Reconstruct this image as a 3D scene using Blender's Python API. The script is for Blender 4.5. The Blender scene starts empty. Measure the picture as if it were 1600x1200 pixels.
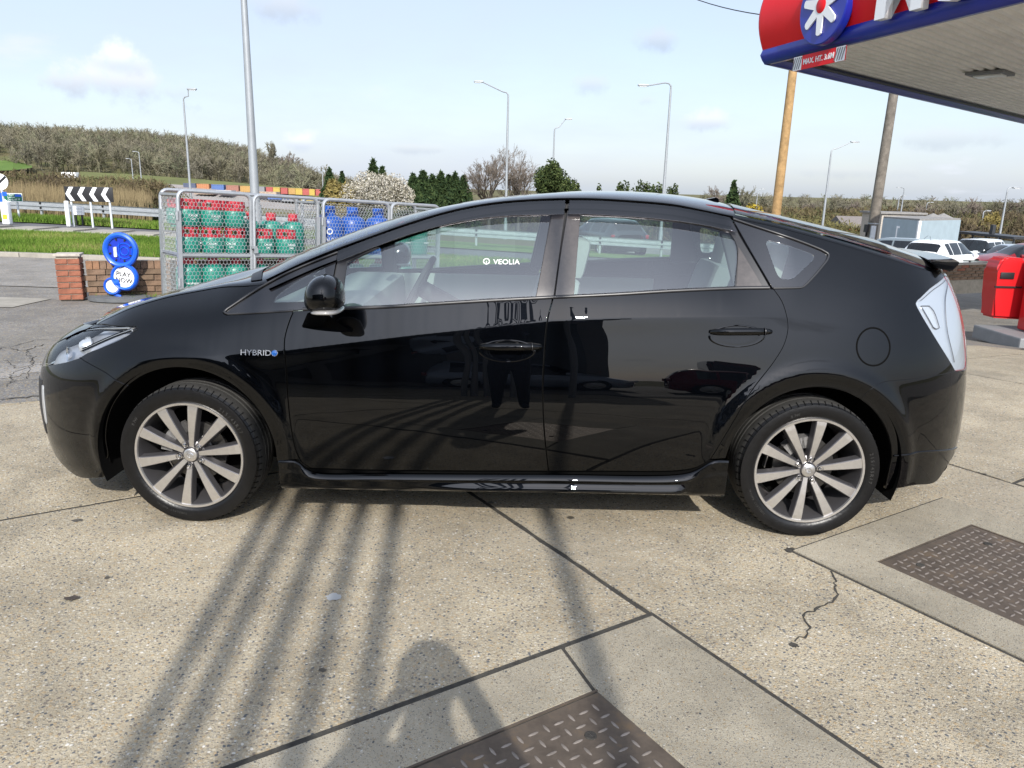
import bpy, bmesh, math, random
import numpy as np
from mathutils import Vector, Matrix, geometry

# ================================================================ camera, sky, sun, exposure
scene = bpy.context.scene
cam_d = bpy.data.cameras.new('camera'); cam_o = bpy.data.objects.new('camera', cam_d); scene.collection.objects.link(cam_o)
cam_d.sensor_fit = 'HORIZONTAL'; cam_d.sensor_width = 36.0; cam_d.lens = 36.0*1200/1600
cam_d.clip_start = 0.05; cam_d.clip_end = 6000
cam_o.location = (0.05035, -4.00144, 1.46753)
_p, _r, _y = math.radians(14.2), math.radians(1.4), math.radians(-0.05)
_F = Vector((math.sin(_y)*math.cos(_p), math.cos(_y)*math.cos(_p), -math.sin(_p)))
_R0 = Vector((math.cos(_y), -math.sin(_y), 0)); _U0 = _R0.cross(_F)
_R = _R0*math.cos(_r)+_U0*math.sin(_r); _U = _U0*math.cos(_r)-_R0*math.sin(_r)
cam_o.rotation_euler = Matrix((( _R.x, _U.x, -_F.x), (_R.y, _U.y, -_F.y), (_R.z, _U.z, -_F.z))).to_euler()
scene.camera = cam_o
SUN_EL, SUN_AZ_FROM = math.radians(35.0), math.radians(175.0)      # the sun stands behind the camera, a little to its right
world = bpy.data.worlds.new('World'); scene.world = world; world.use_nodes = True
wn, wl = world.node_tree.nodes, world.node_tree.links
for n in list(wn): wn.remove(n)
w_out = wn.new('ShaderNodeOutputWorld'); w_bg = wn.new('ShaderNodeBackground'); w_bg.inputs['Strength'].default_value = 0.15
sky = wn.new('ShaderNodeTexSky'); sky.sky_type = 'NISHITA'; sky.sun_disc = False
sky.sun_elevation = SUN_EL; sky.sun_rotation = SUN_AZ_FROM
sky.altitude = 0; sky.air_density = 1.0; sky.dust_density = 1.6; sky.ozone_density = 1.0
# thin high veil and a few small clouds, laid over the sky by direction
tc = wn.new('ShaderNodeTexCoord')
sep = wn.new('ShaderNodeSeparateXYZ'); wl.new(tc.outputs['Generated'], sep.inputs[0])
def wmath(op, a, b=None, clamp=False):
    m = wn.new('ShaderNodeMath'); m.operation = op; m.use_clamp = clamp
    for k, v in ((0, a), (1, b)):
        if v is None: continue
        if isinstance(v, (int, float)): m.inputs[k].default_value = v
        else: wl.new(v, m.inputs[k])
    return m.outputs[0]
zup = wmath('MAXIMUM', sep.outputs['Z'], 0.0)
den = wmath('ADD', zup, 0.22)
cu, cv = wmath('DIVIDE', sep.outputs['X'], den), wmath('DIVIDE', sep.outputs['Y'], den)
comb = wn.new('ShaderNodeCombineXYZ'); wl.new(cu, comb.inputs[0]); wl.new(cv, comb.inputs[1])
def wnoise(scale, detail, rough, off=(0, 0, 0)):
    mp = wn.new('ShaderNodeMapping'); mp.inputs['Location'].default_value = off; wl.new(comb.outputs[0], mp.inputs[0])
    nz = wn.new('ShaderNodeTexNoise'); nz.inputs['Scale'].default_value = scale; nz.inputs['Detail'].default_value = detail; nz.inputs['Roughness'].default_value = rough
    wl.new(mp.outputs[0], nz.inputs['Vector']); return nz.outputs[0]
def wramp(val, lo, hi):
    r = wn.new('ShaderNodeMapRange'); r.interpolation_type = 'SMOOTHSTEP'; r.inputs[1].default_value = lo; r.inputs[2].default_value = hi; wl.new(val, r.inputs[0]); return r.outputs[0]
veil = wramp(wnoise(0.55, 6, 0.6, (3.1, 1.7, 0)), 0.28, 0.78)
puff = wramp(wnoise(1.6, 7, 0.55, (7.3, 2.2, 0)), 0.60, 0.74)
def wmix(fac, a, b):
    m = wn.new('ShaderNodeMix'); m.data_type = 'RGBA'
    if isinstance(fac, (int, float)): m.inputs[0].default_value = fac
    else: wl.new(fac, m.inputs[0])
    for k, v in ((6, a), (7, b)):
        if isinstance(v, tuple): m.inputs[k].default_value = v
        else: wl.new(v, m.inputs[k])
    return m.outputs[2]
# the veil scatters forward, so it brightens towards the sun
sdv = wn.new('ShaderNodeVectorMath'); sdv.operation = 'DOT_PRODUCT'; wl.new(tc.outputs['Generated'], sdv.inputs[0])
sdv.inputs[1].default_value = (-math.sin(math.radians(-5))*math.cos(SUN_EL), -math.cos(math.radians(-5))*math.cos(SUN_EL), math.sin(SUN_EL))
glow = wmath('ADD', wmath('MULTIPLY', wmath('POWER', wmath('MAXIMUM', sdv.outputs['Value'], 0.0), 6.0), 3.0), 1.0)
vcol = wn.new('ShaderNodeVectorMath'); vcol.operation = 'SCALE'; vcol.inputs[0].default_value = (3.25, 3.6, 4.3); wl.new(glow, vcol.inputs['Scale'])
base = wmix(wmath('ADD', wmath('MULTIPLY', veil, 0.30), 0.55), sky.outputs[0], vcol.outputs[0])
base = wmix(wmath('MULTIPLY', puff, 0.5), base, (4.2, 4.4, 4.9, 1))
# a few small cumulus clouds, each a ragged patch of sky round its own direction: white top, greyish foot
def sky_dir(px, py): return (_F+_R*((px-800)/1200)+_U*((600-py)/1200)).normalized()
rag = wn.new('ShaderNodeTexNoise'); rag.inputs['Scale'].default_value = 22; rag.inputs['Detail'].default_value = 7; rag.inputs['Roughness'].default_value = .62; wl.new(tc.outputs['Generated'], rag.inputs['Vector'])
def wdot(v):
    m = wn.new('ShaderNodeVectorMath'); m.operation = 'DOT_PRODUCT'; wl.new(tc.outputs['Generated'], m.inputs[0]); m.inputs[1].default_value = v; return m.outputs['Value']
for (cpx, cpy, cw, ch, cs, cwhite) in ((170, 128, .078, .030, .95, 1.0), (188, 92, .034, .022, .9, 1.15), (465, 222, .03, .014, .7, 1.1), (1020, 62, .030, .016, .5, .80), (922, 132, .026, .015, .45, .85), (1105, 190, .036, .017, .75, 1.02), (1010, 158, .028, .010, .4, .85), (450, 12, .05, .022, .5, .85), (1480, 215, .06, .014, .35, .85), (650, 232, .05, .008, .35, .88), (1330, 268, .08, .010, .3, .86)):
    dv = sky_dir(cpx, cpy); rv = Vector((dv.y, -dv.x, 0)).normalized(); uv_ = rv.cross(dv).normalized()
    if uv_.z < 0: uv_ = -uv_
    a_, b_ = wmath('DIVIDE', wdot(rv), cw), wmath('DIVIDE', wdot(uv_), ch)
    q_ = wmath('SQRT', wmath('ADD', wmath('MULTIPLY', a_, a_), wmath('MULTIPLY', b_, b_)))
    f_ = wmath('SUBTRACT', wmath('ADD', 1.0, wmath('MULTIPLY', wmath('SUBTRACT', rag.outputs[0], .5), 2.6)), q_)
    f_ = wmath('MULTIPLY', wmath('MULTIPLY', wramp(f_, 0.0, 0.9), cs), wramp(wdot(dv), .5, .8))
    g_ = wramp(b_, -.7, .5)
    cl_ = wmix(g_, (2.75*cwhite, 3.1*cwhite, 3.75*cwhite, 1), (4.5*cwhite, 4.65*cwhite, 4.9*cwhite, 1))
    base = wmix(f_, base, cl_)
wl.new(base, w_bg.inputs['Color']); wl.new(w_bg.outputs[0], w_out.inputs['Surface'])
sun_d = bpy.data.lights.new('sun', 'SUN'); sun_d.energy = 3.7; sun_d.angle = math.radians(0.53); sun_d.color = (1.0, 0.955, 0.88)
sun_o = bpy.data.objects.new('sun', sun_d); scene.collection.objects.link(sun_o)
_az = math.radians(-5.0)
sun_dir = Vector((math.sin(_az)*math.cos(SUN_EL), math.cos(_az)*math.cos(SUN_EL), -math.sin(SUN_EL)))
sun_o.rotation_euler = sun_dir.to_track_quat('-Z', 'Y').to_euler()
sun_o.location = (0, -20, 20)
vs = scene.view_settings; vs.view_transform = 'Standard'; vs.look = 'None'; vs.exposure = 0.58; vs.gamma = 1.0; vs.use_curve_mapping = False
scene.render.engine = 'CYCLES'
scene.cycles.transparent_max_bounces = 24; scene.cycles.max_bounces = 10; scene.cycles.glossy_bounces = 6
scene.render.resolution_x = 1024; scene.render.resolution_y = 768

# ================================================================ helpers
COL = scene.collection
rng = np.random.default_rng(7)
def tag(o, label=None, cat=None, group=None, kind=None):
    if label: o['label'] = label
    if cat: o['category'] = cat
    if group: o['group'] = group
    if kind: o['kind'] = kind
    return o
def thing(name, label, cat, loc=(0, 0, 0), rz=0.0, group=None, rot=None):
    o = bpy.data.objects.new(name, None); COL.objects.link(o); o.empty_display_size = .1
    o.location = loc; o.rotation_euler = rot if rot else (0, 0, rz)
    return tag(o, label, cat, group)
def link_mesh(name, me, mats, parent=None):
    o = bpy.data.objects.new(name, me); COL.objects.link(o)
    if mats is not None and not me.materials:
        for m in (mats if isinstance(mats, (list, tuple)) else [mats]): me.materials.append(m)
    if parent is not None: o.parent = parent
    return o
def mesh_np(name, V, F, mats, parent=None, normals=None, smooth=True, midx=None):
    """V (n,3) array, F list of index tuples or an (m,k) array"""
    me = bpy.data.meshes.new(name)
    V = np.asarray(V, float)
    if isinstance(F, np.ndarray):
        m, k = F.shape
        me.vertices.add(len(V)); me.vertices.foreach_set('co', V.ravel())
        me.loops.add(m*k); me.loops.foreach_set('vertex_index', F.ravel().astype(np.int32))
        me.polygons.add(m); me.polygons.foreach_set('loop_start', np.arange(0, m*k, k, dtype=np.int32))
        me.update(calc_edges=True); me.validate()
    else:
        me.from_pydata([tuple(v) for v in V], [], [tuple(int(i) for i in f) for f in F]); me.update()
    if smooth: me.polygons.foreach_set('use_smooth', np.ones(len(me.polygons), bool))
    if midx is not None: me.polygons.foreach_set('material_index', np.asarray(midx, np.int32))
    if normals is not None: me.normals_split_custom_set_from_vertices([tuple(n) for n in normals])
    return link_mesh(name, me, mats, parent)
class MB:
    """collects simple solids and links them as one mesh"""
    def __init__(s): s.bm = bmesh.new()
    def box(s, c, size, rz=0.0, bev=0.0, M=None):
        r = bmesh.ops.create_cube(s.bm, size=1.0)['verts']
        T = Matrix.Translation(Vector(c)) @ Matrix.Rotation(rz, 4, 'Z') @ Matrix.Diagonal((*size, 1))
        if M is not None: T = M @ T
        bmesh.ops.transform(s.bm, matrix=T, verts=r)
        if bev > 0:
            ed = list({e for v in r for e in v.link_edges})
            bmesh.ops.bevel(s.bm, geom=ed, offset=bev, segments=2, affect='EDGES', profile=.6)
        return s
    def tube(s, a, b, r0, r1=None, n=10, cap=True):
        a, b = Vector(a), Vector(b); r1 = r0 if r1 is None else r1
        d = b-a; L = d.length
        r = bmesh.ops.create_cone(s.bm, cap_ends=cap, segments=n, radius1=r0, radius2=r1, depth=L)['verts']
        T = Matrix.Translation((a+b)/2) @ d.to_track_quat('Z', 'Y').to_matrix().to_4x4()
        bmesh.ops.transform(s.bm, matrix=T, verts=r); return s
    def path(s, pts, r, n=8):
        pts = [Vector(p) for p in pts]; rr = r if isinstance(r, (list, tuple)) else [r]*len(pts)
        rings = []; up = None
        for i, p in enumerate(pts):
            d = (pts[min(i+1, len(pts)-1)]-pts[max(i-1, 0)]).normalized()
            if up is None: up = d.orthogonal().normalized()
            up = (up-d*up.dot(d)).normalized(); w = d.cross(up)
            rings.append([s.bm.verts.new(p+(up*math.cos(2*math.pi*k/n)+w*math.sin(2*math.pi*k/n))*rr[i]) for k in range(n)])
        for a, b in zip(rings[:-1], rings[1:]):
            for k in range(n): s.bm.faces.new((a[k], a[(k+1) % n], b[(k+1) % n], b[k]))
        s.bm.faces.new(rings[0][::-1]); s.bm.faces.new(rings[-1]); return s
    def lathe(s, prof, n=32, axis='Z', c=(0, 0, 0), M=None, closed=False):
        """prof: (r, h) pairs turned about the axis"""
        rings = []; c = Vector(c)
        for r, h in prof:
            ring = []
            for k in range(n):
                a = 2*math.pi*k/n
                p = Vector((r*math.cos(a), r*math.sin(a), h)) if axis == 'Z' else Vector((r*math.cos(a), h, r*math.sin(a)))
                p = p+c
                ring.append(s.bm.verts.new(M @ p if M is not None else p))
            rings.append(ring)
        pr = list(zip(rings[:-1], rings[1:]))
        if closed: pr.append((rings[-1], rings[0]))
        for a, b in pr:
            for k in range(n): s.bm.faces.new((a[k], a[(k+1) % n], b[(k+1) % n], b[k]))
        return s
    def prism(s, poly, h0, h1, M=None):
        """poly: (x, y) outline, extruded from h0 to h1 along z"""
        f = lambda p: (M @ Vector(p)) if M is not None else Vector(p)
        a = [s.bm.verts.new(f((x, y, h0))) for x, y in poly]; b = [s.bm.verts.new(f((x, y, h1))) for x, y in poly]
        n = len(poly); s.bm.faces.new(a[::-1]); s.bm.faces.new(b)
        for k in range(n): s.bm.faces.new((a[k], a[(k+1) % n], b[(k+1) % n], b[k]))
        return s
    def mesh(s, name, smooth=0.0):
        bmesh.ops.recalc_face_normals(s.bm, faces=s.bm.faces)
        me = bpy.data.meshes.new(name)
        if smooth:
            for f in s.bm.faces: f.smooth = True
            for e in s.bm.edges:
                if len(e.link_faces) == 2 and e.calc_face_angle(0) > smooth: e.smooth = False
        s.bm.to_mesh(me); s.bm.free(); return me
    def build(s, name, mat, parent=None, smooth=0.7):
        return link_mesh(name, s.mesh(name, smooth), mat, parent)
def dup(o, parent=None):
    c = o.copy(); COL.objects.link(c)
    if parent is not None: c.parent = parent
    for ch in list(o.children): dup(ch, c)
    return c
def text_mesh(name, txt, size, mat, parent, M, depth=.002, align='CENTER', bold=0.0):
    cu_ = bpy.data.curves.new(name, 'FONT'); cu_.body = txt; cu_.size = size; cu_.extrude = depth; cu_.align_x = align; cu_.align_y = 'CENTER'; cu_.resolution_u = 3; cu_.offset = bold
    tmp = bpy.data.objects.new(name+'_t', cu_); COL.objects.link(tmp)
    dg = bpy.context.evaluated_depsgraph_get(); me = bpy.data.meshes.new_from_object(tmp.evaluated_get(dg))
    bpy.data.objects.remove(tmp); bpy.data.curves.remove(cu_)
    me.transform(M); me.name = name; me.materials.clear()
    return link_mesh(name, me, mat, parent)

# ================================================================ materials
MAT = {}
def new_mat(name):
    m = bpy.data.materials.new(name); m.use_nodes = True; nt = m.node_tree
    b = nt.nodes['Principled BSDF']; MAT[name] = m
    return m, nt.nodes, nt.links, b
def plain(name, col, rough=.5, metal=0.0, coat=0.0, var=0.0, vscale=8.0, bump=0.0, bscale=60.0, emit=0.0, spec=.5):
    m, N, L, b = new_mat(name)
    b.inputs['Base Color'].default_value = (*col, 1); b.inputs['Roughness'].default_value = rough; b.inputs['Metallic'].default_value = metal
    b.inputs['Coat Weight'].default_value = coat; b.inputs['Coat Roughness'].default_value = .03; b.inputs['Specular IOR Level'].default_value = spec
    tcn = N.new('ShaderNodeTexCoord')
    if var > 0:
        nz = N.new('ShaderNodeTexNoise'); nz.inputs['Scale'].default_value = vscale; nz.inputs['Detail'].default_value = 6; nz.inputs['Roughness'].default_value = .65
        L.new(tcn.outputs['Object'], nz.inputs['Vector'])
        mr = N.new('ShaderNodeMapRange'); mr.inputs[1].default_value = .3; mr.inputs[2].default_value = .7; mr.inputs[3].default_value = 1-var; mr.inputs[4].default_value = 1+var; L.new(nz.outputs[0], mr.inputs[0])
        mx = N.new('ShaderNodeMix'); mx.data_type = 'RGBA'; mx.blend_type = 'MULTIPLY'; mx.inputs[0].default_value = 1; mx.inputs[6].default_value = (*col, 1); L.new(mr.outputs[0], mx.inputs[7])
        L.new(mx.outputs[2], b.inputs['Base Color'])
    if bump > 0:
        n2 = N.new('ShaderNodeTexNoise'); n2.inputs['Scale'].default_value = bscale; n2.inputs['Detail'].default_value = 4; L.new(tcn.outputs['Object'], n2.inputs['Vector'])
        bp = N.new('ShaderNodeBump'); bp.inputs['Strength'].default_value = bump; bp.inputs['Distance'].default_value = .01; L.new(n2.outputs[0], bp.inputs['Height']); L.new(bp.outputs[0], b.inputs['Normal'])
    return m
def glass(name, tint, ior=1.5, rough=0.0):
    m = bpy.data.materials.new(name); m.use_nodes = True; MAT[name] = m
    N, L = m.node_tree.nodes, m.node_tree.links
    for n in list(N): N.remove(n)
    o = N.new('ShaderNodeOutputMaterial'); mx = N.new('ShaderNodeMixShader'); t = N.new('ShaderNodeBsdfTransparent'); g = N.new('ShaderNodeBsdfGlossy'); geo = N.new('ShaderNodeNewGeometry')
    dp = N.new('ShaderNodeVectorMath'); dp.operation = 'DOT_PRODUCT'; L.new(geo.outputs['Normal'], dp.inputs[0]); L.new(geo.outputs['Incoming'], dp.inputs[1])
    def mm(op, a, b=None):
        q = N.new('ShaderNodeMath'); q.operation = op
        for k, v in ((0, a), (1, b)):
            if v is None: continue
            if isinstance(v, (int, float)): q.inputs[k].default_value = v
            else: L.new(v, q.inputs[k])
        return q.outputs[0]
    f0 = 2*((ior-1)/(ior+1))**2      # both faces of the pane
    fr = mm('ADD', mm('MULTIPLY', mm('POWER', mm('SUBTRACT', 1.0, mm('ABSOLUTE', dp.outputs['Value'])), 5.0), 1-f0), f0)
    t.inputs[0].default_value = (*tint, 1); g.inputs['Roughness'].default_value = rough
    L.new(fr, mx.inputs[0]); L.new(t.outputs[0], mx.inputs[1]); L.new(g.outputs[0], mx.inputs[2]); L.new(mx.outputs[0], o.inputs[0])
    return m
# ---------------------------------------------------------------- camera model shared by the builders
FPX = 1200.0
CAM = np.array([0.05035, -4.00144, 1.46753])
PITCH, ROLL, YAW = math.radians(14.2), math.radians(1.4), math.radians(-0.05)
def cam_axes():
    F = np.array([math.sin(YAW)*math.cos(PITCH), math.cos(YAW)*math.cos(PITCH), -math.sin(PITCH)])
    R = np.array([math.cos(YAW), -math.sin(YAW), 0.0]); U = np.cross(R, F)
    return math.cos(ROLL)*R+math.sin(ROLL)*U, -math.sin(ROLL)*R+math.cos(ROLL)*U, F
AR, AU, AF = cam_axes()
def ray(px, py):
    return AF+AR*(px-800)/FPX+AU*(600-py)/FPX
def at(px, py, d):
    """world point on the sight line of a photograph position, d metres ahead (along +Y)"""
    r = ray(px, py); return CAM+r*(d/r[1])
def proj(p):
    d = np.asarray(p, float)-CAM; z = d@AF
    return np.stack([800+FPX*(d@AR)/z, 600-FPX*(d@AU)/z], -1)

# ---------------------------------------------------------------- car skin: a smooth side surface over (s, z)
def sstep(a, b, x):
    t = np.clip((x-a)/(b-a), 0, 1); return t*t*(3-2*t)
def plan_curve():
    W = 0.868
    th = np.linspace(0, 1, 400)
    th = np.pi/2*(1-(1-th)**1.5)[::-1]
    def sup(L, a, n):
        t = np.clip(th, 0, np.pi/2); c, s_ = np.cos(t), np.sin(t)
        return a+(L-a)*np.power(s_, 2/n), W*np.power(np.maximum(c, 0), 2/n)
    fx, fy = sup(2.29, 0.85, 3.0)
    rx, ry = sup(2.245, 1.0, 3.3)
    f = np.stack([-fx, -fy], 1)
    r = np.stack([rx, -ry], 1)[::-1]
    pts = np.concatenate([f, r])
    keep = [0]
    for i in range(1, len(pts)):
        if np.linalg.norm(pts[i]-pts[keep[-1]]) > 1e-4: keep.append(i)
    pts = pts[keep]
    d = np.concatenate([[0], np.cumsum(np.linalg.norm(np.diff(pts, axis=0), axis=1))])
    s0 = np.interp(0, pts[:, 0], d)
    return pts, d-s0
PL, PLS = plan_curve()
NS, NZ = 1200, 330
SG = np.linspace(PLS[0], PLS[-1], NS)
ZG = np.linspace(0.08, 1.56, NZ)
def smooth1(a, n):
    k = np.hanning(2*n+3)[1:-1]; k /= k.sum()
    pad = np.concatenate([2*a[0]-a[n:0:-1], a, 2*a[-1]-a[-2:-n-2:-1]])
    return np.convolve(pad, k, 'valid')
def build_table():
    cx = smooth1(np.interp(SG, PLS, PL[:, 0]), 9); cy = smooth1(np.interp(SG, PLS, PL[:, 1]), 9)
    cy[0] = cy[-1] = 0
    tx, ty = np.gradient(cx, SG), np.gradient(cy, SG)
    l = np.hypot(tx, ty); tx /= l; ty /= l
    nx, ny = ty, -tx                      # outward normal (near side looks towards -y)
    nx = smooth1(nx, 5); ny = smooth1(ny, 5)
    nx[0], ny[0], nx[-1], ny[-1] = -1, 0, 1, 0
    # beta(z): lean of the skin from vertical in degrees, by station along the car
    st = [
     (-2.29, [(.08,-30),(.2,-14),(.35,-4),(.5,6),(.58,18),(.64,36),(.70,54),(.78,66),(.9,72),(1.56,75)]),
     (-2.02, [(.08,-26),(.2,-12),(.35,-3),(.5,4),(.6,13),(.68,32),(.75,52),(.85,64),(1.56,70)]),
     (-1.72, [(.08,-12),(.3,-5),(.45,0),(.6,5),(.7,12),(.78,24),(.85,42),(.92,58),(1.56,70)]),
     (-1.35, [(.08,-8),(.3,-3),(.45,0),(.6,4),(.7,8),(.8,15),(.88,30),(.95,50),(1.56,66)]),
     (-1.00, [(.08,-12),(.25,-6),(.4,-1),(.55,3),(.7,7),(.82,9),(.92,17),(1.0,26),(1.1,32),(1.56,42)]),
     (-0.60, [(.08,-14),(.25,-7),(.4,-2),(.55,3),(.7,7),(.85,9),(1.0,14),(1.08,22),(1.4,27),(1.56,32)]),
     (0.80, [(.08,-14),(.25,-7),(.4,-2),(.55,3),(.7,7),(.85,10),(1.0,15),(1.08,22),(1.4,27),(1.56,32)]),
     (1.35, [(.08,-8),(.3,-3),(.45,1),(.6,4),(.75,9),(.9,17),(1.02,24),(1.2,32),(1.4,40),(1.56,45)]),
     (1.90, [(.08,-12),(.25,-5),(.4,-1),(.6,4),(.8,12),(.95,20),(1.1,30),(1.56,45)]),
     (2.245, [(.08,-16),(.25,-6),(.45,0),(.6,3),(.8,10),(.95,18),(1.1,26),(1.56,40)])]
    B = np.stack([np.interp(ZG, [k[0] for k in kn], [k[1] for k in kn]) for _, kn in st])
    sx = np.interp([a for a, _ in st], cx, SG)
    bet = np.empty((NS, NZ))
    for j in range(NZ): bet[:, j] = np.interp(SG, sx, B[:, j])
    for j in range(NZ): bet[:, j] = smooth1(bet[:, j], 60)
    # the shoulder crease: a quick step in lean that climbs towards the back
    zc = np.interp(cx, [-1.9,-1.35,-.9,-.35,.19,.5,.85,1.3], [.70,.745,.788,.868,.938,.958,.970,.975])
    fade = sstep(-1.75, -1.25, cx)*(1-sstep(.95, 1.25, cx))
    for i in range(NS):
        bet[i] += fade[i]*(9.5*sstep(zc[i]-.004, zc[i]+.004, ZG)-4.5*np.exp(-((ZG-zc[i]+.03)/.05)**2)*(ZG < zc[i]))
    dz = ZG[1]-ZG[0]
    t = np.tan(np.radians(bet))
    ins = np.concatenate([np.zeros((NS, 1)), np.cumsum((t[:, 1:]+t[:, :-1])/2*dz, 1)], 1)
    ins -= ins.min(axis=1, keepdims=True)
    X = cx[:, None]-nx[:, None]*ins; Y = cy[:, None]-ny[:, None]*ins
    # wheel arch flares
    bump = np.zeros_like(X)
    for wx, A in ((-1.35, .010), (1.35, .012)):
        r = np.hypot(X-wx, ZG[None, :]-.315)
        bump += A*np.exp(-((r-.438)/.034)**2)*sstep(.14, .3, ZG)[None, :]*(np.abs(Y) > .5)
    X = X+nx[:, None]*bump; Y = Y+ny[:, None]*bump
    Y = np.minimum(Y, 0)
    P = np.stack([X, Y, np.broadcast_to(ZG, X.shape)], -1)
    ds = np.gradient(P, axis=0); dzv = np.gradient(P, axis=1)
    N = np.cross(ds, dzv); N /= np.linalg.norm(N, axis=2, keepdims=True)+1e-12
    N[0, :, 1] = 0; N[-1, :, 1] = 0
    return P, N, cx
TP, TN, CX = build_table()
TPIX = proj(TP.reshape(-1, 3)).reshape(NS, NZ, 2)
VIEW = CAM-TP; TFACE = (VIEW*TN).sum(2) > 0
def samp(tab, s, z):
    s = np.atleast_1d(s); z = np.atleast_1d(z)
    u = np.clip((s-SG[0])/(SG[1]-SG[0]), 0, NS-1.001); v = np.clip((z-ZG[0])/(ZG[1]-ZG[0]), 0, NZ-1.001)
    i = u.astype(int); j = v.astype(int); a = (u-i)[:, None]; b = (v-j)[:, None]
    return (tab[i, j]*(1-a)*(1-b)+tab[i+1, j]*a*(1-b)+tab[i, j+1]*(1-a)*b+tab[i+1, j+1]*a*b)
def skin(s, z, off=0.0):
    n = samp(TN, s, z); n = n/np.linalg.norm(n, axis=1, keepdims=True)
    return samp(TP, s, z)+n*off, n
def px2sz(px, py):
    d = (TPIX[..., 0]-px)**2+(TPIX[..., 1]-py)**2
    d = np.where(TFACE, d, d+400)
    k = int(np.argmin(d)); i, j = k//NZ, k % NZ
    i = min(max(i, 1), NS-2); j = min(max(j, 1), NZ-2)
    J = np.stack([(TPIX[i+1, j]-TPIX[i-1, j])/(SG[2]-SG[0]), (TPIX[i, j+1]-TPIX[i, j-1])/(ZG[2]-ZG[0])], 1)
    e = np.array([px, py])-TPIX[i, j]
    if abs(np.linalg.det(J)) > 5e3:
        q = np.linalg.solve(J, e); q = np.clip(q, -.02, .02)
    else: q = np.zeros(2)
    return np.array([SG[i]+q[0], ZG[j]+q[1]])
def x2s(x, z):
    """s of the skin point with world x at height z (near side)"""
    j = int(round((z-ZG[0])/(ZG[1]-ZG[0]))); j = min(max(j, 0), NZ-1)
    return float(np.interp(x, TP[:, j, 0], SG))
def sz(pt):
    """('x', x, z) world spec, ('s', s, z) skin spec, or photograph position (px, py)"""
    if pt[0] == 'x': return np.array([x2s(pt[1], pt[2]), pt[2]])
    if pt[0] == 's': return np.array([pt[1], pt[2]])
    return px2sz(*pt)
def catmull(P, step=.02):
    P = np.asarray(P, float)
    if len(P) < 3:
        n = max(1, int(np.linalg.norm(P[-1]-P[0])/step)); t = np.linspace(0, 1, n+1)[:, None]
        return P[0]*(1-t)+P[-1]*t
    Q = np.concatenate([[2*P[0]-P[1]], P, [2*P[-1]-P[-2]]]); out = []
    for k in range(1, len(Q)-2):
        p0, p1, p2, p3 = Q[k-1], Q[k], Q[k+1], Q[k+2]
        n = max(1, int(np.ceil(np.linalg.norm(p2-p1)/step)))
        # centripetal
        t0 = 0; t1 = t0+max(np.linalg.norm(p1-p0), 1e-6)**.5; t2 = t1+max(np.linalg.norm(p2-p1), 1e-6)**.5; t3 = t2+max(np.linalg.norm(p3-p2), 1e-6)**.5
        for m in range(n):
            t = t1+(t2-t1)*m/n
            A1 = (t1-t)/(t1-t0)*p0+(t-t0)/(t1-t0)*p1; A2 = (t2-t)/(t2-t1)*p1+(t-t1)/(t2-t1)*p2; A3 = (t3-t)/(t3-t2)*p2+(t-t2)/(t3-t2)*p3
            B1 = (t2-t)/(t2-t0)*A1+(t-t0)/(t2-t0)*A2; B2 = (t3-t)/(t3-t1)*A2+(t-t1)/(t3-t1)*A3
            out.append((t2-t)/(t2-t1)*B1+(t-t1)/(t2-t1)*B2)
    out.append(P[-1]); return np.array(out)
def curve(pts, step=.02): return catmull([sz(p) for p in pts], step)
def joinc(*cs):
    out = [cs[0]]
    for c in cs[1:]:
        out.append(c[1:] if np.linalg.norm(out[-1][-1]-c[0]) < 1e-5 else c)
    a = np.concatenate(out)
    if np.linalg.norm(a[0]-a[-1]) < 1e-5: a = a[:-1]
    return a
# edge between the side skin and the top skin (bonnet edge, screen pillar, roof rail, rear haunch)
EDGE_PX = [(150,507),(175,494.5),(207,480.5),(260,464.5),(310,454.5),(350,448),(385,446.5),(414,443),(450,424.5),(490,407.5),(528,392.5),(587,370.5),
 (650,348.5),(712,331),(775,320),(837,315),(888,313.5),(930,314),(990,317.5),(1050,323),(1095,331),(1143,340),(1200,352),(1260,367),(1320,384),(1380,402),(1440,420),(1476,431)]
EDGE = curve(EDGE_PX, .02)
EP, EN = skin(EDGE[:, 0], EDGE[:, 1])
TOPX = [-2.0,-1.8,-1.6,-1.4,-1.2,-1.05,-.9,-.75,-.55,-.3,0,.3,.6,.9,1.2,1.5,1.75,2.0]
TOPZ = [0.775,0.852,0.895,0.924,0.981,1.054,1.131,1.202,1.287,1.368,1.425,1.465,1.473,1.449,1.382,1.318,1.259,1.184]
TOPB = [-.16,-.15,-.14,-.14,-.16,-.16,-.15,-.13,-.10,-.06,-.02,0,.03,.06,.09,.11,.12,.12]
def top_point(P0, N0, v):
    """from the edge (v=0) across to the centre line (v=1), tangent to the side skin at the edge"""
    v = np.asarray(v, float); x = P0[0]
    zt = float(np.interp(x, TXF, TZF)); b = float(np.interp(x, TXF, TBF))
    P1 = np.array([x+b, 0, zt])
    sb = np.array([0, -N0[1]*0+abs(N0[2]), abs(N0[1])]); sb /= np.linalg.norm(sb)
    L = np.linalg.norm(P1-P0)
    T0 = sb*L*.30; T1 = np.array([b*.1, L*1.0, 0])
    h00 = 2*v**3-3*v**2+1; h10 = v**3-2*v**2+v; h01 = -2*v**3+3*v**2; h11 = v**3-v**2
    return h00[:, None]*P0+h10[:, None]*T0+h01[:, None]*P1+h11[:, None]*T1
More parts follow.
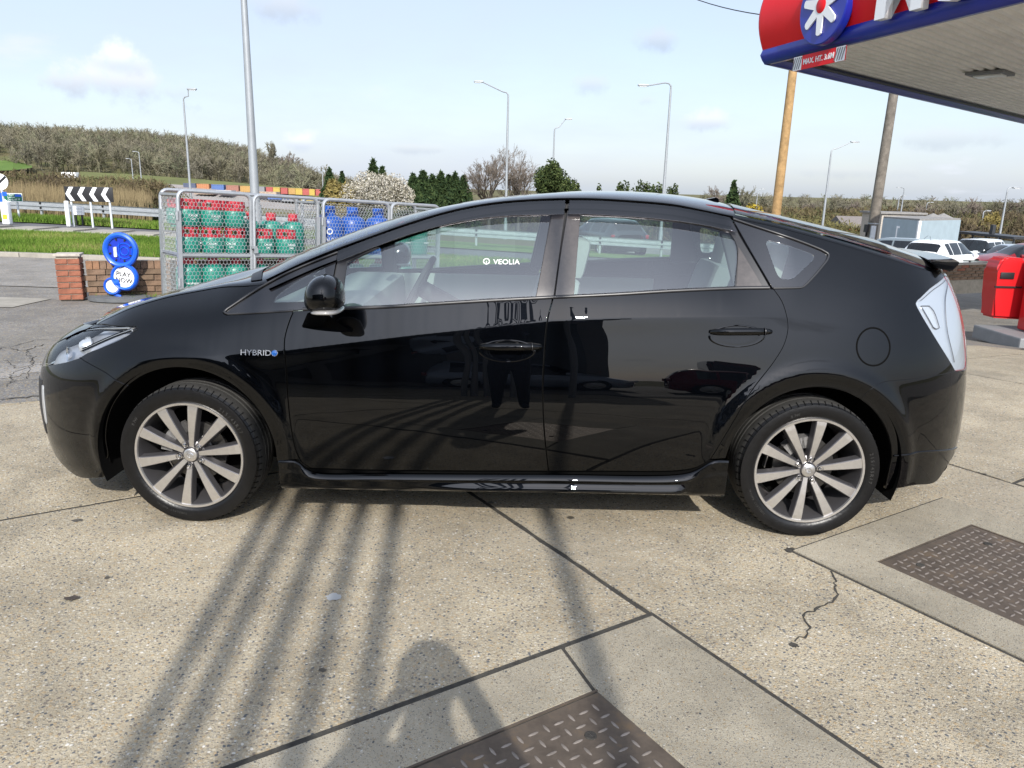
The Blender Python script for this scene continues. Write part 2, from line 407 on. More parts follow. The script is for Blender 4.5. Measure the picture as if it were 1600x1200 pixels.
def set_top(zs):
    global TXF, TZF, TBF
    TXF = np.linspace(-2.2, 2.2, 221)
    c = catmull(np.stack([TOPX, zs, TOPB], 1), .05)
    TZF = smooth1(np.interp(TXF, c[:, 0], c[:, 1]), 3); TBF = smooth1(np.interp(TXF, c[:, 0], c[:, 2]), 5)
set_top(TOPZ)
VV = np.linspace(0, 1, 25)
def top_grid():
    return np.stack([top_point(EP[i], EN[i], VV) for i in range(len(EP))])
# ================================================================ car materials
def car_paint(name, col, wav=.0007):
    m, N, L, b = new_mat(name)
    b.inputs['Base Color'].default_value = (*col, 1); b.inputs['Roughness'].default_value = .5; b.inputs['Metallic'].default_value = 1.0
    b.inputs['Coat Weight'].default_value = 1.0; b.inputs['Coat Roughness'].default_value = .0; b.inputs['Coat IOR'].default_value = 1.44; b.inputs['Specular IOR Level'].default_value = .0
    tcn = N.new('ShaderNodeTexCoord'); nz = N.new('ShaderNodeTexNoise'); nz.inputs['Scale'].default_value = 5; nz.inputs['Detail'].default_value = 1
    L.new(tcn.outputs['Object'], nz.inputs['Vector'])
    bp = N.new('ShaderNodeBump'); bp.inputs['Strength'].default_value = 1; bp.inputs['Distance'].default_value = wav; L.new(nz.outputs[0], bp.inputs['Height'])
    L.new(bp.outputs[0], b.inputs['Normal']); L.new(bp.outputs[0], b.inputs['Coat Normal'])
    # a thin film of road dust
    n2 = N.new('ShaderNodeTexNoise'); n2.inputs['Scale'].default_value = 140; n2.inputs['Detail'].default_value = 5; n2.inputs['Roughness'].default_value = .75; L.new(tcn.outputs['Object'], n2.inputs['Vector'])
    mr = N.new('ShaderNodeMapRange'); mr.inputs[1].default_value = .62; mr.inputs[2].default_value = .86; mr.inputs[3].default_value = 0; mr.inputs[4].default_value = .006; L.new(n2.outputs[0], mr.inputs[0])
    mx = N.new('ShaderNodeMix'); mx.data_type = 'RGBA'; mx.inputs[6].default_value = (*col, 1); mx.inputs[7].default_value = (.35, .32, .27, 1); L.new(mr.outputs[0], mx.inputs[0]); L.new(mx.outputs[2], b.inputs['Base Color'])
    return m
car_paint('paint', (.0009, .0012, .0019))
glass('glass', (.75, .87, .83), 1.85); glass('visor', (.30, .29, .32)); glass('lens', (.93, .95, .96), 1.45); glass('privacy', (.42, .50, .50))
plain('frit', (.012, .012, .014), .09, coat=.6); plain('trim', (.02, .02, .022), .35); plain('gap', (.0015, .0015, .0015), .8, spec=.1)
plain('pillar_film', (.05, .042, .038), .30, var=.25, vscale=40, coat=.5)
plain('chrome', (.75, .76, .78), .07, 1.0); plain('badge_silver', (.36, .37, .39), .35, .6); plain('rubber', (.004, .004, .0045), .34, var=.3, vscale=30, bump=.10, bscale=90, spec=.35)
plain('tread', (.026, .025, .023), .8, var=.25, vscale=25, bump=.3, bscale=120)
plain('alloy', (.62, .60, .58), .30, .9, var=.06, vscale=60); plain('alloy_grey', (.13, .125, .13), .38, .7); plain('disc', (.16, .155, .15), .4, .9, var=.15, vscale=40)
plain('caliper', (.22, .215, .21), .5, .5, var=.3, vscale=60); plain('dark_plastic', (.018, .018, .02), .55); plain('liner', (.002, .002, .002), .9, spec=.1)
plain('cabin', (.25, .26, .25), .85, var=.05, vscale=20); plain('seat_cloth', (.33, .345, .335), .9, var=.05, vscale=60); plain('cabin_pale', (.45, .45, .42), .85); plain('door_card', (.50, .53, .51), .85); plain('cabin_dark', (.03, .03, .032), .7)
plain('reflector', (.70, .71, .73), .2, .6); plain('lamp_body', (.42, .43, .47), .28, .5)
plain('tail_white', (.44, .47, .52), .35, .3, coat=.3); plain('drl', (.34, .35, .36), .3, coat=.5); plain('red_lens', (.28, .01, .015), .1, coat=1); plain('amber', (.6, .2, .02), .2, coat=1)
plain('blue_badge', (.02, .16, .55), .25, coat=.5); plain('white_print', (.8, .8, .8), .5); plain('black_print', (.02, .02, .02), .5)
plain('indicator', (.28, .27, .26), .12, coat=.8)
# ================================================================ the black hatchback
car = thing('black_hatchback', 'glossy black five-door hatchback parked side-on across the foreground concrete', 'car')
CDTF = geometry.delaunay_2d_cdt
CREASE_S = np.arange(x2s(-1.7, .7), x2s(1.25, .97), .012); CREASE_Z = np.interp(np.interp(CREASE_S, SG, CX), [-1.9,-1.35,-.9,-.35,.19,.5,.85,1.3], [.70,.745,.788,.868,.938,.958,.970,.975])
CREASE = np.concatenate([np.stack([CREASE_S, CREASE_Z+d], 1) for d in (-.010, -.005, -.002, .002, .005, .010)])
def in_poly(P, loop):
    x, y = P[:, 0], P[:, 1]; a = loop; b = np.roll(loop, -1, 0); c = np.zeros(len(P), bool)
    for (x0, y0), (x1, y1) in zip(a, b):
        if y0 == y1: continue
        m = (y0 > y) != (y1 > y); c ^= m & (x < (x1-x0)*(y-y0)/(y1-y0)+x0)
    return c
def area(l): return .5*np.sum(l[:, 0]*np.roll(l[:, 1], -1)-np.roll(l[:, 0], -1)*l[:, 1])
def offset_loop(l, d):
    """moves a CCW loop inwards by d"""
    t = np.roll(l, -1, 0)-l; t /= np.linalg.norm(t, axis=1, keepdims=True)+1e-12
    n1 = np.stack([-t[:, 1], t[:, 0]], 1); n0 = np.roll(n1, 1, 0); m = n0+n1; m /= np.maximum((m*m).sum(1, keepdims=True)/2, .6)
    return l+m*d
def clean(l):
    k = np.linalg.norm(l-np.roll(l, 1, 0), axis=1) > 2e-3; return l[k]
def fill(loops, step):
    CR = CREASE if step <= .02 else CREASE[:0]
    lo, hi = loops[0].min(0), loops[0].max(0)
    g = np.stack(np.meshgrid(np.arange(lo[0]+step/2, hi[0], step), np.arange(lo[1]+step/2, hi[1], step)), -1).reshape(-1, 2)
    if len(g):
        ok = in_poly(g, loops[0])
        for h in loops[1:]: ok &= ~in_poly(g, h)
        g = g[ok]
        if len(g):
            B = np.concatenate(loops); d = np.sqrt(((g[:, None]-B[None])**2).sum(2)).min(1); g = g[d > step*.35]
    if len(CR):
        ok = in_poly(CR, loops[0])
        for h in loops[1:]: ok &= ~in_poly(CR, h)
        cr = CR[ok]
        if len(cr):
            B = np.concatenate(loops); cr = cr[np.sqrt(((cr[:, None]-B[None])**2).sum(2)).min(1) > .002]
            if len(g): g = g[np.abs(g[:, 1]-np.interp(g[:, 0], CREASE_S, CREASE_Z)) > .012]
            g = np.concatenate([g, cr])
    pts = np.concatenate(loops+[g]) if len(g) else np.concatenate(loops)
    ed, o = [], 0
    for l in loops:
        n = len(l); ed += [(o+i, o+(i+1) % n) for i in range(n)]; o += n
    r = CDTF([Vector(p) for p in pts], ed, [], 0, 1e-6)
    V = np.array([tuple(v) for v in r[0]]); T = np.array([tuple(f) for f in r[2]])
    c = V[T].mean(1); ok = in_poly(c, loops[0])
    for h in loops[1:]: ok &= ~in_poly(c, h)
    T = T[ok]
    sg = (V[T[:, 1], 0]-V[T[:, 0], 0])*(V[T[:, 2], 1]-V[T[:, 0], 1])-(V[T[:, 1], 1]-V[T[:, 0], 1])*(V[T[:, 2], 0]-V[T[:, 0], 0])
    T[sg < 0] = T[sg < 0][:, ::-1]
    T = T[np.abs(sg) > 1e-12]
    return V, T
def both(name, V, F, Nn, mat, parents, mirror=True):
    o = mesh_np(name, V, F, mat, parents[0], Nn)
    if not mirror: return (o, None)
    m = np.array([1, -1, 1.0])
    q = mesh_np(name, V*m, [f[::-1] for f in F] if isinstance(F, list) else F[:, ::-1].copy(), mat, parents[1], Nn*m)
    return (o, q)
def panel(name, loop, mat, parents=(car, car), holes=(), gap=.0038, off=0.0, depth=.014, step=.02, mirror=True, offf=None):
    loop = clean(loop)
    if area(loop) < 0: loop = loop[::-1]
    L0 = clean(offset_loop(loop, gap)); hs = []
    for h in holes:
        h = clean(h)
        if area(h) < 0: h = h[::-1]
        hs.append(clean(offset_loop(h, -.001)))
    V2, T = fill([L0]+hs, step)
    o_ = off if offf is None else offf(V2)
    P, Nn = skin(V2[:, 0], V2[:, 1]); P = P+Nn*(o_ if np.isscalar(o_) else o_[:, None])
    Vs, Ns, Fs = [P], [Nn], [T]; base = len(P)
    for li, l in enumerate([L0]+hs):
        if depth <= 0: break
        oo = off if offf is None else offf(l)[:, None]
        Q, n = skin(l[:, 0], l[:, 1]); Q = Q+n*oo
        t = np.roll(Q, -1, 0)-np.roll(Q, 1, 0); out = np.cross(t, n); out /= np.linalg.norm(out, axis=1, keepdims=True)+1e-12
        if li > 0: out = -out
        r = .0018; a = Q; b = Q+out*r-n*r; c = b-n*depth; k = len(Q)
        Vs += [a, b, c]; nb = n+out; nb /= np.linalg.norm(nb, axis=1, keepdims=True)+1e-12; Ns += [n, nb, out]
        i = np.arange(k); j = (i+1) % k; q = []
        for u in (0, k):
            A, Bq, Cq, D = base+u+i, base+u+j, base+u+k+j, base+u+k+i
            if li == 0: q += [np.stack([A, D, Cq], 1), np.stack([A, Cq, Bq], 1)]
            else: q += [np.stack([A, Cq, D], 1), np.stack([A, Bq, Cq], 1)]
        Fs += q; base += 3*k
    return both(name, np.concatenate(Vs), np.concatenate(Fs), np.concatenate(Ns), mat, parents, mirror)
def ribbon(name, cv, mat, parents, w, off, mirror=True, closed=False):
    """narrow raised moulding along a skin curve"""
    P, n = skin(cv[:, 0], cv[:, 1])
    t = np.gradient(P, axis=0)
    if closed: t = np.roll(P, -1, 0)-np.roll(P, 1, 0)
    u = np.cross(t, n); u /= np.linalg.norm(u, axis=1, keepdims=True)+1e-12
    prof = [(-.5, -.3), (-.5, .6), (-.25, 1), (.25, 1), (.5, .6), (.5, -.3)]
    V = np.stack([P+u*w*a+n*off*b for a, b in prof], 1); k = len(prof); m = len(P)
    pn = [(-1, 0), (-.8, .6), (-.3, 1), (.3, 1), (.8, .6), (1, 0)]
    Nn = np.stack([u*a+n*b for a, b in pn], 1); Nn /= np.linalg.norm(Nn, axis=2, keepdims=True)
    F = []
    for i in range(m if closed else m-1):
        for j in range(k-1):
            a, b = i*k+j, ((i+1) % m)*k+j
            F.append((a, a+1, b+1, b))
    F = np.array(F)
    return both(name, V.reshape(-1, 3), F.copy(), Nn.reshape(-1, 3), mat, parents, mirror)
C = curve
# ---- shared seams
FDF = C([(459,485),(452,502),(444.5,530),(446.5,570),(450,626),(455,669),(464,708),(472,723),(486,732)])
DBF = C([(486,732),(600,735),(857,736.5)])
BG = C([(864,466),(856,498),(850.5,556),(848,612),(850,669),(857,736.5)])
DBR = C([(857,736.5),(960,736.5),(1055,736),(1085,731.5),(1100,725),(1111,717)])
RDR = C([(1111,717),(1140,670),(1172,615),(1208,568),(1226,538),(1232,512),(1229.5,492),(1222,470),(1209,451)])
BLF = C([(459,485),(537,483),(603,481),(666,477),(775,470.5),(864,466)])
BLR = C([(864,466),(960,461.5),(1050,456),(1140,452),(1209,451)])
def arc(cx, r, a0, a1, n=13): return [('x', cx+r*math.cos(math.radians(a)), .3155+r*math.sin(math.radians(a))) for a in np.linspace(a0, a1, n)]
ARF = [(160,746),(160,735)]+arc(-1.352, .388, 184, 130, 7)
ARF2 = arc(-1.352, .388, 130, -2, 15)
ARR = arc(1.345, .374, 172, 60, 13)
ARR2 = arc(1.345, .374, 60, 9, 7)
A_F, A_R, A_FE, A_RS, A_RE = ARF2[0], ARR[-1], ARF2[-1], ARR[0], ARR2[-1]
SEAMF = C([A_F,(160,580),(125,559.5)])
SEAMR = C([A_R,(1358,610),(1375,599),(1428,592),(1480,583),(1493,580)])
HLLOW = C([(122,560),(135,551.5),(160,541.5),(190,528.5),(208,518)]); HLTIP = C([(208,518),(213.5,514),(211,510.5)], .006); HLTOP = C([(211,510.5),(182,510),(162,507),(150,507)])
S0, S1 = SG[0], SG[-1]
eA = [k for k, e in enumerate(EDGE_PX) if e[0] == 414][0]; eC = [k for k, e in enumerate(EDGE_PX) if e[0] == 1143][0]
HOODE = C(EDGE_PX[:eA+1]); RAIL = C(EDGE_PX[eA:eC+1]); HAUNCH = C(EDGE_PX[eC:])
DLOF = C([(414,443),(382,463),(352,484.5)]); DLOT = C([(352,484.5),(348.5,488),(354,491.5)], .006); DLOB = C([(354,491.5),(400,489.5),(459,485)])
QGO = C([(1143,340),(1172,350.5),(1215,364),(1258,379),(1284,389.5)]); QGO2 = C([(1284,389.5),(1295.5,397),(1293,407.5)], .008); QGO3 = C([(1293,407.5),(1276,428),(1262,443)]); QGO4 = C([(1262,443),(1254,449.5),(1243,451)], .008); QGO5 = C([(1243,451),(1209,451)])
TLO = C([(1493,580),(1468,538),(1443,497),(1433.5,480)]); TLO2 = C([(1433.5,480),(1431.5,474.5),(1434,469)], .006); TLO3 = C([(1434,469),(1455,449.5),(1476,431)])
# ---- painted panels
fender = panel('front_wing', joinc(FDF, C([(486,732),(474,727),(466,719),A_FE]), C(ARF2[::-1]), SEAMF, C([(125,559.5),(122,560)]), HLLOW, HLTIP, HLTOP, HOODE, DLOF, DLOT, DLOB), MAT['paint'])
fdoor = panel('front_door', joinc(BLF, BG, DBF[::-1], FDF[::-1]), MAT['paint'])
rdoor = panel('rear_door', joinc(BLR, RDR[::-1], DBR[::-1], BG[::-1]), MAT['paint'])
fuel_c = px2sz(1365, 542); fuel_loop = np.stack([fuel_c[0]+.0775*np.cos(np.linspace(0, 2*np.pi, 49)[:-1]), fuel_c[1]+.0775*np.sin(np.linspace(0, 2*np.pi, 49)[:-1])], 1)
quarter = panel('rear_wing', joinc(RDR[::-1], C([(1111,717),A_RS]), C(ARR), SEAMR, TLO, TLO2, TLO3, HAUNCH[::-1], QGO, QGO2, QGO3, QGO4, QGO5), MAT['paint'], holes=[fuel_loop], gap=.0015)
panel('fuel_flap', fuel_loop, MAT['paint'], (quarter[0], quarter[1]), gap=.004, step=.02)
ribbon('flap_gap_shade', fuel_loop, MAT['liner'], (quarter[0], quarter[1]), .0075, .0006, closed=True)  # near-black ring laid on to paint the shade in the flap gap
zb = .2
hl0 = px2sz(103, 566)
fb_bot = catmull([sz((160,746)), sz((120,744)), np.array([px2sz(90,735)[0], .205]), np.array([-2.25, .225]), np.array([S0, .235])])
hl_in = np.array([-2.44, .635])           # where the lamp ends towards the grille
bump_top = catmull([np.array([S0, .575]), np.array([-2.45, .585]), hl0, px2sz(122, 560)])
fbump = panel('front_bumper', joinc(catmull([np.array([S0, .235]), np.array([S0, .575])]), bump_top, C([(122,560),(125,559.5)]), SEAMF[::-1], C(ARF[::-1]), fb_bot), MAT['paint'], gap=.0015)
hl_loop = joinc(HLLOW, HLTIP, HLTOP, catmull([px2sz(150, 507), np.array([-2.02, .79]), np.array([-2.22, .73]), np.array([-2.36, .672])]), catmull([np.array([-2.36, .672]), hl_in, np.array([-2.42, .592])], .01), catmull([np.array([-2.42, .592]), hl0, px2sz(122, 560)]))
nose = panel('nose_panel', joinc(catmull([np.array([S0, .58]), np.array([-2.45, .59])]), catmull([np.array([-2.45, .59]), hl_in, np.array([-2.36, .68])], .02), catmull([np.array([-2.36, .68]), np.array([-2.22, .74]), np.array([-2.02, .80]), px2sz(150, 507)]), catmull([px2sz(150, 507), np.array([-2.3, .80]), np.array([S0, .775])]), catmull([np.array([S0, .775]), np.array([S0, .58])])), MAT['paint'])
rb_bot = catmull([sz((1384,764)), sz((1430,758)), sz((1463,752)), np.array([2.12, .30]), np.array([2.3, .335]), np.array([S1, .345])])
tl_b = px2sz(1493, 580)
rbump = panel('rear_bumper', joinc(rb_bot, catmull([np.array([S1, .345]), np.array([S1, .64])]), catmull([np.array([S1, .64]), np.array([2.4, .65]), tl_b]), SEAMR[::-1], C(ARR2), C([A_RE,(1390,737),(1384,764)])), MAT['paint'], gap=.0015)
TLR = catmull([tl_b, np.array([2.28, .74]), np.array([2.30, .85]), np.array([2.31, 1.0]), np.array([2.26, 1.12]), px2sz(1476, 431)])
tl_loop = joinc(TLO, TLO2, TLO3, TLR[::-1])
panel('tailgate', joinc(TLR, catmull([px2sz(1476, 431), np.array([2.45, 1.14]), np.array([S1, 1.15])]), catmull([np.array([S1, 1.15]), np.array([S1, .645])]), catmull([np.array([S1, .645]), np.array([2.4, .655]), tl_b])), MAT['paint'])
# swage of the rear bumper: a thin step line low down
ribbon('bumper_swage', C([(1396,712),(1440,706),(1494,699)]), MAT['paint'], rbump, .008, .006)
# ---- lamps
def lamp_layer(name, loop, mat, parents, shrink, off, step=.02):
    l = clean(loop); l = l if area(l) > 0 else l[::-1]
    return panel(name, offset_loop(l, shrink), mat, parents, off=off, depth=.004, step=step, gap=.001)
hl = panel('headlight', hl_loop, MAT['lamp_body'], off=-.045, depth=.0, step=.02, gap=.001)
lamp_layer('lens', hl_loop, MAT['lens'], hl, .001, .001)
for (a, b) in ((0, 0),):
    pass
for sgn, par in ((1, hl[0]), (-1, hl[1])):
    q, n = skin(np.array([px2sz(122, 535)[0]]), np.array([px2sz(122, 535)[1]])); c0 = q[0]-n[0]*.035
    c0 = c0*np.array([1, sgn, 1]); d0 = Vector((-.75, -.55*sgn, .1)).normalized()
    M = Matrix.Translation(Vector(c0)) @ d0.to_track_quat('Z', 'Y').to_matrix().to_4x4()
    MB().lathe([(.004, .026), (.02, .022), (.032, .008), (.036, -.006), (.044, -.004), (.047, -.02), (.03, -.03)], 28, 'Z', M=M).build('projector', MAT['reflector'], par)
    q, n = skin(np.array([px2sz(104, 548)[0]]), np.array([px2sz(104, 548)[1]])); c0 = (q[0]-n[0]*.03)*np.array([1, sgn, 1])
    M = Matrix.Translation(Vector(c0)) @ d0.to_track_quat('Z', 'Y').to_matrix().to_4x4()
    MB().lathe([(.002, .0), (.02, .004), (.034, .02), (.036, .022)], 24, 'Z', M=M).build('reflector_bowl', MAT['chrome'], par)
MB() and None
ribbon('lamp_strip', C([(128,547),(150,537),(180,524),(205,515)]), MAT['reflector'], hl, .010, -.012)
ribbon('lamp_strip', C([(104,530),(118,522),(150,514),(200,512.5)]), MAT['reflector'], hl, .012, -.012)
tl = panel('tail_light', tl_loop, MAT['tail_white'], off=-.006, depth=.01, step=.025, gap=.0035)
lamp_layer('lens', tl_loop, MAT['lens'], tl, .0025, .002, .03)
panel('lamp_unit', joinc(C([(1439,478),(1452,478)]), C([(1452,478),(1459,486),(1468,512)]), C([(1468,512),(1463,514),(1458,511)], .006), C([(1458,511),(1439,478)])), MAT['reflector'], tl, off=-.003, depth=.004, step=.02, gap=.0)
ribbon('lamp_outline', joinc(C([(1439,478),(1452,478)]), C([(1452,478),(1459,486),(1468,512)]), C([(1468,512),(1463,514),(1458,511)], .006), C([(1458,511),(1439,478)])), MAT['alloy_grey'], tl, .0035, .0016, closed=True)
ribbon('lamp_outline', C([(1438,470),(1458,453),(1478,436)]), MAT['alloy_grey'], tl, .003, .0014)
ribbon('lamp_outline', C([(1480,437),(1477,470),(1480,515),(1491,566)]), MAT['alloy_grey'], tl, .004, .0016)
panel('red_lens', joinc(TLR[::-1], catmull([tl_b, np.array([2.235, .74]), np.array([2.25, .85]), np.array([2.255, 1.0]), np.array([2.225, 1.10]), px2sz(1476, 431)])), MAT['red_lens'], tl, off=-.002, depth=.004, step=.03, gap=.0)
# lower front: fog recess, light strip
panel('light_strip', joinc(C([('s',-2.19,.54),('s',-2.175,.54)]), C([('s',-2.175,.54),('s',-2.165,.44),('s',-2.17,.36)]), C([('s',-2.17,.36),('s',-2.185,.37)]), C([('s',-2.185,.37),('s',-2.19,.45),('s',-2.19,.54)])), MAT['drl'], fbump, off=.004, depth=.006, step=.02, gap=0)
panel('fog_recess', joinc(C([('s',-2.21,.56),('s',-2.42,.55)]), C([('s',-2.42,.55),('s',-2.43,.42),('s',-2.36,.33),('s',-2.22,.30)]), C([('s',-2.22,.30),('s',-2.20,.42),('s',-2.21,.56)])), MAT['dark_plastic'], fbump, off=.003, depth=.004, step=.03, gap=0)
panel('grille', joinc(C([('s',S0,.42),('s',-2.45,.42)]), C([('s',-2.45,.42),('s',-2.5,.28)]), C([('s',-2.5,.28),('s',S0,.28)]), C([('s',S0,.28),('s',S0,.42)])), MAT['dark_plastic'], fbump, off=.004, depth=.004, step=.03, gap=0)
# ---- glasshouse
def rise(l, d):      # parallel curve moved towards smaller / larger z
    return l+np.array([0, d])
DIV = C([(528,395),(521,434),(513,482)])
qf_outer = joinc(C([(414,446.5),(450,427.5),(490,410.5),(526,396.5)]), C([(526,396.5),(519,434),(512,482)]), C([(512,482),(459,484),(400,487.5),(357,489.5)]), C([(357,489.5),(353,487),(357,483)], .006), C([(357,483),(384,465),(414,446.5)]))
qf_glass = joinc(C([(428,471),(431,464),(458,443),(496,421)]), C([(496,421),(506,417.5),(508,424)], .008), C([(508,424),(505,445),(500,470)]), C([(500,470),(428,472)]))
qf = panel('front_quarter_light', qf_outer, MAT['frit'], fender, holes=[qf_glass], off=-.003, depth=.006, gap=.001)
panel('pane', qf_glass, MAT['glass'], qf, off=-.004, depth=0, gap=-.004)
RF1 = C([(529,396),(588,374),(651,352),(712,334.5),(775,323),(837,318),(884.5,316.5)])
BGU = C([(884.5,316.5),(874,394),(864,465)])
fg_glass = joinc(C([(541.5,408),(600,381),(660,360),(712,347),(775,337.5),(861,334)]), C([(861,334),(849,402),(836.5,466.5)]), C([(836.5,466.5),(775,469.5),(666,476),(603,480),(532,482)]), C([(532,482),(536,445),(541.5,408)]))
ff_outer = joinc(RF1, BGU, C([(864,465),(775,470),(666,476.5),(603,480.5),(514,483)]), C([(514,483),(522,434),(529,396)]))
ff = panel('window_frame', ff_outer, MAT['trim'], fdoor, holes=[fg_glass], off=-.004, depth=.012, gap=.0015)
panel('window_pane', fg_glass, MAT['glass'], fdoor, off=-.010, depth=0, gap=-.004)
panel('pillar_trim', joinc(C([(862.5,336),(882,336)]), C([(882,336),(874,394),(864.5,464)]), C([(864.5,464),(837.5,465.5)]), C([(837.5,465.5),(849.5,402),(862.5,336)])), MAT['pillar_film'], fdoor, off=.001, depth=.006, gap=.001)
ribbon('belt_moulding', BLF[2:]+np.array([0, .004]), MAT['trim'], fdoor, .014, .006)
RF2 = C([(888,316.5),(930,317),(990,320.5),(1050,326),(1095,334),(1141,343.5)])
rg_glass = joinc(C([(907,334),(990,338),(1060,345),(1110,353),(1141,361)]), C([(1141,361),(1152,383),(1148.5,451)]), C([(1148.5,451),(1050,455.5),(960,460.5),(896.5,463.5)]), C([(896.5,463.5),(901,400),(907,334)]))
rf_outer = joinc(RF2, C([(1141,343.5),(1172,395),(1204,450)]), C([(1204,450),(1140,451.5),(1050,455.5),(960,461),(867,465)]), C([(867,465),(877,394),(888,316.5)]))
rf = panel('window_frame', rf_outer, MAT['trim'], rdoor, holes=[rg_glass], off=-.004, depth=.012, gap=.0015)
panel('window_pane', rg_glass, MAT['glass'], rdoor, off=-.010, depth=0, gap=-.004)
panel('pillar_trim', joinc(C([(886.5,337),(906.5,337)]), C([(906.5,337),(901.5,400),(896.5,462.5)]), C([(896.5,462.5),(867.5,464)]), C([(867.5,464),(877,394),(886.5,337)])), MAT['pillar_film'], rdoor, off=.001, depth=.006, gap=.001)
panel('corner_trim', joinc(C([(1154,385),(1193,449)]), C([(1193,449),(1151,450.5)]), C([(1151,450.5),(1154,385)])), MAT['pillar_film'], rdoor, off=-.001, depth=.004, gap=.001)
ribbon('belt_moulding', BLR[:-1]+np.array([0, .004]), MAT['trim'], rdoor, .014, .006)
qr_outer = joinc(C([(1147,344),(1172,352.5),(1215,366),(1258,381),(1284,392)]), C([(1284,392),(1293,398.5),(1291,406.5)], .008), C([(1291,406.5),(1274,427),(1261,441.5)]), C([(1261,441.5),(1254,447.5),(1243,449)], .008), C([(1243,449),(1208,449.5)]), C([(1208,449.5),(1178,398),(1147,344)]))
qr_glass = joinc(C([(1197,380),(1199,376),(1206,376)], .006), C([(1206,376),(1235,384),(1266,395)]), C([(1266,395),(1272,400),(1270,407)], .006), C([(1270,407),(1244,431)]), C([(1244,431),(1238,435),(1222,435.5)], .008), C([(1222,435.5),(1216,430),(1197,380)]))
qr = panel('rear_quarter_light', qr_outer, MAT['frit'], quarter, holes=[qr_glass], off=-.003, depth=.006, gap=.001)
panel('pane', qr_glass, MAT['glass'], qr, off=-.004, depth=0, gap=-.004)
ribbon('window_moulding', joinc(C([(1146,342),(1172,351),(1215,365),(1258,380),(1284,390.5)]), C([(1284,390.5),(1294.5,398),(1292,407)], .008), C([(1292,407),(1275,428),(1261.5,442.5)]), C([(1261.5,442.5),(1254,448.5),(1243,450)], .008), C([(1243,450),(1208,450.5)]))[:], MAT['trim'], quarter, .008, .006)
ribbon('window_moulding', joinc(C([(459,485.5),(400,489),(357,491)]), C([(357,491),(351,487.5),(355,483)], .006), C([(355,483),(384,463.8),(414,445),(450,426),(490,409),(528,394)])), MAT['trim'], fender, .008, .006)
# rain deflectors
vf = joinc(C([(530,393.5),(588,371.5),(651,350),(712,332.5),(775,321.5),(837,316.5),(883,315)]), C([(883,315),(880,339)]), C([(880,339),(806,340.5),(759,344),(712,351.5),(666,362.5),(631,373),(587,389),(540,408),(529,412)]), C([(529,412),(528,402),(530,393.5)]))
vo = lambda V: .010+.012*np.clip((np.interp(V[:, 0], RF1[:, 0], RF1[:, 1])-V[:, 1])/.05, 0, 1)
panel('rain_deflector', vf, MAT['visor'], fdoor, offf=vo, depth=.003, gap=.0005)
vr = joinc(C([(890,315),(930,315.5),(990,319),(1050,324.5),(1095,332.5),(1140,342)]), C([(1140,342),(1151,367)]), C([(1151,367),(1110,358),(1050,348.5),(990,343),(930,339.5),(888,338.5)]), C([(888,338.5),(890,315)]))
vo2 = lambda V: .010+.012*np.clip((np.interp(V[:, 0], RF2[:, 0], RF2[:, 1])-V[:, 1])/.05, 0, 1)
panel('rain_deflector', vr, MAT['visor'], rdoor, offf=vo2, depth=.003, gap=.0005)
# ---- top skin: bonnet, screen, roof, tailgate glass
G = top_grid()
def grid_normals(A):
    n = np.cross(np.gradient(A, axis=0), np.gradient(A, axis=1)); n /= np.linalg.norm(n, axis=2, keepdims=True)+1e-12
    n[n[..., 2] < 0] *= -1; return n
FULL = np.concatenate([G, (G*np.array([1, -1, 1]))[:, ::-1][:, 1:]], 1)      # near edge .. centre .. far edge
FN = grid_normals(FULL); nv = FULL.shape[1]; hv = len(VV)-1
ix = lambda x: int(np.argmin(np.abs(EP[:, 0]-x)))
def top_part(name, i0, i1, j0, j1, mat, parent=car, off=0.0, drop=.012):
    A = FULL[i0:i1+1, j0:j1+1]+FN[i0:i1+1, j0:j1+1]*off; Nn = FN[i0:i1+1, j0:j1+1]; m, k = A.shape[:2]
    idx = np.arange(m*k).reshape(m, k)
    F = np.stack([idx[:-1, :-1], idx[1:, :-1], idx[1:, 1:], idx[:-1, 1:]], -1).reshape(-1, 4)
    V, NN = [A.reshape(-1, 3)], [Nn.reshape(-1, 3)]; Fs = [F]; base = m*k
    if drop > 0:
        rim = np.concatenate([idx[0, :], idx[1:, -1], idx[-1, ::-1][1:], idx[::-1, 0][1:-1]])
        a = A.reshape(-1, 3)[rim]; n = Nn.reshape(-1, 3)[rim]; V += [a, a-n*drop]; t = np.roll(a, -1, 0)-np.roll(a, 1, 0); o = np.cross(n, t); o /= np.linalg.norm(o, axis=1, keepdims=True)+1e-9
        NN += [o, o]; q = len(rim); i = np.arange(q); j = (i+1) % q
        Fs.append(np.stack([base+i, base+q+i, base+q+j, base+j], 1))
    return mesh_np(name, np.concatenate(V), np.concatenate(Fs), mat, parent, np.concatenate(NN))
iA, iB, iC, iD, iE = ix(-1.04), ix(-.33), ix(1.02), ix(1.70), len(EP)-1
jp = 4
hood = top_part('bonnet', 0, iA-1, 0, nv-1, MAT['paint'])
top_part('windscreen', iA, iB, jp, nv-1-jp, MAT['glass'], drop=0)
for j0, j1 in ((0, jp), (nv-1-jp, nv-1)): top_part('screen_pillar', iA-1, iB, j0, j1, MAT['paint'])
roof = top_part('roof', iB, iC, 0, nv-1, MAT['paint'])
top_part('tailgate_glass', iC, iD, 3, nv-4, MAT['privacy'], drop=0, off=.006)
for j0, j1 in ((0, 3), (nv-4, nv-1)): top_part('haunch', iC, iE, j0, j1, MAT['paint'])
top_part('lower_tailgate_glass', iD, iE, 3, nv-4, MAT['frit'], drop=0)
top_part('scuttle', iA-3, iA, jp-1, nv-jp, MAT['dark_plastic'], hood, off=.004)
